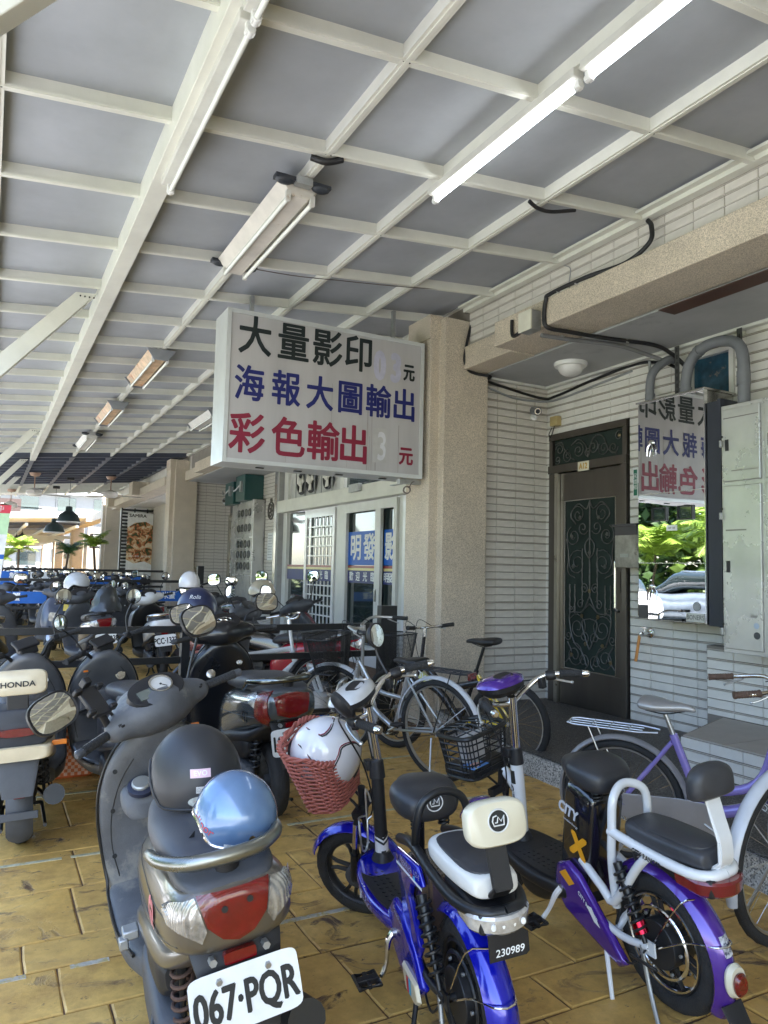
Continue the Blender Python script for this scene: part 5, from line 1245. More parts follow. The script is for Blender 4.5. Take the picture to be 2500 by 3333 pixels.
# polished meter cabinet with mirror doors
MIRC = mat('polished_steel', (.66, .66, .67), .0, metal=1, var=.0, scale=2)
c1 = thing('mirror_cabinet', 'mirror polished steel meter cabinet reflecting the sign and palms', 'cabinet', (4.70, 4.415, 1.07))
g = G(); g.bb((.004, -.645, 0), (.33, 0, 1.755)); g.bb((-.02, -.66, 1.756), (.34, .01, 1.77)); obj('cabinet_body', g, STEEL, c1, flat=True)
rr_ = random.Random(2)
for z0, z1 in ((0.005, .445), (.451, 1.0), (1.006, 1.75)):
    g = G(); n = 10; vs = [(-.004+.00012*sin(i*.9+z0*7)*sin(j*.6+1), -.002-.641*i/n, z0+(z1-z0)*j/n) for i in range(n+1) for j in range(n+1)]
    g.add(vs, [(i*(n+1)+j, i*(n+1)+j+1, (i+1)*(n+1)+j+1, (i+1)*(n+1)+j) for i in range(n) for j in range(n)]); 
    p_ = obj('cabinet_door', g, MIRC, c1, sharp=80)
    g = G(); g.bb((-.003, -.643, z0), (.0035, -.0015, z1)); obj('door_edge', g, STEEL, p_, flat=True)
g = G(); g.bb((-.012, -.655, .0), (.02, -.6455, 1.755)); obj('cabinet_corner', g, CHROME, c1, flat=True)
for k, yy in enumerate((.15, .40)):
    g = G()
    for a, b in (((yy-.0, .78), (yy+.145, .79)), ((yy, .88), (yy+.145, .89)), ((yy, .79), (yy+.012, .88)), ((yy+.133, .79), (yy+.145, .88))): g.bb((-.02, -b[0], a[1]), (-.005, -a[0], b[1]))
    wd = obj('meter_window', g, BLACK, c1, flat=True); g = G(); g.bb((-.009, -yy-.132, .791), (-.0065, -yy-.013, .879)); obj('window_pane', g, GLASS, wd, flat=True)
for z_ in (1.42, .26):
    g = G(); g.lathe([(.022, 0), (.022, .012), (.012, .016)], (-.004, -.14, z_), (-1, 0, 0), 14); lk = obj('latch', g, CHROME, c1)
    for s_ in (-1, 1): g = G(); g.tube([(-.014, -.14, z_), (-.02, -.14-.025*s_, z_-.04), (-.016, -.14-.035*s_, z_-.11)], [.007, .009, .006], 6, k=3); obj('latch_prong', g, CHROME, lk)
stk = []
g = G(); g.bb((-.0075, -.635, .01), (-.0055, -.47, .075)); s1 = obj('sticker', g, mat('grey_label', (.55, .55, .52), .5), c1, flat=True); text('sticker_lettering', 'BONERS', .05, INK, s1, (-.0085, -.553, .042), (0, -1, 0), Z_, sx=.85)
g = G(); g.rings([se((-.0055-t, -.565, .125), .035, .035, Y_, Z_, 24, 2) for t in (0, .0015)]); obj('round_sticker', g, mat('grey_sticker', (.30, .31, .33), .5), c1)
g = G(); g.bb((-.0075, -.39, .70), (-.0055, -.29, .745)); s2 = obj('sticker', g, WPRINT, c1, flat=True); text('sticker_lettering', '169 166', .022, INK, s2, (-.0085, -.34, .722), (0, -1, 0), Z_)
# side flank of that cabinet; the gap's shade is put into a near-black block
g = G(); g.bb((4.71, 3.60, 1.06), (4.92, 3.755, 2.72)); g.bb((4.66, 3.60, 1.06), (4.72, 3.63, 2.72)); tag(obj('gap_shade', g, mat('gap_shade_dark', (.03, .035, .05), .5), flat=True), 'dark block coloured as the shaded gap between the two steel cabinets', 'duct')
# worn right cabinet with four doors
WORN = mat('worn_painted_steel', (.60, .60, .59), .27, metal=.6, var=.16, scale=2.2, bump=.08, bscale=4, col2=(.48, .47, .44), thr=.68)
c2 = thing('meter_cabinet', 'scuffed pale steel cabinet with padlocked doors at the right edge', 'cabinet', (4.55, 3.52, .90))
g = G(); g.bb((.012, -1.3, 0), (.38, 0, 1.73)); obj('cabinet_body', g, WORN, c2, flat=True, bevel=.004)
for y0, y1 in ((.02, .31), (.345, .66), (.69, 1.0)):
    for z0, z1 in ((.03, 1.155), (1.185, 1.70)):
        g = G(); g.bb((-.004, -y1, z0), (.011, -y0, z1)); p_ = obj('cabinet_door', g, WORN, c2, flat=True, bevel=.006)
        g = G(); g.bb((-.010, -y0-.05, (z0+z1)/2-.04), (-.0045, -y0-.025, (z0+z1)/2+.04)); obj('door_lock', g, BPLA, p_, flat=True)
for y_, z_ in ((.01, 1.47), (.005, .96), (.005, .16)):
    g = G(); g.bb((-.03, -y_-.02, z_-.04), (-.012, -y_, z_+.01)); pk = obj('padlock', g, GALV, c2, bevel=.004); g = G(); g.cyl((-.01, -y_-.012, z_+.035), (-.02, -y_-.012, z_+.035), .008, n=10); obj('hasp', g, INK, pk)
for (yy, zz, rad, mm) in ((.265, .20, .020, mat('blue_grey_sticker', (.40, .48, .60), .5)), (.268, .135, .024, mat('charcoal_sticker', (.06, .065, .07), .5))): g = G(); g.rings([se((-.0045-t, -yy, zz), rad, rad, Y_, Z_, 24, 2) for t in (0, .0015)]); obj('round_sticker', g, mm, c2)
for a in ((.03, .30, 1.63, 1.637), (.09, .30, 1.255, 1.262), (.04, .20, .84, .850), (.22, .27, .255, .27)): g = G(); g.bb((-.0055, -a[1], a[2]), (-.0042, -a[0], a[3])); obj('scrape', g, mat('scrape_grey', (.20, .19, .18), .7), c2, flat=True)

# window above, pipes, struts
wn = thing('window', 'small blue glass window with cream frame above the mirror cabinet', 'window', (5.05, 4.20, 2.80))
for a, b in (((-.03, -.045, .02), (.05, 0, .43)), ((-.03, -.44, .02), (.05, -.40, .43)), ((-.03, -.4, .39), (.05, -.0455, .43))): g = G(); g.bb(a, b); obj('window_frame', g, CREAM2, wn, flat=True)
g = G(); g.bb((.012, -.40, .0), (.02, -.045, .39)); obj('pane', g, mat('blue_pattern_glass', (.015, .06, .10), .12, coat=.5, var=.5, scale=9, col2=(.22, .19, .14), thr=.60), wn, flat=True)
PVC = mat('grey_pipe', (.17, .18, .20), .5, var=.1)
def pipe(label, pts, r, m=PVC, k=8, name='pipe', n=14, cat='pipe', couplings=()):
    g = G(); g.tube(pts, r, n, k=k); o = tag(obj(name, g, m, sharp=70), label, cat)
    for a, b in couplings: g = G(); g.cyl(a, b, r*1.13, n=n); obj('coupling', g, m, o)
    return o
pipe('thick grey pipe arching from the mirror cabinet over to the right cabinet', [(4.80, 4.02, 2.82), (4.80, 4.02, 2.95), (4.80, 3.98, 3.09), (4.78, 3.86, 3.17), (4.76, 3.68, 3.18), (4.74, 3.52, 3.12), (4.73, 3.46, 2.98), (4.73, 3.46, 2.60)], .042, couplings=(((4.73, 3.46, 2.90), (4.73, 3.46, 2.80)), ((4.80, 4.02, 2.84), (4.80, 4.02, 2.90)), ((4.787, 3.90, 3.155), (4.78, 3.87, 3.165))))
pipe('short grey pipe rising from the mirror cabinet and bending back to the wall', [(4.82, 4.40, 2.82), (4.82, 4.40, 3.0), (4.84, 4.38, 3.12), (4.95, 4.34, 3.22), (5.04, 4.32, 3.24)], .036, couplings=(((4.82, 4.40, 2.84), (4.82, 4.40, 2.93)),))
for lab, y_, z0, z1 in (('dark slotted steel angle left of the small window', 4.24, 2.82, 3.31), ('dark slotted steel angle behind the arched pipe', 3.66, 2.60, 3.30)):
    t = thing('slotted_angle', lab, 'bracket', (4.93, y_, z0)); g = G(); g.bb((0, -.045, 0), (.004, .0, z1-z0)); g.bb((0, -.004, 0), (.05, 0, z1-z0)); obj('angle_bar', g, mat('dark_angle', (.10, .10, .10), .5, metal=.5), t, flat=True)
    for k in range(int((z1-z0)/.06)): g = G(); g.bb((-.0015, -.03, .02+k*.06), (-.0002, -.018, .055+k*.06)); obj('slot', g, INK, t, flat=True)
KB = mat('black_cable', (.014, .014, .016), .45); KG = mat('grey_conduit', (.20, .20, .21), .5); KGL = mat('light_grey_hose', (.30, .31, .32), .5)
def wire(label, pts, r, m=KB, k=8, name='cable', clips=()):
    o = pipe(label, pts, r, m, k, name, 8, 'cable')
    for c in clips: g = G(); c = Vector(c); g.box(c, (.03, .012, .03)); obj('clip', g, mat('cable_clip', (.5, .5, .5), .5), o, bevel=.003)
    return o
wire('thick black cable curving from the canopy down across the pebble beam', [(3.93, 3.60, 3.88), (3.92, 3.56, 3.82), (3.90, 3.56, 3.70), (3.84, 3.72, 3.60), (3.74, 4.0, 3.573), (3.73, 4.38, 3.57), (3.735, 4.44, 3.54), (3.735, 4.46, 3.42), (3.76, 4.45, 3.33), (3.95, 4.42, 3.318), (4.3, 4.38, 3.315), (4.75, 4.3, 3.312), (4.93, 4.26, 3.25), (5.03, 4.22, 3.16)], .017, clips=((3.735, 4.1, 3.565), (3.735, 4.30, 3.57), (4.1, 4.40, 3.318), (4.5, 4.34, 3.316)))
wire('black cable running down the column and along the top of the tile wall', [(4.02, 5.84, 3.86), (3.97, 5.835, 3.70), (3.93, 5.835, 3.52), (3.92, 5.83, 3.42), (3.96, 5.83, 3.34), (4.05, 5.835, 3.315), (4.20, 5.80, 3.30), (4.24, 5.90, 3.285), (4.5, 5.945, 3.26), (4.95, 5.94, 3.21), (5.02, 5.80, 3.215), (5.03, 5.3, 3.27), (5.03, 4.75, 3.30), (5.03, 4.45, 3.24), (5.03, 4.3, 3.16)], .014)
wire('grey conduit dropping beside the black cable on the column', [(4.06, 5.843, 3.86), (4.05, 5.843, 3.74), (4.07, 5.84, 3.62), (4.04, 5.838, 3.55), (3.97, 5.838, 3.50)], .011, KGL)
wire('grey hose sagging along the tile wall top below the black cable', [(4.22, 5.93, 3.24), (4.6, 5.95, 3.17), (4.98, 5.94, 3.18), (5.03, 5.7, 3.18), (5.035, 5.2, 3.22), (5.035, 4.8, 3.25)], .012, KGL)
wire('grey conduit crossing the porch ceiling from the junction box', [(3.80, 4.57, 3.305), (4.1, 4.54, 3.31), (4.5, 4.46, 3.31), (4.8, 4.40, 3.26), (4.98, 4.33, 3.20)], .018, KG, clips=((4.0, 4.55, 3.318), (4.3, 4.50, 3.318), (4.6, 4.44, 3.31)))
wire('thin grey wire hanging over the tiled strip', [(3.96, 4.48, 3.88), (3.965, 4.42, 3.83), (3.97, 4.44, 3.72), (3.97, 4.42, 3.58)], .004, KGL)
wire('thin hose dropping from the cable bundle to the mirror cabinet', [(4.98, 4.55, 3.27), (5.0, 4.56, 3.10), (4.99, 4.53, 2.98), (4.9, 4.42, 2.83)], .012, KGL)
wire('dark cable slung under the canopy rib left of the lit tube', [(1.45, 3.69, cz(1.45)-.005), (1.53, 3.66, cz(1.5)-.03), (1.62, 3.65, cz(1.6)-.004)], .02)
wire('thin wire sagging along a canopy rib behind the first twin light', [(1.6, 5.40, cz(1.6)-.0), (2.0, 5.37, cz(2)-.03), (2.4, 5.40, cz(2.4)-.012), (2.9, 5.35, cz(2.9)-.02), (3.3, 5.35, cz(3.3)-.0)], .004, mat('brown_wire', (.12, .10, .09), .6))
wire('dark cable drooping between canopy ribs near the wall', [(2.96, 3.69, cz(2.96)-.0), (3.04, 3.70, cz(3.04)-.030), (3.16, 3.71, cz(3.16)-.03), (3.34, 3.68, cz(3.3)-.0)], .013)
jb = thing('junction_box', 'cream square junction box on the corner of the pebble beam', 'junction box', (3.745, 4.66, 3.32)); g = G(); g.bb((-.09, -.15, 0), (0, 0, .155)); obj('box_body', g, GALV, jb, flat=True); g = G(); g.bb((-.105, -.153, -.003), (-.0905, .003, .158)); obj('box_lid', g, mat('cream_lid', (.68, .66, .56), .4), jb, flat=True, bevel=.004)
pipe('short black bent conduit beside the cream junction box', [(3.73, 4.86, 3.50), (3.73, 4.86, 3.40), (3.72, 4.82, 3.35), (3.71, 4.72, 3.36)], .014, KB, 5)
dl = thing('dome_light', 'white domed ceiling light on the porch ceiling', 'ceiling light', (4.60, 5.12, 3.33)); g = G(); g.lathe([(.15, 0), (.15, -.02), (.14, -.035)], (0, 0, 0), Z_, 28); obj('lamp_base', g, WHITE, dl); g = G(); g.lathe([(.115, -.034), (.112, -.06), (.095, -.09), (.06, -.112), (.02, -.12), (.001, -.121)], (0, 0, 0), Z_, 28); obj('lamp_globe', g, mat('opal_glass', (.72, .71, .70), .3, coat=.3), dl, sharp=80)
def cctv(label, loc, rz):
    t = thing('security_camera', label, 'security camera', loc, rz); g = G(); g.cyl((0, 0, 0), (.03, 0, 0), .035, n=16); g.tube([(.02, 0, 0), (.07, 0, -.01), (.08, 0, .04)], .011, 8); obj('camera_mount', g, WHITE, t)
    g = G(); g.cyl((-.0, 0, .075), (.17, 0, .03), .042, n=18); b_ = obj('camera_body', g, mat('camera_grey', (.16, .17, .18), .4), t, bevel=.004); g = G(); g.cyl((.168, 0, .0305), (.176, 0, .0285), .034, n=18); obj('lens_ring', g, CHROME, b_); g = G(); g.cyl((.175, 0, .029), (.178, 0, .028), .022, n=16); obj('lens', g, INK, b_)
cctv('grey bullet security camera in the corner above the iron door', (4.86, 5.96, 3.0), radians(-115))
yb_ = thing('adapter_box', 'small yellowed box with looped wire beside the security camera', 'junction box', (5.04, 5.84, 2.95)); g = G(); g.bb((-.07, -.10, -.05), (0, .0, .05)); obj('box_body', g, mat('yellowed_plastic', (.42, .33, .15), .5), yb_, bevel=.008); g = G(); g.tube([(-.05, -.05, -.05), (-.07, -.04, -.13), (-.06, .0, -.16), (-.05, .03, -.12), (-.04, .0, -.06)], .005, 6, k=6); obj('wire_loop', g, KB, yb_)
fa = thing('tap', 'chrome garden tap with a short orange hose on the white tile wall', 'tap', (5.04, 4.60, .93)); g = G(); g.lathe([(.042, 0), (.040, .012), (.02, .02)], (0, 0, 0), (-1, 0, 0), 20); g.cyl((0, 0, 0), (-.10, 0, 0), .013, n=12); g.tube([(-.09, 0, 0), (-.11, .01, -.0), (-.115, .02, -.03)], .012, 10, k=4); g.cyl((-.08, 0, 0), (-.08, 0, .04), .008, n=10); g.box((-.08, 0, .045), (.015, .06, .012)); obj('tap_body', g, CHROME, fa)
g = G(); g.tube([(-.115, .02, -.02), (-.12, .035, -.12), (-.13, .05, -.24)], .013, 12, k=4); obj('hose', g, mat('orange_hose', (.60, .25, .06), .35, coat=.4), fa)

# ------------------------------------------------------------------ print shop front (plane x = 5.05, y 8.9 .. 13.7)
XF = 5.05
sf = thing('shopfront', 'white framed glass shopfront of the print shop with blue window lettering', 'shopfront', (XF, 0, 0))
def sbox(name, y0, y1, z0, z1, d0, d1, m, par=None, bevel=0):
    g = G(); g.bb((-d1, y0, z0), (-d0, y1, z1)); return obj(name, g, m, par or sf, flat=True, bevel=bevel)
sbox('sill', 8.0, 13.6, .0, .16, -.05, .04, WHITE)
for y in (13.45, 11.15, 8.85, 7.2): pass
sbox('front_frame', 13.42, 13.62, .161, 3.32, -.05, .03, CREAM2); sbox('front_frame', 10.82, 11.12, .161, 2.44, -.05, .03, CREAM2); sbox('front_frame', 8.90, 9.02, .161, 2.44, -.05, .03, CREAM2)
sbox('header_beam', 7.0, 13.70, 2.45, 2.68, -.05, .14, CREAM, bevel=.006); sbox('header_sensor', 10.0, 10.35, 2.58, 2.70, .141, .20, GALV, bevel=.006)
sbox('header_frame', 7.0, 13.41, 3.2, 3.325, -.05, .03, CREAM2); sbox('front_frame', 10.9, 11.05, 2.69, 3.19, -.05, .02, CREAM2)
sbox('transom_pane', 7.0, 10.89, 2.69, 3.19, -.04, -.03, GLASS); sbox('transom_pane', 11.06, 13.41, 2.69, 3.19, -.04, -.03, mat('pale_panel', (.55, .55, .53), .5))
sbox('pane', 12.5, 13.41, .17, 2.44, -.04, -.03, GLASS); sbox('pane', 11.121, 12.5, .17, 2.44, -.04, -.03, GLASS); sbox('pane', 9.021, 10.81, .17, 2.44, -.04, -.03, GLASS); sbox('pane', 7.6, 8.89, .17, 2.44, -.04, -.03, GLASS)
# sliding door leaves
def leaf(y0, y1, z0=.17, z1=2.43, w_=.09, d0=.032, lattice=False):
    for a in ((y0, y0+w_, z0, z1), (y1-w_, y1, z0, z1), (y0+w_+.001, y1-w_-.001, z0, z0+.12), (y0+w_+.001, y1-w_-.001, z1-.14, z1)): sbox('leaf_frame', *a, d0-.03, d0+.02, WHITE if lattice else CREAM2)
    if lattice:
        n = 7; h = 12
        for i in range(1, n): q = y0+w_+(y1-y0-2*w_)*i/n; sbox('lattice_bar', q-.011, q+.011, z0+.121, z1-.141, d0-.01, d0+.006, WHITE)
        for j in range(1, h): q = z0+.12+(z1-z0-.26)*j/h; sbox('lattice_bar', y0+w_+.001, y1-w_-.001, q-.012, q+.012, d0-.008, d0+.008, WHITE)
leaf(11.16, 12.45, lattice=True); leaf(9.62, 10.80); leaf(9.03, 9.60, d0=.05); leaf(7.65, 8.88, lattice=True)
sbox('door_pull', 9.615, 9.645, .95, 1.12, .053, .08, STEEL)
# printed films on the glass
FB = mat('film_blue', (.01, .12, .55), .35, spec=.2, var=.12, scale=1.5)
for y0, y1 in ((9.72, 10.71), (9.12, 9.51)): sbox('blue_film', y0, y1, 1.475, 1.99, -.002, .0015, FB)
for y0, y1 in ((12.52, 13.40), (11.26, 12.35), (9.72, 10.71), (9.12, 9.51), (7.75, 8.79)):
    d = .042 if y0 in (11.26, 7.75) else -.002
    sbox('red_stripe', y0, y1, 1.43, 1.465, d, d+.003, mat('stripe_red', (.28, .02, .03), .3)); sbox('yellow_stripe', y0, y1, 1.39, 1.429, d, d+.003, mat('stripe_yellow', (.70, .60, .25), .3)); sbox('navy_stripe', y0, y1, 1.20, 1.389, d, d+.003, NAVYP)
def stext(s, y, z, size, d, off=.0, sx=1.): text('window_lettering', s, size, WPRINT, sf, (-d, y, z), (0, -1, 0), Z_, offset=off, sx=sx)
stext('明', 10.44, 1.72, .42, .003, .011, .95); stext('發', 9.98, 1.72, .42, .003, .011, .95); stext('影', 9.315, 1.72, .42, .003, .011, .82)
for ch, y in zip('歡迎光臨', (12.17, 11.93, 11.69, 11.45)): stext(ch, y, 1.29, .15, .0465, .004)
for ch, y in zip('歡迎光臨', (10.58, 10.35, 10.1, 9.85)): stext(ch, y, 1.29, .15, .002, .004)
for ch, y in zip('明發影', (9.43, 9.31, 9.19)): stext(ch, y, 1.29, .145, .002, .004)
for ch, y in zip('明發', (8.65, 8.45)): stext(ch, y, 1.29, .145, .0465, .004)
# interior shown through glass: lit tubes and a counter
t = thing('strip_light', 'pair of bright tubes glowing through the shop transom glass', 'ceiling light', (XF-.0, 9.3, 3.0))
for k in (0, .12): g = G(); g.cyl((-.012+0, .0+k*2, .02+k*.6), (-.012, 1.35+k*2, .02+k*.6), .014, n=8); obj('tube', g, LIT, t)
# wall fans behind the transom
for k, y in enumerate((12.75, 12.3, 11.55)):
    t = thing('exhaust_fan', ('leftmost of the three pale fans in the shop transom', 'middle one of the three pale fans in the shop transom', 'rightmost of the three pale fans in the shop transom')[k], 'fan', (XF, y, 2.95))
    g = G(); g.torus((-.02, 0, 0), X_, .19, .02, 30, 8); obj('fan_ring', g, mat('fan_dark', (.05, .05, .055), .5), t)
    g = G(); g.cyl((-.005, 0, 0), (-.012, 0, 0), .185, n=28); obj('fan_back', g, INK, t)
    for q in range(3):
        a = 2*pi*q/3+.5; g = G(); rs = [se((-.035-.01*s_, 0+.02*s_*10*cos(a)*.8, .2*s_*sin(a)*.8), .012, .03+.05*s_, X_, Vector((0, -sin(a), cos(a))), 12, 2) for s_ in (.15, .5, .9, 1)]; g.rings(rs); obj('fan_blade', g, mat('fan_white', (.72, .70, .64), .4), t)
    g = G(); g.lathe([(.075, 0), (.075, .03), (.05, .055)], (-.03, .0, .02), (-1, 0, 0), 18); obj('fan_hub', g, mat('fan_white', (.72, .70, .64), .4), t)
    g = G(); g.bb((-.05, -.23, -.25), (-.035, -.215, .25)); g.bb((-.05, .215, -.25), (-.035, .23, .25)); obj('fan_frame', g, GALV, t, flat=True)
# wall section with meter cabinet, second entrance
W = wallbox('tiled_wall', 'tile wall with the round meter cabinet between shopfront and second door', (XF, 13.70, 0), (5.35, 17.18, 3.34))
tile_wall(W, (XF, 0, 0), (0, -1, 0), (-1, 0, 0), (-16.4, -13.9), (.16, 3.325), [(-16.4, -14.75, 1.0, 2.85)], tw=.235, indiv=160)
W2b = wallbox('steel_edged_jamb', 'bright steel corner trim at the left edge of the print shop', (4.93, 13.66, 0), (5.06, 13.86, 3.33), mat('jamb_grey', (.35, .35, .34), .5), 'trim'); g = G(); g.bb((4.915, 13.74, 0), (4.93, 13.88, 3.33)); obj('steel_edge', g, CHROME, W2b, flat=True)
W = wallbox('tiled_wall', 'shaded ribbed tile wall facing out behind the second column', (4.21, 17.35, 0), (5.3, 17.6, 3.34))
tile_wall(W, (0, 17.35, 0), (1, 0, 0), (0, -1, 0), (4.22, 5.05), (.16, 3.325), indiv=200)
d2 = thing('entrance_door', 'narrow dark second entrance door left of the round meters', 'door', (XF, 17.3, .1))
g = G(); g.bb((-.02, -.85, 0), (.02, 0, 2.35)); obj('door_leaf', g, DST, d2, flat=True); g = G(); g.bb((-.05, -.12, 0), (-.021, 0, 2.5)); g.bb((-.05, -.85, 2.36), (-.021, -.121, 2.5)); obj('door_frame', g, DST2, d2, flat=True)
g = G(); g.bb((-.03, -.8, 2.55), (-.02, -.13, 2.95)); tp = obj('transom_grille', g, INK, d2, flat=True)
g = G()
for k in range(7): g.tube([(-.035, -.16-.09*k, 2.56), (-.035, -.19-.09*k, 2.75), (-.035, -.16-.09*k, 2.94)], .01, 5, k=3)
tag(obj('grille_bars', g, IRON, tp), None, kind='stuff')
g = G(); g.bb((-.03, -.55, .35), (-.022, -.14, 2.0)); obj('door_glass', g, GLASS, d2, flat=True)
mc = thing('round_meter_cabinet', 'steel cabinet with rows of round meter windows by the second door', 'cabinet', (XF-.25, 16.3, 1.0))
g = G(); g.bb((0, -1.5, -.35), (.25, 0, 1.8)); obj('cabinet_body', g, WORN, mc, flat=True, bevel=.005)
for z0, z1 in ((-.32, .22), (.25, 1.0), (1.03, 1.77)):
    for y0, y1 in ((.42, .93), (.95, 1.47)): g = G(); g.bb((-.012, -y1, z0), (-.001, -y0, z1)); obj('cabinet_door', g, mat('plated_door', (.62, .62, .60), .25, metal=.6, var=.15), mc, flat=True)
for r_ in range(5):
    for c_ in range(4):
        z = (.42, .66, .88, 1.22, 1.54)[r_]; yy = .55+.25*c_; g = G(); g.torus((-.016, -yy, z), X_, .075, .012, 20, 6); mw = obj('meter_window', g, INK, mc); g = G(); g.cyl((-.013, -yy, z), (-.017, -yy, z), .068, n=20); obj('meter_glass', g, mat('meter_glass', (.20, .21, .20), .15, coat=1), mw)
        g = G(); g.bb((-.0145, -yy-.05, z-.115), (-.0125, -yy+.05, z-.10)); obj('meter_label', g, INK, mw, flat=True)
eb = thing('electric_box', 'small grey switch boxes stacked left of the round meter cabinet', 'switch box', (XF-.14, 16.75, 1.25)); g = G(); g.bb((0, -.42, 0), (.14, 0, .62)); obj('lower_box', g, WORN, eb, flat=True); g = G(); g.bb((0, -.42, .63), (.14, 0, 1.25)); obj('upper_box', g, WORN, eb, flat=True); g = G(); g.bb((-.006, -.26, .36), (0, -.14, .5)); obj('meter_window', g, INK, eb, flat=True)
GBX = mat('bottle_green_metal', (.015, .075, .075), .35, coat=.3)
for k, (y, z0, z1) in enumerate(((16.35, 2.75, 3.32), (15.55, 2.78, 3.40))):
    t = thing('green_box', ('farther of two bottle green metal boxes hung high on the tile wall', 'nearer of two bottle green metal boxes hung high on the tile wall')[k], 'metal box', (XF-.42, y, z0)); g = G(); g.bb((0, -.62, 0), (.42, 0, z1-z0-.08)); obj('box_body', g, GBX, t, flat=True, bevel=.01); g = G(); g.bb((-.05, -.5, .18), (0, -.42, .40)); g.tube([(-.02, -.46, .35), (-.06, -.1, .22), (-.03, .1, .32)], .018, 8, k=4); obj('valve_pipe', g, GALV, t)
cctv('small dark security camera high beside the green metal boxes', (4.9, 17.34, 2.9), radians(-110))
em = thing('wall_emblem', 'dark round cast iron emblem on the tiles beside the meter cabinet', 'emblem', (XF-.012, 14.4, 2.55)); g = G(); g.torus((0, 0, 0), X_, .17, .02, 26, 6)
for k in range(5): a = 2*pi*k/5; g.torus((0, .08*cos(a), .08*sin(a)), X_, .05, .014, 16, 6)
g.box((0, 0, .2), (.03, .1, .1)); obj('emblem_casting', g, mat('cast_iron', (.10, .09, .08), .5, metal=.5), em)
nt_ = thing('paper_notice', 'white paper notice taped to the tiles right of the meter cabinet', 'notice', (XF-.012, 14.55, 1.55)); g = G(); g.bb((-.003, -.32, 0), (0, 0, .55)); pn_ = obj('paper', g, WPRINT, nt_, flat=True)
for k in range(9): g = G(); g.bb((-.0045, -.28, .05+k*.055), (-.0032, -.04, .06+k*.055)); obj('print_line', g, mat('faint_print', (.35, .35, .4), .5), pn_, flat=True)
vp = pipe('pipes and valves standing before the tiles left of the shop corner', [(4.9, 14.3, .9), (4.9, 14.3, 1.1), (4.9, 14.1, 1.15), (4.9, 13.95, 1.05), (4.9, 13.95, .5)], .04, GALV)

# ------------------------------------------------------------------ louvred screen with pasta poster, window, far shops
lv = thing('louvre_screen', 'dark slatted steel screen carrying the pasta poster', 'screen', (3.98, 26.5, 0))
for k in range(26):
    g = G(); g.bb((0, -.02, .25+k*.118), (1.25, .02, .25+k*.118+.065)); obj('slat', g, BLACK, lv, flat=True)
for xx in (0, .42, .84, 1.25): g = G(); g.bb((xx-.02, .021, 0), (xx+.02, .06, 3.3)); obj('screen_post', g, BLACK, lv, flat=True)
g = G(); g.bb((3.98, 26.8, 0), (5.4, 26.9, 3.3)); tag(obj('white_backing_wall', g, WPRINT, flat=True), 'pale wall seen between the slats of the dark screen', 'wall')
po = thing('food_poster', 'tall poster of a white plate of pasta on the slatted screen', 'poster', (4.16, 26.42, 1.0))
g = G(); g.bb((0, 0, 0), (.86, .012, 2.15)); obj('poster_board', g, WPRINT, po, flat=True)
FOOD = bpy.data.materials.new('food_print'); FOOD.use_nodes = True; n = FOOD.node_tree.nodes; l = FOOD.node_tree.links; tc = n.new('ShaderNodeTexCoord'); nz = n.new('ShaderNodeTexNoise'); nz.inputs['Scale'].default_value = 5.5; nz.inputs['Detail'].default_value = 6; nz.inputs['Distortion'].default_value = 1.2; l.new(tc.outputs['Object'], nz.inputs['Vector'])
cr = n.new('ShaderNodeValToRGB'); e = cr.color_ramp.elements; e[0].position = .30; e[0].color = (.02, .04, .02, 1); e[1].position = .75; e[1].color = (.8, .76, .68, 1)
for p_, c_ in ((.40, (.06, .10, .03, 1)), (.46, (.42, .08, .02, 1)), (.52, (.62, .38, .18, 1)), (.60, (.75, .62, .42, 1))): q = e.new(p_); q.color = c_
l.new(nz.outputs['Fac'], cr.inputs[0]); l.new(cr.outputs[0], n['Principled BSDF'].inputs['Base Color'])
g = G(); g.prism([(.0, .55), (.25, .42), (.6, .5), (.86, .38), (.86, 1.72), (.6, 1.85), (.25, 1.80), (0, 1.62)], (0, -.002, 0), X_, Z_, (0, -.003, 0)); obj('food_picture', g, FOOD, po, flat=True)
text('poster_lettering', 'SAMIRA', .15, INK, po, (.33, -.004, 2.04), X_, Z_, offset=.004, sx=1.1); text('poster_lettering', '天然 · 手作 · 義式料理', .075, WPRINT, po, (.43, -.008, .66), X_, Z_)
W = wallbox('tiled_wall', 'distant ribbed tile wall behind the third column', (4.21, 28.9, 0), (5.2, 29.1, 3.3)); tile_wall(W, (0, 28.9, 0), (1, 0, 0), (0, -1, 0), (4.22, 5.0), (1.6, 3.2), indiv=0)
g = G(); g.bb((5.0, 24, 0), (5.3, 70, 3.4)); g.bb((4.4, 39.9, 0), (5.2, 40.1, 3.2)); tag(obj('far_arcade_wall', g, mat('far_wall', (.42, .38, .33), .7), flat=True), 'distant grey brown arcade wall behind the far columns', 'wall')
ac = thing('wall_speaker', 'small dark box speaker on the wall past the third column', 'speaker', (4.35, 38.5, 2.45)); g = G(); g.bb((0, -.6, -.35), (.7, 0, .35)); obj('speaker_body', g, BPLA, ac, flat=True); g = G(); g.bb((.08, -.61, -.25), (.62, -.601, .28)); obj('speaker_front', g, mat('pale_grille', (.45, .45, .43), .6), ac, flat=True)
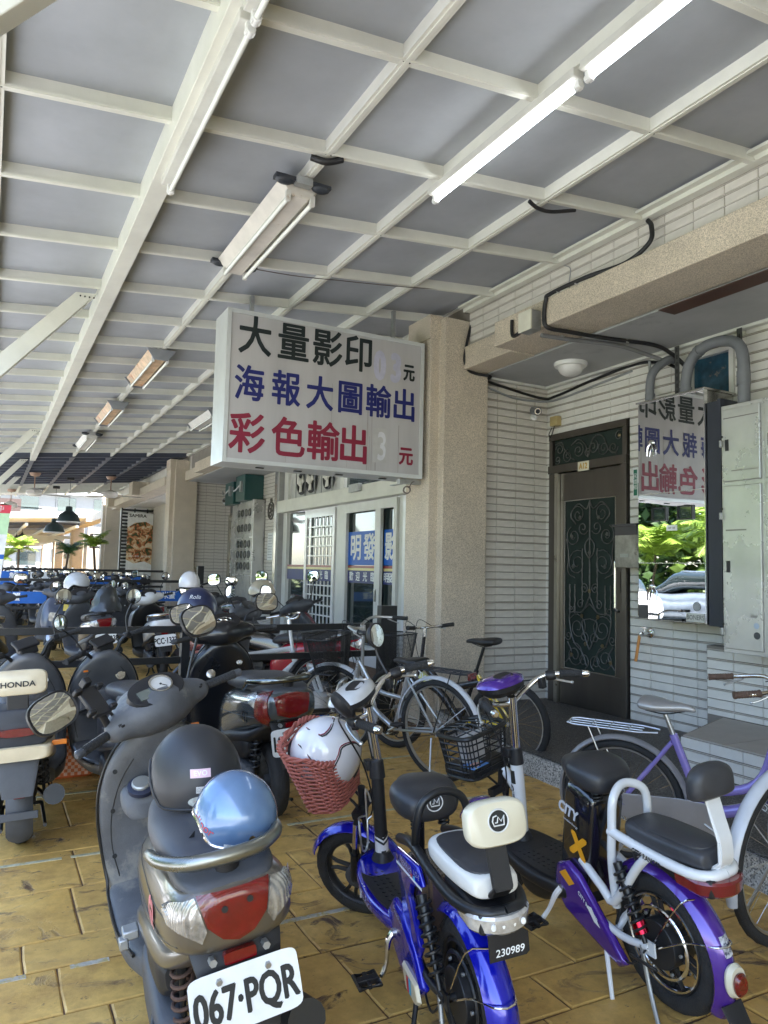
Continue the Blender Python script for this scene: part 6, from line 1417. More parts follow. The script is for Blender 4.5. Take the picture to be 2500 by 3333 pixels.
# ceiling fans, pendant lamps, lanterns
FANW = mat('fan_paint', (.70, .67, .62), .4)
for lab, x, y, rot, dk in (('ceiling fan with pale blades nearest the left edge', .95, 20.3, .35, 0), ('ceiling fan hanging in front of the second column beam', 2.9, 21.5, .1, 0), ('dark bladed ceiling fan lower at far left', .55, 25.0, .25, 1)):
    zc_ = cz(x)-.02; t = thing('ceiling_fan', lab, 'ceiling fan', (x, y, zc_), rot)
    g = G(); g.lathe([(.02, 0), (.14, -.01), (.10, -.08), (.02, -.10)], (0, 0, 0), Z_, 20); g.cyl((0, 0, -.05), (0, 0, -.42), .015, n=8); obj('fan_rod', g, mat('fan_bronze', (.32, .2, .14), .5), t)
    g = G(); g.lathe([(.05, -.38), (.17, -.43), (.19, -.47), (.19, -.54), (.13, -.58), (.01, -.59)], (0, 0, 0), Z_, 24); obj('fan_motor', g, FANW, t)
    for k in range(3): a = 2*pi*k/3; u_ = Vector((cos(a), sin(a), 0)); v_ = Vector((-sin(a), cos(a), 0)); g = G(); g.prism([(.18, -.03), (.35, -.075), (.88, -.085), (.92, -.05), (.92, .05), (.88, .08), (.35, .06), (.18, .03)], (0, 0, -.53), u_, (v_+Z_*.22), (0, 0, .008)); obj('fan_blade', g, BPLA if dk else FANW, t, flat=True)
for lab, x, y, zz, rr in (('larger black pendant lamp shade hanging in the dark roof stretch', 1.9, 21.8, 2.62, .30), ('smaller looking black pendant lamp shade hanging farther back', 1.75, 24.5, 2.42, .30)):
    t = thing('pendant_lamp', lab, 'pendant lamp', (x, y, zz)); g = G(); g.cyl((0, 0, .28), (0, 0, cz(x)-zz), .006, n=6); g.cyl((0, 0, cz(x)-zz-.08), (0, 0, cz(x)-zz), .10, n=12); obj('lamp_cord', g, BLACK, t)
    g = G(); g.lathe([(.06, .30), (.085, .285), (.09, .18), (.14, .14), (.24, .07), (rr, -.10), (rr+.005, -.13), (rr-.01, -.12), (.22, .05), (.07, .15)], (0, 0, 0), Z_, 28); obj('lamp_shade', g, mat('shade_black', (.02, .035, .035), .4), t, sharp=50); g = G(); g.torus((0, 0, -.125), Z_, rr, .012, 28, 6); obj('shade_rim', g, WHITE, t)
for k, (x, y) in enumerate(((1.35, 37), (1.25, 41))):
    t = thing('lantern', ('dark hanging lantern under the far low roof', 'second dark hanging lantern behind the first under the far low roof')[k], 'lantern', (x, y, 2.25)); g = G(); g.lathe([(.02, .45), (.06, .38), (.22, .28), (.18, .25), (.10, -.15), (.03, -.25)], (0, 0, 0), Z_, 6); obj('lantern_body', g, BLACK, t); g = G(); g.cyl((0, 0, .42), (0, 0, 1.3), .01, n=5); obj('lantern_chain', g, BLACK, t)
# lower far canopy
fc = thing('far_canopy', 'lower pale canopy with a dark band over the far end of the arcade', 'canopy', (0, 0, 0))
def slab_(name, x0, y0, z0, x1, y1, z1, th, m):
    g = G(); g.add([(x0, y0, z0), (x1, y0, z0+(x1-x0)*.05), (x1, y1, z1+(x1-x0)*.05), (x0, y1, z1), (x0, y0, z0+th), (x1, y0, z0+th+(x1-x0)*.05), (x1, y1, z1+th+(x1-x0)*.05), (x0, y1, z1+th)], [(3, 2, 1, 0), (4, 5, 6, 7), (0, 1, 5, 4), (1, 2, 6, 5), (2, 3, 7, 6), (3, 0, 4, 7)]); obj(name, g, m, fc, flat=True)
slab_('far_roof', -2.5, 33, 2.95, 3.7, 37, 2.95, .16, CREAM); slab_('dark_band', -2.5, 37.05, 2.80, 3.7, 40, 2.80, .2, DARKP); slab_('far_roof', -2.5, 40.05, 2.72, 3.7, 70, 2.72, .1, PANEL)
for k in range(9): g = G(); g.bb((-2.5, 41+k*3.2, 2.58), (3.7, 41.1+k*3.2, 2.72)); obj('far_rib', g, CREAM, fc, flat=True)
for k in range(5): g = G(); g.bb((-.6+k*.95, 33.2, 2.84), (-.5+k*.95, 69, 2.95)); obj('far_purlin', g, CREAM, fc, flat=True)
for k in range(5): g = G(); g.bb((-2.2, 34+k*8, 0), (-2.05, 34.15+k*8, 2.9)); obj('far_post', g, CREAM, fc, flat=True)
# bright buildings across, far end
BW = mat('pale_building', (.20, .20, .195), .7, var=.05)
bd = thing('far_building', 'bright pale building standing beyond the open gap in the roofs', 'building', (-1, 95, 0))
g = G(); g.bb((-14, 0, 0), (26, 8, 17)); obj('wall', g, BW, bd, flat=True)
for fl in range(5):
    g = G(); g.bb((-14, -.9, 2.9+fl*3.2), (26, -.01, 3.25+fl*3.2)); obj('balcony', g, WHITE, bd, flat=True)
    for k in range(9): g = G(); g.bb((-12+k*4, -.06, 1.0+fl*3.2), (-10+k*4, -.005, 2.5+fl*3.2)); obj('window', g, GLASS, bd, flat=True)
bn = thing('shop_banner', 'leaning advertising banner in red, green and blue at the far left edge', 'banner', (.06, 14.2, 1.0))
g = G(); cols = [(1.22, 1.36, mat('banner_red', (.75, .06, .10), .5)), (.86, 1.22, mat('banner_green', (.55, .80, .50), .5)), (.52, .86, WPRINT), (.44, .52, BLUEP), (.0, .44, WPRINT)]
for z0, z1, m in cols: g = G(); g.prism([(-.55+z0*.04, z0), (.16+z0*.08, z0), (.16+z1*.08, z1), (-.55+z1*.04, z1)], (0, 0, 0), X_, Z_, (0, .01, 0)); obj('banner_field', g, m, bn, flat=True)
g = G(); g.rings([se((.02, -.004-t, 1.1), .07, .07, X_, Z_, 20, 2) for t in (0, .004)]); obj('banner_dot', g, mat('banner_teal', (.02, .45, .42), .5), bn)
g = G(); g.rings([se((.04, -.004-t, .2), .06, .06, X_, Z_, 20, 2) for t in (0, .004)]); obj('banner_dot', g, mat('banner_orange', (.65, .15, .04), .5), bn); g = G(); g.bb((-.6, .03, -.95), (-.56, .06, 1.4)); obj('banner_pole', g, GALV, bn, flat=True)
text('banner_lettering', '營業中', .11, WPRINT, bn, (.0, -.006, 1.29), X_, Z_)
fs = thing('overhead_shop_sign', 'dark overhead sign with white digits beyond the ceiling fans', 'sign', (.05, 36, 3.55)); g = G(); g.bb((-.6, 0, 0), (1.15, .1, .55)); obj('sign_board', g, mat('sign_brown', (.05, .03, .025), .5), fs, flat=True); text('sign_lettering', '123456', .26, WPRINT, fs, (.62, -.005, .25), X_, Z_)
# ------------------------------------------------------------------ black rail fences
def fence(label, y, xs, zs, posts, hgt=1.0, banners=()):
    t = thing('rail_fence', label, 'fence', (0, y, 0))
    for z in zs: g = G(); g.bb((xs[0], -.02, z-.025), (xs[1], .02, z+.025)); obj('rail', g, BLACK, t, flat=True, bevel=.003)
    for p, h, w_ in posts: g = G(); g.bb((p-w_, -.045, -.002), (p+w_, .035, h)); obj('post', g, BLACK, t, flat=True, bevel=.003)
    return t
fence('black steel rail fence standing just behind the near scooters', 5.85, (-1.2, 3.06), (.925, .69, .22), ((1.385, 1.09, .032), (2.75, .925, .022), (3.15, 1.10, .08), (-1.0, 1.1, .03)))
fb = fence('black rail fence with blue banners behind the second row', 14.2, (-.6, 3.6), (1.10, .62, .3), ((1.45, 1.15, .07), (.1, 1.1, .05), (3.6, 1.4, .06)))
fc_ = fence('farther black rail fence with a blue banner before the crowd of scooters', 17.6, (.2, 4.1), (1.25, .9, .3), ((.9, 1.3, .05), (3.98, 1.35, .09)))
fd_ = fence('low black rail beyond the banners', 25.5, (.2, 3.9), (1.0, .6), ((1.3, 1.05, .06), (3.8, 1.1, .06)))
BANM = mat('banner_blue', (.012, .12, .48), .45)
def banner(lab, x0, x1, y, z0, z1, txt):
    t = thing('fence_banner', lab, 'banner', (x0, y, z0)); g = G(); g.bb((0, -.006, 0), (x1-x0, 0, z1-z0)); b_ = obj('banner_cloth', g, BANM, t, flat=True)
    if txt: text('banner_lettering', txt, (z1-z0)*.72, WPRINT, b_, ((x1-x0)/2, -.008, (z1-z0)*.52), X_, Z_, offset=.004, sx=.9)
banner('nearest blue banner with white characters on the rail at left', -.25, .95, 14.13, .70, .90, '三米蟹'); banner('blue banner with white characters on the second rail, right part', 2.5, 3.4, 14.13, .74, .93, '三米蟹')
banner('blue banner hung higher on the farther rail', 2.0, 3.1, 17.54, .95, 1.12, '三米蟹'); banner('blue banner at left on the farther rail beside a white sheet', .25, .8, 17.54, .92, 1.2, '蟹')
g = G(); g.bb((.84, 17.53, .93), (1.35, 17.536, 1.19)); tag(obj('white_sheet', g, WPRINT, flat=True), 'blank white sheet on the farther rail beside a blue banner', 'sheet')

# ------------------------------------------------------------------ hero scooter (grey, plate 067-PQR)
TAUPE = mat('worn_taupe_paint', (.125, .11, .088), .3, metal=.35, coat=.7, var=.18, scale=3, col2=(.20, .185, .16), thr=.60)
WGREY = mat('faded_grey_plastic', (.098, .102, .11), .5, var=.30, scale=5, bump=.1, bscale=160, col2=(.20, .195, .18), thr=.56)
RUSTS = mat('rusty_spring', (.09, .05, .035), .8, var=.4, scale=40)
GUNM = mat('gunmetal_paint', (.075, .09, .10), .22, metal=.5, coat=.9, var=.1)
def place(T, x, y, h, lean, s=.93, pit=0):
    T.matrix_world = Matrix.Translation((x, y, 0)) @ Matrix.Rotation(radians(h), 4, 'Z') @ Matrix.Rotation(-radians(lean), 4, 'X') @ Matrix.Rotation(-radians(pit), 4, 'Y') @ Matrix.Scale(s, 4)
RAILM = mat('tarnished_rail', (.30, .31, .29), .28, metal=.9, var=.2, scale=5)
T1, A1 = scooter('scooter', 'dusty grey and taupe scooter with plate 067-PQR parked nearest the camera', dict(body=TAUPE, panel=TAUPE, shield=TAUPE, inner=WGREY, bar=WGREY, seat=SEATG, st=radians(25), plate='067·PQR', rail=RAILM, spring=RUSTS, trim=mat('black_edge', (.01, .01, .01), .4), mpos={1: (.80, .40, 1.14), -1: (.88, -.30, 1.22)}, mface={1: (-1, .0, .25), -1: (-.95, -.1, .35)}, pw=.27))
place(T1, .66, 2.04, 86.5, 8.5)
def dash(A, m_ring=STEEL, style=0):
    o, n, u, v = A['dash']; T = A['T']
    hb = [c for c in T.children if c.name.startswith('handlebar')][0]
    g = G(); g.rings([se(o+u*.022+v*.004+n*t, r, r, u, v, 30, 2) for t, r in ((.006, .046), (.018, .046), (.018, .040), (.012, .039))]); dr_ = obj('gauge_ring', g, m_ring, hb)
    g = G(); g.rings([se(o+u*.022+v*.004+n*t, .0395, .0395, u, v, 24, 2) for t in (.004, .0125)]); obj('gauge_face', g, mat('gauge_face', (.60, .58, .55), .4), dr_)
    g = G(); g.tube([o+u*.022+v*.004+n*.012, o+u*.036+v*-.02+n*.0145], .0018, 4); g.cyl(o+u*.022+v*.004+n*.010, o+u*.022+v*.004+n*.014, .005, n=10); obj('gauge_needle', g, INK, dr_)
    g = G(); g.prism([(-.085, -.030), (-.03, -.036), (-.024, .012), (-.08, .016)], o+n*.006, u, v, n*.003); obj('lcd_screen', g, mat('lcd', (.10, .12, .11), .15, coat=1), hb, flat=True)
dash(A1)
# grip end of fuel cap, screws, decals
ib = A1['inner_bvh']; shl = [c for c in T1.children if c.name.startswith('leg_shield')][0]
FCM = mat('fuel_cap_silver', (.42, .42, .40), .4, metal=.6)
g = G(); loft_x(g, [(.86, .66, .03, .02, 3, .10), (.84, .665, .07, .045, 3, .09), (.80, .65, .078, .05, 3, .085), (.77, .62, .06, .03, 3, .085)]); fp = obj('fuel_pocket', g, WGREY, shl, sharp=60)
n_ = Vector((-.45, 0, .9)).normalized(); g = G(); g.lathe([(.052, -.012), (.052, .004), (.044, .008)], (.80, .085, .702), n_, 26); obj('cap_surround', g, mat('blue_black', (.02, .025, .05), .5), fp)
g = G(); g.lathe([(.036, 0), (.036, .012), (.031, .017), (.001, .017)], (.80, .085, .706), n_, 24); fcap = obj('fuel_cap', g, FCM, fp)
for y_, z_ in ((.19, .60), (.20, .42), (.17, .76), (-.12, .62)):
    h = ib.ray_cast(Vector((.5, y_, z_)), X_); 
    if h[0]: g = G(); g.cyl(h[0]-X_*.004, h[0]+X_*.002, .009, n=10); obj('screw', g, INK, shl)
nb1 = A1['body_bvh']; cw = [c for c in T1.children if c.name.startswith('rear_cowl')][0]
text('badge_lettering', 'GP', .10, mat('decal_pink', (.72, .25, .28), .35), cw, (-.13, .3, .64), (-1, 0, 0), (0, 0, 1), offset=.006, bvh=nb1, lift=.003, shear=.25, sx=.8); text('badge_lettering', '125', .036, INK, cw, (-.215, .3, .615), (-1, 0, 0), Z_, offset=.001, bvh=nb1, lift=.0025, shear=.3)
tlp = [c for c in T1.children if c.name.startswith('tail_light')][0]
for y_, z_ in ((.028, .715), (-.035, .722)):
    h = nb1.ray_cast(Vector((-.8, y_, z_)), X_)
    if h[0]: g = G(); g.cyl(h[0]-X_*.010, h[0], .008, n=12); obj('lens_screw', g, INK, tlp)
g = G(); g.tube([(.02, .185, .30), (-.05, .20, .29), (-.07, .235, .27), (-.02, .245, .265)], .006, 8, k=5); obj('kick_lever', g, BLACK, T1)
g = G(); g.box((.42, .20, .355), (.06, .05, .03)); g.box((.40, .225, .335), (.035, .03, .035)); obj('passenger_footrest', g, GALV, T1, bevel=.005)
hb1 = [c for c in T1.children if c.name.startswith('handlebar')][0]
# phone holder
H1 = A1['H']; g = G(H1); R_ = Matrix.Rotation(radians(-50), 3, 'Y') @ Matrix.Rotation(radians(15), 3, 'X'); o = Vector((.84, .235, 1.105)); g.box(o, (.13, .075, .022), R_)
for a, b in ((.05, .045), (-.05, .045), (.05, -.045), (-.05, -.045)): g.box(o+R_ @ Vector((a, b, .012)), (.018, .03, .03), R_)
g.box(o+R_ @ Vector((.075, 0, .02)), (.03, .03, .04), R_); g.tube([o-R_ @ Vector((0, 0, .01)), (.85, .215, 1.03), (.865, .20, .98)], .014, 8); ph = obj('phone_holder', g, BPLA, hb1, bevel=.005)
# helmets on its seat
Mw = T1.matrix_world
MATB = mat('matt_black_helmet', (.028, .029, .033), .48, var=.08, coat=.1); BLUH = mat('slate_blue_helmet', (.14, .24, .42), .24, metal=.2, coat=1, var=.12, scale=6)
p = Mw @ Vector((.15, -.017, .888)); Th, sh_, hbv = helmet('matt black open face helmet resting on the dusty grey scooter seat', p, radians(118), MATB, R=(.160, .142, .165), rot=(0, radians(4), 0), low=118, brow=70, s=.86)
def hsticker(sh, bv, a, z, w_, h_, m, txt=None, ts=.02, tm=None, rnd=False, ls=1.2):
    d = Vector((cos(a), sin(a), 0)); u = Vector((-sin(a), cos(a), 0)); o = d*.05+Z_*z
    poly = star(0, 0, h_/2, 22, w_/2) if rnd else [(-w_/2, -h_/2), (w_/2, -h_/2), (w_/2, h_/2), (-w_/2, h_/2)]
    s_ = patch('sticker', poly, m, sh, o+d*.1, u, Z_, bv, th=.0009, step=.012)
    if txt: text('sticker_lettering', txt, ts, tm or INK, s_, o+d*.1, u, Z_, bvh=bv, lift=.0016)
    return s_
va = atan2(-1, 0)  # towards camera, local angle set below
def cam_ang(T): 
    l_ = T.matrix_world.inverted() @ Vector((0, 0, 1.42)); return atan2(l_.y, l_.x)
a = cam_ang(Th)+.12
hsticker(sh_, hbv, a, .035, .062, .026, mat('pink_sticker', (.72, .50, .58), .4), 'EVO', .022, WPRINT); hsticker(sh_, hbv, a+.02, -.015, .034, .02, mat('silver_sticker', (.5, .5, .5), .4), '⊖ 檢驗', .008); hsticker(sh_, hbv, a, -.052, .075, .034, mat('hologram_sticker', (.60, .64, .60), .25, metal=.3, var=.3, scale=60, col2=(.65, .25, .25), thr=.56), 'CNS', .010, rnd=True)
p = Mw @ Vector((-.16, -.062, .845)); Tb, sb_, bbv = helmet('glossy slate blue half helmet resting behind the matt black one', p, radians(140), BLUH, R=(.135, .128, .145), rot=(radians(-6), radians(-8), 0), rim=CHROME, low=108, brow=84, s=.79)
a = cam_ang(Tb); text('helmet_lettering', 'Hipor', .040, mat('red_script', (.55, .04, .05), .4), sb_, Vector((cos(a-.85), sin(a-.85), 0))*.12+Z_*.01, (-sin(a-.85), cos(a-.85), -.3), Z_, bvh=bbv, shear=.4)
hsticker(sb_, bbv, a+.05, -.035, .05, .012, WPRINT, '⊖商檢', .009)
g = G(); g.rings([se(Vector((cos(a+.5), sin(a+.5), 0))*.132+Z_*-.01+Vector((cos(a+.5), sin(a+.5), 0))*t, .010, .010, (-sin(a+.5), cos(a+.5), 0), Z_, 14, 2) for t in (-.01, .004)]); obj('snap_button', g, GOLDM, sb_)
g = G(); st_pts = [Vector((cos(a-1.25), sin(a-1.25), 0))*.12+Z_*-.05, Vector((cos(a-1.3), sin(a-1.3), 0))*.14+Z_*-.085, Vector((cos(a-1.35), sin(a-1.35), 0))*.165+Z_*-.10]
rs = [[q+Z_*.012+Vector((0, 0, 0)), q-Z_*.012, q-Z_*.012+Vector((.002, .002, 0)), q+Z_*.012+Vector((.002, .002, 0))] for q in st_pts]; g.rings(rs); stp = obj('chin_strap', g, BPLA, Tb)
g = G(); q = st_pts[2]; g.tube([q+Z_*.016, q+Z_*.016+(st_pts[2]-st_pts[1])*.6, q-Z_*.016+(st_pts[2]-st_pts[1])*.6, q-Z_*.016], .003, 6, closed=True); obj('buckle', g, CHROME, stp)

squash(T1)
# ------------------------------------------------------------------ scooter GT
T2, A2 = scooter('scooter', 'dark gunmetal scooter with GT badge and big red tail lamp in the middle', dict(body=GUNM, panel=BPLA, shield=BLACK, inner=mat('gloss_black_panel', (.014, .015, .018), .28, coat=.4), bar=mat('gloss_black_panel', (.014, .015, .018), .28, coat=.4), seat=SEATM, st=radians(6), tail=None, plate='199·DKR', rail=mat('dark_chrome_rail', (.20, .22, .22), .18, metal=1), mpos={1: (.85, .27, 1.13), -1: (.90, -.36, 1.13)}, mface={1: (-1, .1, .3), -1: (-1, .1, .25)}))
place(T2, 1.52, 4.16, 91, 4, s=1.0)
nb = A2['body_bvh']; u = Vector((0, -1, 0)); cw = [c for c in T2.children if c.name.startswith('rear_cowl')][0]
r_ = patch('tail_light', [(-.10, .040), (-.03, .055), (.03, .055), (.10, .040), (.085, -.05), (.02, -.07), (-.02, -.07), (-.085, -.05)], REDLENS, T2, (-.5, 0, .70), u*1.0, Z_, nb, th=.006, step=.018)
for s_ in (1, -1):
    ax_ = Vector((-.35, s_, .1)).normalized(); u_ = Vector((-s_, -.35, 0)).normalized() if s_ > 0 else Vector((1, -.35, 0)).normalized()
    L_ = [(.0, .045), (.13, .035), (.12, -.03), (-.02, -.012), (-.10, .02)] if s_ > 0 else [(0, .045), (-.13, .035), (-.12, -.03), (.02, -.012), (.10, .02)]
    patch('rear_indicator', L_ if s_ > 0 else L_[::-1], CLEARL, cw, Vector((-.26, s_*.3, .70)), u_, Z_, nb, th=.007, step=.02)
    if s_ > 0: patch('red_side_lens', [(.10, .065), (.215, .065), (.22, -.07), (.17, -.105), (.085, -.07)], REDLENS, r_, Vector((-.26, .3, .70)), u_, Z_, nb, th=.010, step=.02)
text('badge_lettering', 'GT', .085, CHROME, cw, (-.08, .3, .60), (-1, 0, 0), Z_, offset=.004, bvh=nb, lift=.003, shear=.3, sx=.9)
o, n, u, v = A2['dash']; hb2 = [c for c in T2.children if c.name.startswith('handlebar')][0]
g = G(); g.tube([o+u*(.052*cos(a))*1.0+v*(.026*sin(a))+n*.008 for a in [2*pi*i/40 for i in range(40)]], .0025, 6, closed=True); 
g.tube([o+u*q[0]+v*q[1]+n*.010 for q in ((.05, .012), (.02, .020), (-.02, .016), (-.022, .004), (.01, -.002), (.02, -.012), (-.01, -.018), (-.05, -.012))], .003, 6, k=5); obj('dash_emblem', g, CHROME, hb2)
g = G(); g.lathe([(.03, 0), (.03, .010), (.018, .014)], (.86, .085, .70), Vector((-1, .1, .3)), 20); obj('fuel_cap', g, STEEL, [c for c in T2.children if c.name.startswith('leg_shield')][0])
g = G(); g.lathe([(.022, 0), (.022, .010), (.012, .014)], (.855, -.11, .76), Vector((-1, -.1, .3)), 20); g.box((.825, -.11, .765), (.02, .006, .02)); obj('key_lock', g, STEEL, [c for c in T2.children if c.name.startswith('leg_shield')][0])

squash(T2)
# ------------------------------------------------------------------ two electric scooters with bare handlebars (left)
CRP = mat('cream_trim', (.66, .57, .40), .3, coat=.5); SG = mat('storm_grey', (.085, .088, .095), .35, coat=.3, var=.15); DN = mat('dark_navy_plastic', (.03, .034, .045), .5, var=.2)
def naked(label, st, crm=True, backrest=True):
    T, A = scooter('scooter', label, dict(naked=True, body=DN, panel=CRP if crm else SG, shield=SG, inner=SG, seat=SEATM, tail=None, rail=None, mirrors='round', st=st, twin=True, fender=SG, rfender=DGREY))
    g = G(); o = Vector((-.30, 0, .60)); rs = [se(Vector((-.455+t, 0, .68)), .095*q, .022*q, Y_, Z_, 26, 2.6) for t, q in ((.03, 1.15), (-.005, 1.15), (-.005, 1.0), (-.016, .9))]; g.rings(rs[:2]); ho = obj('tail_lamp_surround', g, BPLA, T)
    g = G(); g.rings(rs[2:]); obj('tail_light', g, REDLENS, ho)
    g = G(); loft_x(g, [(-.46, .70, .12, .08, 5), (-.44, .70, .145, .095, 5), (-.30, .70, .155, .10, 5), (-.1, .69, .155, .10, 5), (-.06, .69, .15, .09, 5)]); obj('tail_box', g, DN, T, sharp=50)
    g = G(); loft_x(g, [(-.475, .575, .10, .028, 4), (-.46, .575, .15, .036, 5), (-.30, .57, .168, .038, 5), (.2, .52, .172, .04, 5), (.3, .51, .16, .03, 4)]); obj('lower_band', g, CRP if crm else SG, T, sharp=50)
    if backrest:
        g = G(); pad(g, (-.43, 0, .92), (.27, .125, .045), Y_, Vector((.1, 0, 1)), Vector((-1, 0, .1)), 5, .08); bk = obj('backrest', g, CRP, T)
        g = G(); g.bb((-.45, -.05, .74), (-.425, .05, .87)); obj('backrest_stem', g, BPLA, bk, bevel=.006)
        text('backrest_lettering', 'HONDA', .037, INK, bk, (-.463, 0, .915), (0, -1, 0), Vector((.1, 0, 1)), offset=.0012, sx=1.15)
    g = G(); g.arc_shell((0, 0, .215), .262, .13, radians(60), radians(215), crown=.02, n=22); rf_ = obj('rear_mudguard', g, DGREY, T); g = G(); g.box((-.265, 0, .33), (.025, .055, .05)); obj('rear_reflector', g, REDLENS, rf_, bevel=.004)
    g = G(); g.box((-.285, 0, .22), (.006, .18, .04), Matrix.Rotation(.2, 3, 'Y')); obj('plate_bracket', g, DGREY, rf_, bevel=.004)
    for s_ in (1, -1): g = G(); g.box((-.40, s_*.19, .60), (.02, .07, .025)); obj('rear_indicator', g, ORLENS, T, bevel=.004)
    sh = [c for c in T.children if c.name.startswith('leg_shield')][0]; ib = A['inner_bvh']
    h = ib.ray_cast(Vector((.5, -.10, .74)), X_); c = h[0] or Vector((.85, -.10, .74)); g = G(); g.lathe([(.034, -.004), (.034, .006), (.024, .006)], c, Vector((-1, 0, .2)), 24); g.lathe([(.022, .006), (.022, .012), (.001, .013)], c, Vector((-1, 0, .2)), 18); obj('key_switch', g, STEEL, sh)
    h = ib.ray_cast(Vector((.5, .13, .80)), X_); c = h[0] or Vector((.85, .13, .8)); g = G(); g.box(c, (.008, .03, .012)); obj('orange_hook', g, ORLENS, sh)
    g = G(); loft_z(g, [(.50, .90, .17, .02, 4), (.53, .875, .185, .05, 4), (.64, .87, .18, .05, 4), (.665, .875, .165, .045, 4)]); obj('glove_box', g, SG, sh, sharp=50)
    return T, A
T3, A3 = naked('grey electric scooter with cream backrest reading HONDA at the left edge', radians(30)); place(T3, .235, 4.30, 86, 3)
T4, A4 = naked('dark grey electric scooter behind the nearest scooter, without backrest, handlebar turned left', radians(25), False, False); place(T4, .865, 4.385, 95, 6)

# orange woven bag on the floor between them
ORB = mat('orange_weave_a', (.62, .16, .05), .5, var=.25, scale=40); ORB2 = mat('orange_weave_b', (.72, .45, .34), .5, var=.2, scale=40)
bg_ = thing('woven_bag', 'orange and white checked woven bag lying on the floor behind the left scooter', 'bag', (.52, 5.55, 0))
g = G(); g.rings([se((0, 0, z), a, b, X_, Y_, 24, 5) for z, a, b in ((.0, .20, .13), (.02, .22, .15), (.28, .215, .145), (.36, .19, .10), (.38, .15, .03))]); obj('bag_body', g, ORB, bg_)
k = 0; g = G(); g2 = G()
for i in range(20):
    for j in range(16):
        x = -.205+i*.0212; z = .02+j*.0215
        (g if (i+j) % 2 else g2).bb((x, -.158+abs(x)*.02, z), (x+.020, -.149, z+.020))
tag(obj('weave_orange', g, ORB, bg_, flat=True), None, kind='stuff'); tag(obj('weave_pale', g2, ORB2, bg_, flat=True), None, kind='stuff')

# ------------------------------------------------------------------ blue e-bike
EBLUE = mat('electric_blue_paint', (.006, .010, .42), .14, coat=1, var=.08, metal=.25); EPURP = mat('violet_paint', (.075, .02, .30), .15, coat=1, metal=.3, var=.1)
CREAMV = mat('cream_vinyl', (.72, .67, .52), .3, coat=.4, var=.04); CWH = mat('white_vinyl', (.74, .73, .69), .35, var=.04)
LAMPC = mat('clear_tail_lens', (.62, .60, .57), .07, metal=.4, coat=1, var=.3, scale=(30)); 
T5, A5 = ebike('glossy blue electric bicycle with pink wicker basket and cream backrest', dict(st=radians(50), paint=EBLUE, frame=BLACK, deck=EBLUE, pod=mat('silver_white_pod', (.60, .60, .60), .25, coat=.8), cush=CWH, cushtop=SEATM, backm=CREAMV, bracket=BPLA, lens=LAMPC, plate='230989', crank_a=radians(-85)))
place(T5, 1.325, 1.86, 80, 6)
WICK = mat('pink_wicker', (.42, .13, .10), .5, var=.15, scale=20); H5 = A5['H']
bk5 = wicker(T5, (1.10, .0, .70), M=H5, m=WICK)
g = G(H5); g.tube([(1.10, .03, .60), (1.02, .03, .58), (.98, .03, .52), (.975, .03, .42)], .006, 8, k=4); g.tube([(1.10, -.03, .60), (1.02, -.03, .58), (.98, -.03, .52)], .006, 8, k=4); obj('basket_bracket', g, BLACK, T5)
CMP = mat('logo_white', (.75, .75, .74), .4)
def cm_logo(par, bv, o, u, v, n_, s=1., m=CMP, dark=None):
    """circle with an angular CM monogram"""
    o = Vector(o); u = Vector(u).normalized(); v = Vector(v).normalized(); nn = u.cross(v)
    def proj(a, b, l=.0015):
        p = o+u*a*s+v*b*s; h = bv.ray_cast(p+nn*.2, -nn, .5); return h[0]+nn*l if h[0] else p
    if dark: patch('logo_disc', star(0, 0, .031*s, 26), dark, par, o, u, v, bv, th=.0008, step=.012)
    g = G(); L = [proj(.030*cos(2*pi*i/30), .030*sin(2*pi*i/30), .002) for i in range(30)]; g.tube(L, .0022*s, 5, closed=True)
    g.tube([proj(*q, .002) for q in ((-.004, .014), (-.014, .012), (-.018, 0), (-.014, -.012), (.016, -.012), (.018, .012), (.008, -.002), (.0, .010), (-.004, -.004), (-.010, -.004))], .0022*s, 5); obj('logo', g, m, par)
cm_logo(A5['back'], A5['br_bvh'], (-.32, .0, .85), (0, -1, 0), (.12, 0, 1), None, 1.0, CMP, INK)
cm_logo(A5['saddle'], A5['sad_bvh'], (.20, .0, .752), (0, -1, 0), Z_, None, .95, CMP)
text('seat_lettering', '尚朋', .034, INK, A5['rear_seat'], (-.02, .2, .603), (-1, 0, 0), Z_, bvh=A5['rs_bvh']); text('seat_lettering', '綠能電動車', .017, INK, A5['rear_seat'], (-.105, .2, .603), (-1, 0, 0), Z_, bvh=A5['rs_bvh'])
SILV = mat('silver_script', (.45, .46, .62), .35, metal=.3)
text('cover_lettering', 'MaxRich', .040, SILV, A5['side', 1], (.24, .102, .545), (-1, 0, -.05), Z_, shear=.4, sx=.85); text('cover_lettering', 'LJ2-E', .026, SILV, A5['side', 1], (.13, .103, .552), (-1, 0, -.05), Z_, shear=.3)
g = G(); g.bb((.09, .1005, .515), (.34, .1012, .524)); obj('white_stripe', g, WPRINT, A5['side', 1], flat=True)
for k, m in enumerate((mat('stripe_cyan', (.05, .4, .7), .4), mat('stripe_red2', (.55, .02, .05), .4))): g = G(); g.bb((.15+.025*k, .1008, .525), (.17+.025*k, .1016, .536)); obj('stripe_block', g, m, A5['side', 1], flat=True); g = G(); g.bb((.205+.02*k, .127, .135), (.22+.02*k, .1285, .185)); obj('stripe_block', g, m, A5['badge'], flat=True)
text('cover_lettering', 'MaxRich', .030, SILV, A5['cover', 1], (.33, .1155, .335), (-1, 0, -.35), Z_, shear=.4)
dk5 = [c for c in T5.children if c.name.startswith('deck')][0]
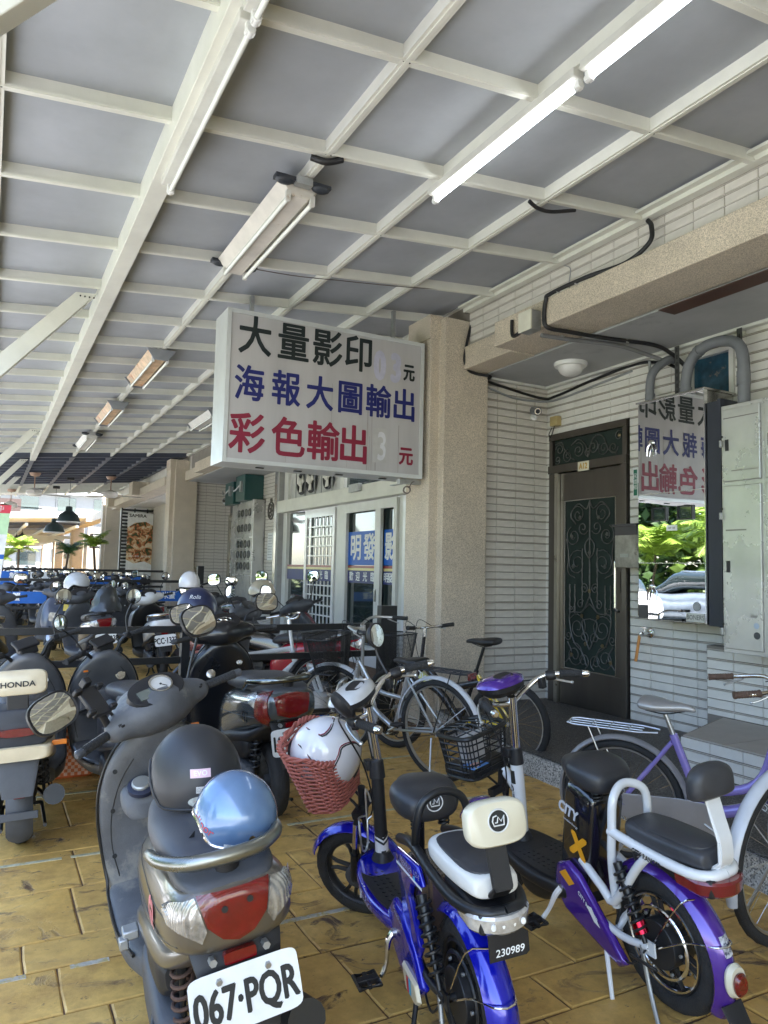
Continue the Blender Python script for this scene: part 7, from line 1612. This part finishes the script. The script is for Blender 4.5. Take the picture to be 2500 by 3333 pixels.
gd = G(); loft_x(gd, [(.34, .27, .09, .035, 4), (.45, .265, .125, .035, 4), (.62, .265, .145, .035, 4), (.78, .275, .135, .035, 4), (.90, .29, .10, .035, 3.4)], n=32); text('deck_lettering', 'MaxRich', .05, SILV, dk5, (.66, .3, .265), (-1, 0, -.02), Z_, bvh=bvh(gd), shear=.4)
for q in (.50, .475): patch('white_slash', [(q-.02-.6, -.03), (q-.01-.6, -.03), (q+.01-.6, .03), (q-.6, .03)], WPRINT, dk5, (.6, .3, .265), (1, 0, 0)if 0 else (-1, 0, 0), Z_, bvh(gd), th=.001, step=.02)
fv = A5['fen_bvh']; stq = patch('sticker', [(-.03, -.04), (.03, -.04), (.03, .03), (-.03, .04)], mat('cyan_sticker', (.06, .42, .62), .35, var=.4, scale=60), A5['fender_o'], (-.5, .0, .235), (0, -1, 0), Z_, fv, th=.0008, step=.012)
text('sticker_lettering', '民雄鄉電動車\n政府合格\n05-2262616\n0932712023', .011, WPRINT, stq, (-.5, 0, .24), (0, -1, 0), Z_, bvh=fv, lift=.003)
g = G(); 
g.tube([(.855, .035, .50), (.853, .055, .49), (.852, .06, .40), (.853, .055, .395)], .004, 6); g.tube([(.853, .035, .56), (.853, .045, .60), (.853, .055, .60), (.853, .06, .40), (.80, .10, .39), (.80, .105, .50), (.85, .09, .505), (.87, .05, .50)], .0042, 6, k=3); obj('bottle_cage', g, ALU, T5)
hb5 = [c for c in T5.children if c.name.startswith('handlebar')][0]
mirror(hb5, (.79, -.20, 1.01), (.82, -.24, 1.19), .055, .055, H5, facing=(-1, .15, .05), round_=True, mid=(.83, -.23, 1.10)); mirror(hb5, (.79, .20, 1.01), (.77, .27, 1.10), .06, .06, H5, facing=(-.6, -.75, .35), round_=True, mid=(.80, .25, 1.05))
WHH = mat('glossy_white_helmet', (.78, .77, .80), .12, coat=1, var=.03)
p = T5.matrix_world @ H5 @ Vector((1.09, .0, .765)); T6, sh6, b6 = helmet('glossy white helmet with dark red and black outlines sitting in the wicker basket', p, 0, WHH, R=(.132, .122, .150), low=112, brow=78)
cr_ = Vector((-.30, -.62, .72)).normalized(); fx = (Vector((-.35, .3, -.6))-cr_*Vector((-.35, .3, -.6)).dot(cr_)).normalized(); ly = cr_.cross(fx)
T6.matrix_world = Matrix.Translation(p) @ Matrix((fx, ly, cr_)).transposed().to_4x4() @ Matrix.Scale(1.14, 4)
# outlines: paths on the shell facing the camera
l_ = (T6.matrix_world.inverted() @ Vector((0, 0, 1.42))).normalized(); up = T6.matrix_world.inverted().to_3x3() @ Z_; up = (up-l_*up.dot(l_)).normalized(); rt = up.cross(l_).normalized()
def hpath(sh, bv, pts, r, m, name):
    P = []
    for a, b in pts:
        o = rt*a+up*b; h = bv.ray_cast(o+l_*.4, -l_, .8)
        if h[0]: P.append(h[0]+h[1]*(.0008 if h[1].dot(l_) > 0 else -.0008))
    if len(P) > 1: g = G(); g.tube(P, r, 5, k=3); obj(name, g, m, sh)
DRED = mat('dark_red_line', (.22, .01, .03), .3)
for pts in (((-.13, .01), (-.085, .03), (-.045, -.015), (-.05, -.06)), ((-.06, .085), (-.01, .060), (.02, .085), (.03, .12)), ((.03, -.045), (.05, -.005), (.06, .025), (.10, .04), (.12, .03))):
    hpath(sh6, b6, pts, .0028, INK, 'outline'); hpath(sh6, b6, [(a-.005, b+.004) for a, b in pts], .0022, DRED, 'outline_red')
ov = [(-.075+.014*cos(t)*1.0-.010*sin(t), -.055+.030*sin(t)+.004*cos(t)) for t in [2*pi*i/18 for i in range(19)]]; hpath(sh6, b6, ov, .0018, INK, 'logo_ring')
text('helmet_lettering', 'EVO', .020, INK, sh6, rt*-.075+up*-.055+l_*.1, (rt*.35-up*.94), (rt*.94+up*.35), offset=.001, bvh=b6)

# ------------------------------------------------------------------ white and violet e-bike
WPN = mat('white_frame_paint', (.74, .75, .76), .22, coat=.8, var=.05, scale=6, col2=(.35, .26, .16), thr=.76)
T7, A7 = ebike('white framed electric bicycle with violet fenders, black seats and CITY lettering', dict(variant='white', st=radians(14), paint=EPURP, frame=WPN, deck=BPLA, pod=EPURP, cush=SEATM, cushtop=SEATM, backm=SEATM, bracket=WPN, lens=mat('dark_red_lens', (.16, .01, .015), .12, coat=1), rim=RIMB, ring=CHROME, crank_a=radians(-62), Rr=.235))
place(T7, 2.09, 1.82, 87, 7.5, s=.93)
OR = mat('decal_orange', (.85, .38, .02), .4); bt = A7['bt']
gb = G(); R_ = Matrix.Rotation(radians(-14), 3, 'Y'); gb.rings([se(Vector((.36, 0, .50))+R_ @ Vector((0, 0, .21*t)), .085*q, .085*q, R_ @ X_, Y_, 24, 7) for t, q in ((-1, .9), (-.93, 1), (.8, 1))]); bb7 = bvh(gb)
text('box_lettering', 'CITY', .062, mat('decal_grey', (.62, .62, .64), .4), bt, (.385, .0866, .60), R_ @ -X_, R_ @ Z_, offset=.003, sx=.85, shear=.15); text('box_lettering', 'Lovebike Energy', .013, WPRINT, bt, (.375, .0866, .555), R_ @ -X_, R_ @ Z_); text('box_lettering', 'X', .12, OR, bt, (.34, .0868, .47), R_ @ -X_, R_ @ Z_, offset=.008)
text('cover_lettering', 'CITY RANGER', .022, WPRINT, A7['cover', 1], (.28, .1155, .27), (-1, 0, -.72), Vector((-.2, 0, 1)), offset=.0006, sx=.9)
g = G(); g.prism([(.44, .345), (.40, .37), (.35, .33), (.385, .31)], (0, .1148, 0), X_, Z_, (0, .0008, 0)); obj('orange_slash', g, OR, A7['cover', 1], flat=True)
g = G(); g.prism([(.29, .275), (.26, .275), (.22, .215), (.25, .225)], (0, .1148, 0), X_, Z_, (0, .0008, 0)); obj('white_slash', g, WPRINT, A7['cover', 1], flat=True)
f7 = [c for c in T7.children if c.name.startswith('frame')][0]; gt = G(); gt.tube([(.14, .088, .60), (-.05, .095, .575), (-.24, .09, .56)], .018, 12, k=4); text('frame_lettering', 'CITY RANGER', .021, INK, f7, (-.06, .3, .576), (-1, 0, -.10), Z_, bvh=bvh(gt), offset=.0008)
col7 = [c for c in T7.children if c.name.startswith('steering_column')][0]; gt = G(); gt.tube([(.86, 0, .31), (.845, 0, .66)], [.033, .030], 16); b7 = bvh(gt)
text('column_lettering', 'CITY', .042, INK, col7, (.86, .3, .52), (0, 0, -1), (-.55, 0, 0) if 0 else (-1, 0, 0), bvh=b7, offset=.0015); patch('orange_band', [(-.034, -.03), (.034, -.03), (.034, .01), (0, -.01), (-.034, .01)], OR, col7, (.86, .3, .42), (-1, 0, 0), Z_, b7, th=.001, step=.01); patch('dark_label', [(-.018, -.03), (.018, -.03), (.018, .03), (-.018, .03)], INK, col7, (.85, .3, .60), (-1, 0, 0), Z_, b7, th=.001, step=.01)
fv = A7['fen_bvh']; patch('sticker', [(-.012, -.03), (.03, -.03), (.03, .03), (-.012, .03)], mat('silver_label', (.55, .56, .6), .3, var=.4, scale=90, col2=(.05, .05, .1), thr=.5), A7['fender_o'], (-.5, .0, .33), (0, -1, 0), Z_, fv, th=.0008, step=.012)
g = G(); g.rings([se(Vector((-.285, 0, .235))+Vector((-1, 0, .1))*t, .038*q, .055*q, Y_, Z_, 22, 2.3) for t, q in ((-.01, .9), (.0, 1), (.018, .85))]); rl = obj('round_lamp_base', g, CREAMV, A7['fender_o']); g = G(); g.rings([se(Vector((-.288, 0, .23))+Vector((-1, 0, .1))*t, .028*q, .038*q, Y_, Z_, 22, 2.2) for t, q in ((.014, .95), (.022, 1), (.032, .7))]); obj('round_lamp', g, REDLENS, rl)
g = G(); g.rings(smooth_rings([se(p, a, .006, Y_, Vector((.9, 0, -.4)), 16, 3) for p, a in (((-.262, 0, .15), .045), ((-.30, 0, .09), .04), ((-.345, 0, .045), .03), ((-.385, 0, .02), .012))], 3)); mf = obj('mudflap', g, BPLA, T7); g = G(); g.prism([(-.30, .085), (-.35, .075), (-.40, .015), (-.37, .02)], (0, .020, 0), X_, Z_, (0, .004, 0)); obj('white_flash', g, WPRINT, mf, flat=True)
g = G(); g.prism([(.05, -.01), (-.05, -.03), (-.07, 0), (-.05, .02), (.04, .03)], (-.01, .13, .20), X_, Vector((0, .7, .5)), (0, 0, .012)); obj('foot_peg', g, BPLA, T7, bevel=.004)
BSK = dict(n=26, rows=6, h=.20, dim=(.10, .13, .115, .15), r=.0042)
bk7 = wire_basket(T7, (1.12, 0, .68), BSK, M=A7['H']); H7 = A7['H']; g = G(H7)
for q in (-.09, -.045, 0, .045, .09): g.tube([(1.01, q, .785), (1.12, q, .80), (1.23, q, .785)], .0035, 5, k=3)
g.tube([(1.08, -.14, .785), (1.08, .14, .785)], .0035, 5); g.tube([(1.16, -.14, .785), (1.16, .14, .785)], .0035, 5); obj('basket_lid', g, BLACK, bk7); g = G(H7); g.prism([(1.02, -.125), (1.22, -.125), (1.22, .125), (1.02, .125)], (0, 0, .58), X_, Y_, (0, 0, .05)); obj('basket_tray', g, BLACK, bk7, flat=True, bevel=.01)
g = G(H7); g.tube([(1.12, 0, .58), (1.03, 0, .54), (.97, 0, .50), (.97, 0, .42)], .006, 8, k=4); obj('basket_bracket', g, BLACK, T7)
Mb = T7.matrix_world @ H7; cb = thing('paper_box', 'grey white carton standing inside the black coarse wire basket', 'box'); cb.matrix_world = Mb @ Matrix.Translation((1.12, .02, .632)); g = G(); g.bb((-.03, -.06, 0), (.03, .06, .13)); obj('carton', g, mat('carton_grey', (.55, .53, .52), .6), cb, flat=True, bevel=.003)
cd_ = thing('picture_card', 'colourful card with a smiling face lying in the coarse black basket', 'card'); cd_.matrix_world = Mb @ Matrix.Translation((1.06, .075, .634)); g = G(); g.bb((-.05, -.05, 0), (.04, .05, .003)); c_ = obj('card', g, mat('card_blue', (.12, .30, .70), .4, var=.2, col2=(.75, .65, .15), thr=.55, scale=20), cd_, flat=True); g = G(); g.rings([se((-.012, .0, .0032+t), .026, .030, X_, Y_, 20, 2) for t in (0, .001)]); obj('face_print', g, mat('card_pink', (.75, .42, .36), .5), c_)

# ------------------------------------------------------------------ bicycles
LIL = mat('lilac_paint', (.27, .22, .60), .25, coat=.8, metal=.2, var=.08); YEL = mat('yellow_paint', (.75, .55, .03), .25, coat=.7); MINT = mat('mint_paint', (.25, .55, .45), .3, coat=.5); SLV = mat('silver_paint', (.48, .50, .52), .28, metal=.7, coat=.4); BLKP = mat('black_paint_gloss', (.02, .02, .025), .2, coat=.8)
MESHB = dict(n=64, rows=26, h=.28, dim=(.09, .13, .13, .18), r=.0017)
def bike(label, cfg, x, y, h, lean, s=1.0): T, A = bicycle(label, cfg); place(T, x, y, h, lean, s); return T, A
GRB = mat('brown_grip', (.10, .06, .045), .6, bump=.5, bscale=200)
T8, A8 = bike('lilac bicycle with silver saddle, steel rack and silver chain guard by the granite step', dict(frame=LIL, fender=mat('grey_fender', (.30, .30, .32), .4, metal=.4), rack=True, rackm=ALU, saddle=mat('silver_saddle', (.36, .36, .37), .35, metal=.4), guard=mat('guard_silver', (.45, .45, .47), .35, metal=.5), st=radians(20), seat_h=.86, bar_h=1.02, style='twin', barm=CHROME, gripm=GRB, R=.32, fat=.023), 2.93, 2.85, 300, -7, .93)
gt = G(); text('frame_lettering', 'DUNLOP', .045, WPRINT, [c for c in T8.children if c.name.startswith('frame')][0], (.735, -.024, .47), Vector((.45, 0, .62)), Vector((-.62, 0, .45)))
T9, A9 = bike('dark bicycle with wide rimmed wheels standing at the right edge beyond the lilac one', dict(frame=BLKP, fender=mat('pearl_fender', (.55, .57, .62), .3, coat=.5), rack=False, st=radians(-10), seat_h=.9, bar_h=1.0, style='diamond', R=.34, fat=.02, tyre=.021), 2.82, 1.93, 3, -4)
text('frame_lettering', 'HO.HOME', .035, WPRINT, [c for c in T9.children if c.name.startswith('frame')][0], (.2, .08, .33), X_, Z_)
T10, A10 = bike('silver city bicycle with pale fenders, black rack and red reflector before the column', dict(frame=SLV, fender=mat('pale_fender', (.60, .62, .66), .3, coat=.5), rack=True, reflector=True, style='step', basket=MESHB, st=radians(15), seat_h=.80, bar_h=1.03, barm=ALU, R=.345, bk_z=.79), 2.80, 4.38, 109, 4, .98)
text('frame_lettering', 'UJOI', .03, INK, [c for c in T10.children if c.name.startswith('frame')][0], (.52, .028, .37), Vector((.22, 0, .12)), Z_)
T11, A11 = bike('black and yellow sports bicycle with GIANT lettering leaning against the column', dict(frame=BLKP, fender=None, style='bmx', stay=YEL, st=radians(-8), seat_h=.94, bar_h=1.02, bars='flat', R=.33, tyre=.026, fat=.02, gripm=GRIPM, basket=MESHB, post=BLACK, bk_z=.80), 3.45, 4.47, 118, 3, .96)
text('frame_lettering', 'GIANT', .06, WPRINT, [c for c in T11.children if c.name.startswith('frame')][0], (.70, .038, .60), Vector((-.32, 0, -.18))*-1, Z_, offset=.002)
g = G(); g.tube([(.78, 0, .62), (.66, 0, .555)], .036, 12); obj('yellow_flash', g, mat('lime_yellow', (.72, .72, .30), .3), [c for c in T11.children if c.name.startswith('frame')][0])
T13, A13 = bike('white and light blue bicycle with fine black mesh basket behind the silver one', dict(frame=mat('white_blue_frame', (.70, .72, .74), .3, coat=.6, var=.1, scale=3, col2=(.05, .25, .42), thr=.57), fender=BLACK, style='diamond', st=radians(12), seat_h=.85, bar_h=1.04, R=.34, basket=MESHB, fat=.022, bk_z=.75), 1.70, 6.30, -6, 4, .95)
T14, A14 = bike('pale mint folding bicycle standing before the second column', dict(frame=MINT, fender=None, style='step', st=radians(20), seat_h=.88, bar_h=1.08, bars='flat', R=.26, barm=CHROME, post=CHROME), 2.9, 10.8, 95, 4)
bkt = thing('paint_bucket', 'blue and white plastic bucket on the floor behind the mesh basket', 'bucket', (2.62, 6.15, 0)); g = G(); g.lathe([(.11, 0), (.125, .15), (.135, .30), (.14, .30), (.14, .315), (.12, .315)], (0, 0, 0), Z_, 26); obj('bucket_body', g, WHITE, bkt); g = G(); g.lathe([(.1195, .07), (.1275, .16)], (0, 0, 0), Z_, 26); g2 = G(); g2.lathe([(.118, .05), (.1285, .16)], (0, 0, 0), Z_, 26); obj('bucket_label', g2, BLUEP, bkt)

# ------------------------------------------------------------------ second row of scooters
def sc2(label, x, y, h, lean=6, **k):
    k.setdefault('detail', 1); T, A = scooter('scooter', label, k, group=None); squash(T); place(T, x, y, h, lean, .98); return T, A
NVY = mat('navy_grey_paint', (.055, .07, .11), .3, coat=.6); SLP = mat('silver_scooter_paint', (.42, .44, .48), .3, metal=.5, coat=.5); WSC = mat('white_scooter_paint', (.72, .73, .74), .25, coat=.6); REDP = mat('crimson_scooter_paint', (.38, .012, .03), .2, coat=1); MAR = mat('maroon_paint', (.10, .02, .035), .25, coat=.8)
B1, _ = sc2('navy scooter with square headlight facing the camera in the second row', 1.02, 13.2, -98, 5, body=SLP, shield=NVY, inner=DGREY, bar=DGREY, fender=SLP, mirrors='round', plate=None, st=.1)
g = G(); g.rings([se((1.135+t, 0, .62), .065, .065, Y_, Z_, 22, 5) for t in (0, .015)]); obj('square_headlight', g, CLEARL, B1); g = G(); g.bb((1.09, .12, .72), (1.10, .19, .82)); obj('yellow_card', g, mat('yellow_card', (.70, .55, .12), .5), B1)
B2, _ = sc2('black scooter with slanted tail lamps and white plate in the second row', 1.36, 10.1, 97, 7, body=mat('black_brown_paint', (.035, .028, .028), .2, coat=.8), plate='NFM·8338', rail=BLACK, st=.2, seat=SEATM); pat = 0
B3, _ = sc2('black scooter with plate ABS-8698 beyond the second row', 2.35, 14.9, 90, 4, plate='ABS·8698', tail='wide', body=BLKP, rail=BLACK, mirrors='oval')
B4, _ = sc2('white scooter with plate PCC-1332 behind the first rail', 2.05, 9.75, 88, 6, body=WSC, panel=BLACK, shield=WSC, bar=WSC, inner=BLACK, plate='PCC·1332', rail=CHROME, mirrors='round', tail=None, st=.3)
B5, _ = sc2('crimson scooter half hidden beside the rail post', 2.45, 8.9, 70, 7, body=REDP, panel=REDP, shield=BLACK, rail=BLACK, plate='', rim=RIMS, st=.2)
B6, _ = sc2('silver grey scooter between the black and white ones', 2.45, 12.6, 105, 6, body=SLP, shield=SLP, seat=SEATM, plate=None, st=.5, rail=BLACK)
B7, _ = sc2('maroon scooter under the navy helmet behind the rail', 2.15, 7.6, 52, 7, body=MAR, panel=BLACK, shield=MAR, inner=DGREY, bar=BLKP, plate=None, st=-.2, rail=BLACK, mpos={1: (.80, .30, 1.30), -1: (.82, -.32, 1.33)})
B8, _ = sc2('black scooter carrying the beige helmet on its mirror', 2.55, 8.05, 20, 6, body=BLKP, shield=MAR, inner=DGREY, bar=DGREY, plate=None, st=.5, mpos={1: (.80, .30, 1.25), -1: (.84, -.30, 1.27)})
B9, _ = sc2('red scooter with orange side marker behind the mesh basket', 3.1, 7.0, 140, 7, body=REDP, panel=BLACK, shield=DGREY, inner=DGREY, bar=DGREY, plate=None, st=-.3)
B10, _ = sc2('dark scooter with a deep blue seat box at left behind the navy one', 1.35, 16.2, 92, 5, body=NVY, shield=DGREY, seat=mat('deep_blue_seat', (.03, .04, .12), .4), plate=None, rail=None)
B11, _ = sc2('dark scooter cut by the left edge in the second row', .10, 9.4, 85, 3, body=BLKP, shield=BLKP, plate=None, st=.2)
NAVH = mat('navy_matt_helmet', (.022, .03, .085), .38, var=.1, coat=.2)
p = (1.52, 6.05, 1.06); T_, s_, b_ = helmet('matt navy open face helmet hanging behind the black rail post', p, radians(75), NAVH, R=(.175, .165, .185), rot=(0, radians(12), 0), low=118, brow=62, s=.98)
l_ = (T_.matrix_world.inverted() @ Vector((0, 0, 1.42))-Vector()).normalized(); up = T_.matrix_world.inverted().to_3x3() @ Z_; up = (up-l_*up.dot(l_)).normalized(); rt = up.cross(l_).normalized()
text('helmet_lettering', 'Rolis', .045, WPRINT, s_, rt*-.02+up*.10+l_*.1, rt, up, bvh=b_, shear=.3)
T_, s_, b_ = helmet('pale beige helmet hanging on the handlebar before the shop', (2.72, 8.0, 1.13), radians(-160), mat('beige_helmet', (.42, .37, .27), .25, coat=.6), R=(.155, .14, .15), rot=(0, radians(35), 0), low=116, brow=66)
helmet('white open face helmet on top of the white scooter', (2.35, 9.8, 1.17), radians(90), WHH, R=(.145, .135, .17), low=105, brow=80)
helmet('silver white full helmet with dark visor hanging on the navy scooter', (1.20, 11.9, 1.08), radians(-60), mat('silver_helmet', (.55, .56, .58), .2, coat=.7), R=(.19, .18, .20), rot=(0, radians(25), 0))
helmet('small grey and black helmet on the scooter with plate ABS-8698', (2.32, 14.6, 1.0), radians(-90), mat('dark_visor_helmet', (.07, .06, .07), .12, coat=1), R=(.16, .15, .16), rot=(0, radians(-20), 0))
jk = thing('rain_cape', 'crumpled dark waterproof cape draped over the second row black scooter', 'rain cape', (1.40, 10.25, .80)); rj = random.Random(8); g = G(); rs = []
for i in range(9):
    t = i/8; rs.append([Vector((.20*(1-t*.8)*cos(2*pi*j/22)*(1+rj.uniform(-.14, .14)), .24*(1-t*.8)*sin(2*pi*j/22)*(1+rj.uniform(-.12, .12)), .32*sin(t*pi/2)+rj.uniform(-.012, .012))) for j in range(22)])
g.rings(rs); obj('cape_cloth', g, mat('cape_black', (.03, .034, .038), .35, coat=.3), jk, sharp=30)

# ------------------------------------------------------------------ crowd of parked scooters beyond (copies of simple ones)
rc = random.Random(21); FAR = []
protos = [B10, B3, B6, B2, B5]
names = {0: 'dark', 1: 'black', 2: 'silver', 3: 'brown black', 4: 'red'}
spots = []
for r_, (yy, n_) in enumerate(((16.3, 5), (18.9, 7), (21.0, 7), (23.2, 6), (26.8, 6), (29.6, 7), (32.5, 7))):
    for k in range(n_): spots.append((r_, k, .55+k*(3.0/n_)+rc.uniform(-.08, .08), yy+rc.uniform(-.3, .3)))
rown = ('between the two banner rails', 'just beyond the blue banners', 'in front of the louvred screen', 'below the pasta poster', 'before the third column', 'beside the potted palms', 'farthest down the arcade')
pos_w = ('leftmost', 'second from left', 'third from left', 'fourth from left', 'fifth from left', 'sixth from left', 'rightmost')
for r_, k, x, y in spots:
    q = rc.choice((0, 1, 1, 2, 3, 0, 4) if r_ else (0, 1, 3))
    o = copy_tree(protos[q], '%s scooter parked %s in the row %s' % (names[q], pos_w[k], rown[r_]), (x, y, 0), radians(rc.choice((90, 90, -90))+rc.uniform(-14, 14)), radians(rc.uniform(4, 8)), .93)
    o['group'] = 'scooters parked in rows down the arcade'; o.name = 'parked_scooter'

# ------------------------------------------------------------------ potted palms down the arcade
PALM = mat('palm_green', (.26, .38, .05), .5, var=.35, scale=3, trans=0.0); PALM2 = mat('palm_dark', (.05, .12, .03), .5, var=.35, scale=3); TRUNK = mat('palm_trunk', (.10, .07, .045), .9, bump=.5, bscale=40)
def palm(label, loc, h, L, n, m, seed, fr=.02, cat='palm'):
    r = random.Random(seed); t = thing('palm', label, cat, loc); g = G(); bend = r.uniform(-.15, .15)*h
    g.tube([(0, 0, 0), (bend*.3, 0, h*.4), (bend, 0, h)], [.05*h/1.5, .035*h/1.5, .03*h/1.5], 8, k=4); obj('trunk', g, TRUNK, t)
    g = G()
    for i in range(n):
        a = 2*pi*i/n+r.uniform(-.3, .3); el = r.uniform(.25, 1.4); d = Vector((cos(a), sin(a), 0)); sd_ = Vector((-sin(a), cos(a), 0)); P = []
        LL = L*r.uniform(.8, 1.1)
        for k in range(9): q = k/8; P.append(Vector((bend, 0, h))+d*LL*.8*q*cos(el*(1-q*.6))+Z_*LL*(1.35*sin(el)*q-.62*q*q))
        g.tube(P, .006*L, 4, caps=False)
        for k in range(1, 34):
            q = k/34; i0 = min(int(q*8), 7); p = P[i0]+(P[i0+1]-P[i0])*(q*8-i0); tdir = (P[i0+1]-P[i0]).normalized(); ll = L*.34*sin(pi*min(1, q*.85+.12))
            for s_ in (-1, 1):
                e_ = p+(sd_*s_*.8+tdir*.55-Z_*r.uniform(.15, .55)).normalized()*ll; w_ = tdir*fr*L
                g.add([p-w_*.5, p+w_*.5, (p+e_)/2+w_*.5, e_, (p+e_)/2-w_*.5], [(0, 1, 2, 3, 4)])
    tag(obj('fronds', g, m, t, flat=True), None, kind='stuff'); return t
palm('bright green potted palm with bent trunk beside the third column', (3.25, 26.2, 0), 1.95, .72, 26, PALM, 4); palm('darker green palm left of the bent trunk palm', (2.3, 27.5, 0), 1.7, .7, 18, PALM2, 6)
palm('yellow green palm rising behind the crowd of scooters at left', (1.05, 30.5, 0), 1.85, .8, 26, PALM, 9); palm('lower yellow green palm at the left of the crowd', (.55, 31, 0), 1.45, .75, 22, PALM, 12)

# ------------------------------------------------------------------ outdoors on the left: seen in the polished cabinet and mirrors
g = G(); g.add([(-9.5, -60, -.03), (-2.95, -60, -.03), (-2.95, 200, -.03), (-9.5, 200, -.03)], [(0, 1, 2, 3)]); tag(obj('road', g, mat('road_surface', (.27, .27, .265), .85, var=.2, scale=3)), 'grey street beside the arcade', kind='structure')
g = G(); g.add([(-80, -60, -.02), (-9.5, -60, -.02), (-9.5, 200, -.02), (-80, 200, -.02)], [(0, 1, 2, 3)]); tag(obj('lawn', g, mat('lawn_green', (.16, .19, .07), .9, var=.3, scale=2)), 'bright green lawn across the street', kind='structure')
rg = random.Random(4); g = G()
for i in range(9000):
    x, y = rg.uniform(-18, -9.6), rg.uniform(8, 26); h = rg.uniform(.12, .35); a = rg.uniform(0, pi); d = Vector((cos(a), sin(a), 0))*.03; g.add([(x-d.x, y-d.y, -.02), (x+d.x, y+d.y, -.02), (x+rg.uniform(-.08, .08), y+rg.uniform(-.08, .08), h)], [(0, 1, 2)])
tag(obj('grass', g, mat('grass_green', (.17, .28, .03), .7, var=.3, scale=1.5), flat=True), 'long bright grass growing across the street', 'grass', kind='stuff')
for i, (x, y, h) in enumerate(((-12.5, 16.6, 2.6), (-14.5, 18.6, 3.0), (-13.2, 20.6, 2.2), (-16, 15.5, 2.8))): palm(('squat palm across the street behind the white car', 'taller palm across the street further back', 'low palm across the street to the north', 'palm across the street towards the south')[i], (x, y, 0), h, 2.3, 20, PALM, 30+i, .022)
def tree(label, loc, h, R, m, seed, n=4200):
    r = random.Random(seed); t = thing('tree', label, 'tree', loc); g = G(); g.tube([(0, 0, 0), (.1, 0, h*.3), (0, .1, h*.6)], [.25, .18, .1], 8, k=3)
    for k in range(6): a = k*1.05; g.tube([(0, 0, h*.35+.2*k), (R*.5*cos(a), R*.5*sin(a), h*.6+.1*k)], [.09, .03], 6)
    obj('trunk', g, TRUNK, t); C_ = [(Vector((r.gauss(0, R*.42), r.gauss(0, R*.42), h*.45+r.gauss(0, h*.22))), R*r.uniform(.22, .42)) for _ in range(26)]; g = G()
    for i in range(n):
        c, rr = C_[i % 26]; d = Vector((r.gauss(0, 1), r.gauss(0, 1), r.gauss(0, 1))).normalized(); p = c+d*rr*r.uniform(.6, 1.05); u = Vector((r.gauss(0, 1), r.gauss(0, 1), r.gauss(0, .5))).normalized(); v = d.cross(u).normalized(); s_ = .24+R*.02
        g.add([p-u*s_, p-v*s_*.5, p+u*s_, p+v*s_*.5], [(0, 1, 2, 3)])
    tag(obj('crown', g, m, t, flat=True), None, kind='stuff')
LG = mat('leaf_light', (.13, .21, .03), .6, var=.4, scale=.8); LD = mat('leaf_dark', (.05, .10, .025), .6, var=.4, scale=.8)
for i, (x, y, h, R, m) in enumerate(((-21, 19, 9, 4.2, LD), (-23, 24, 11, 5, LG), (-20, 28, 9, 4.2, LD), (-25, 14, 10, 4.6, LG), (-24, 33, 12, 5, LD), (-22, 6, 10, 4.5, LD), (-21, -4, 10, 4.5, LG), (-19, 42, 11, 5, LG))): tree(('dark broad tree behind the palms across the street', 'light green tree behind the palms across the street', 'dark tree north of the palms', 'light green tree south of the palms', 'tall dark tree farther north across the street', 'dark tree across the street near the camera', 'light tree across the street behind the camera', 'light tree far north across the street')[i], (x, y, 0), h, R, m, 50+i)
def car(label, loc, rz, m, suv=False):
    t = thing('parked_car', label, 'car', loc, rz); z = .25; k = 1.1 if suv else 1.0; g = G()
    loft_x(g, [(-2.2, .62, .55, .18, 4), (-2.15, .62, .80, .30, 5), (-1.6, .66, .86, .36, 5), (0, .64, .88, .36, 5), (1.5, .60, .87, .34, 5), (2.05, .55, .78, .26, 5), (2.2, .52, .6, .15, 4)], k=5); b_ = bvh(g); obj('body', g, m, t, sharp=60)
    g = G(); a = -1.95 if suv else -1.45; loft_x(g, [(a, .98, .66, .05, 4), (a+.35, 1.16*k, .66, .22, 4), (a+.9, 1.20*k, .68, .27, 4), (.3, 1.20*k, .68, .26, 4), (.75, 1.10, .68, .18, 4), (1.15, .96, .66, .05, 4)], k=4); obj('glasshouse', g, GLASS, t, sharp=60); g = G(); loft_x(g, [(a+.45, 1.40*k, .50, .03, 4), (a+.9, 1.44*k, .56, .045, 4), (.1, 1.44*k, .56, .045, 4), (.35, 1.40*k, .5, .03, 4)]); obj('roof', g, m, t)
    for x in (-1.35, 1.35):
        for s_ in (-1, 1):
            g = G(); g.torus((x, .80*s_, .32), Y_, .24, .08, 26, 8, rz=.10); w_ = obj('wheel', g, RUBBER, t); g = G(); g.cyl((x, .83*s_, .32), (x, .875*s_, .32), .19, n=10); obj('hubcap', g, RIMS, w_, flat=True)
    for s_ in (-1, 1): g = G(); g.bb((-2.19, .50*s_-.17, .66), (-2.06, .50*s_+.17, .86)); obj('tail_light', g, REDLENS, t, bevel=.03)
    plate(t, (-2.2, 0, .52), '139·8EX', w=.38, h=.16, size=.12)
    g = G(); g.torus((-2.165, 0, .80), X_, .06, .008, 20, 5); g.torus((-2.165, 0, .80), X_, .03, .006, 20, 5); obj('emblem', g, CHROME, t)
car('white sedan parked across from the arcade, seen in the polished cabinet', (-5.9, 15.6, -.03), radians(118), WHITE); car('silver blue hatchback with dark windows parked by the lawn', (-8.2, 14.3, -.03), radians(75), mat('silver_blue_car', (.30, .36, .42), .25, metal=.5, coat=.8), True)
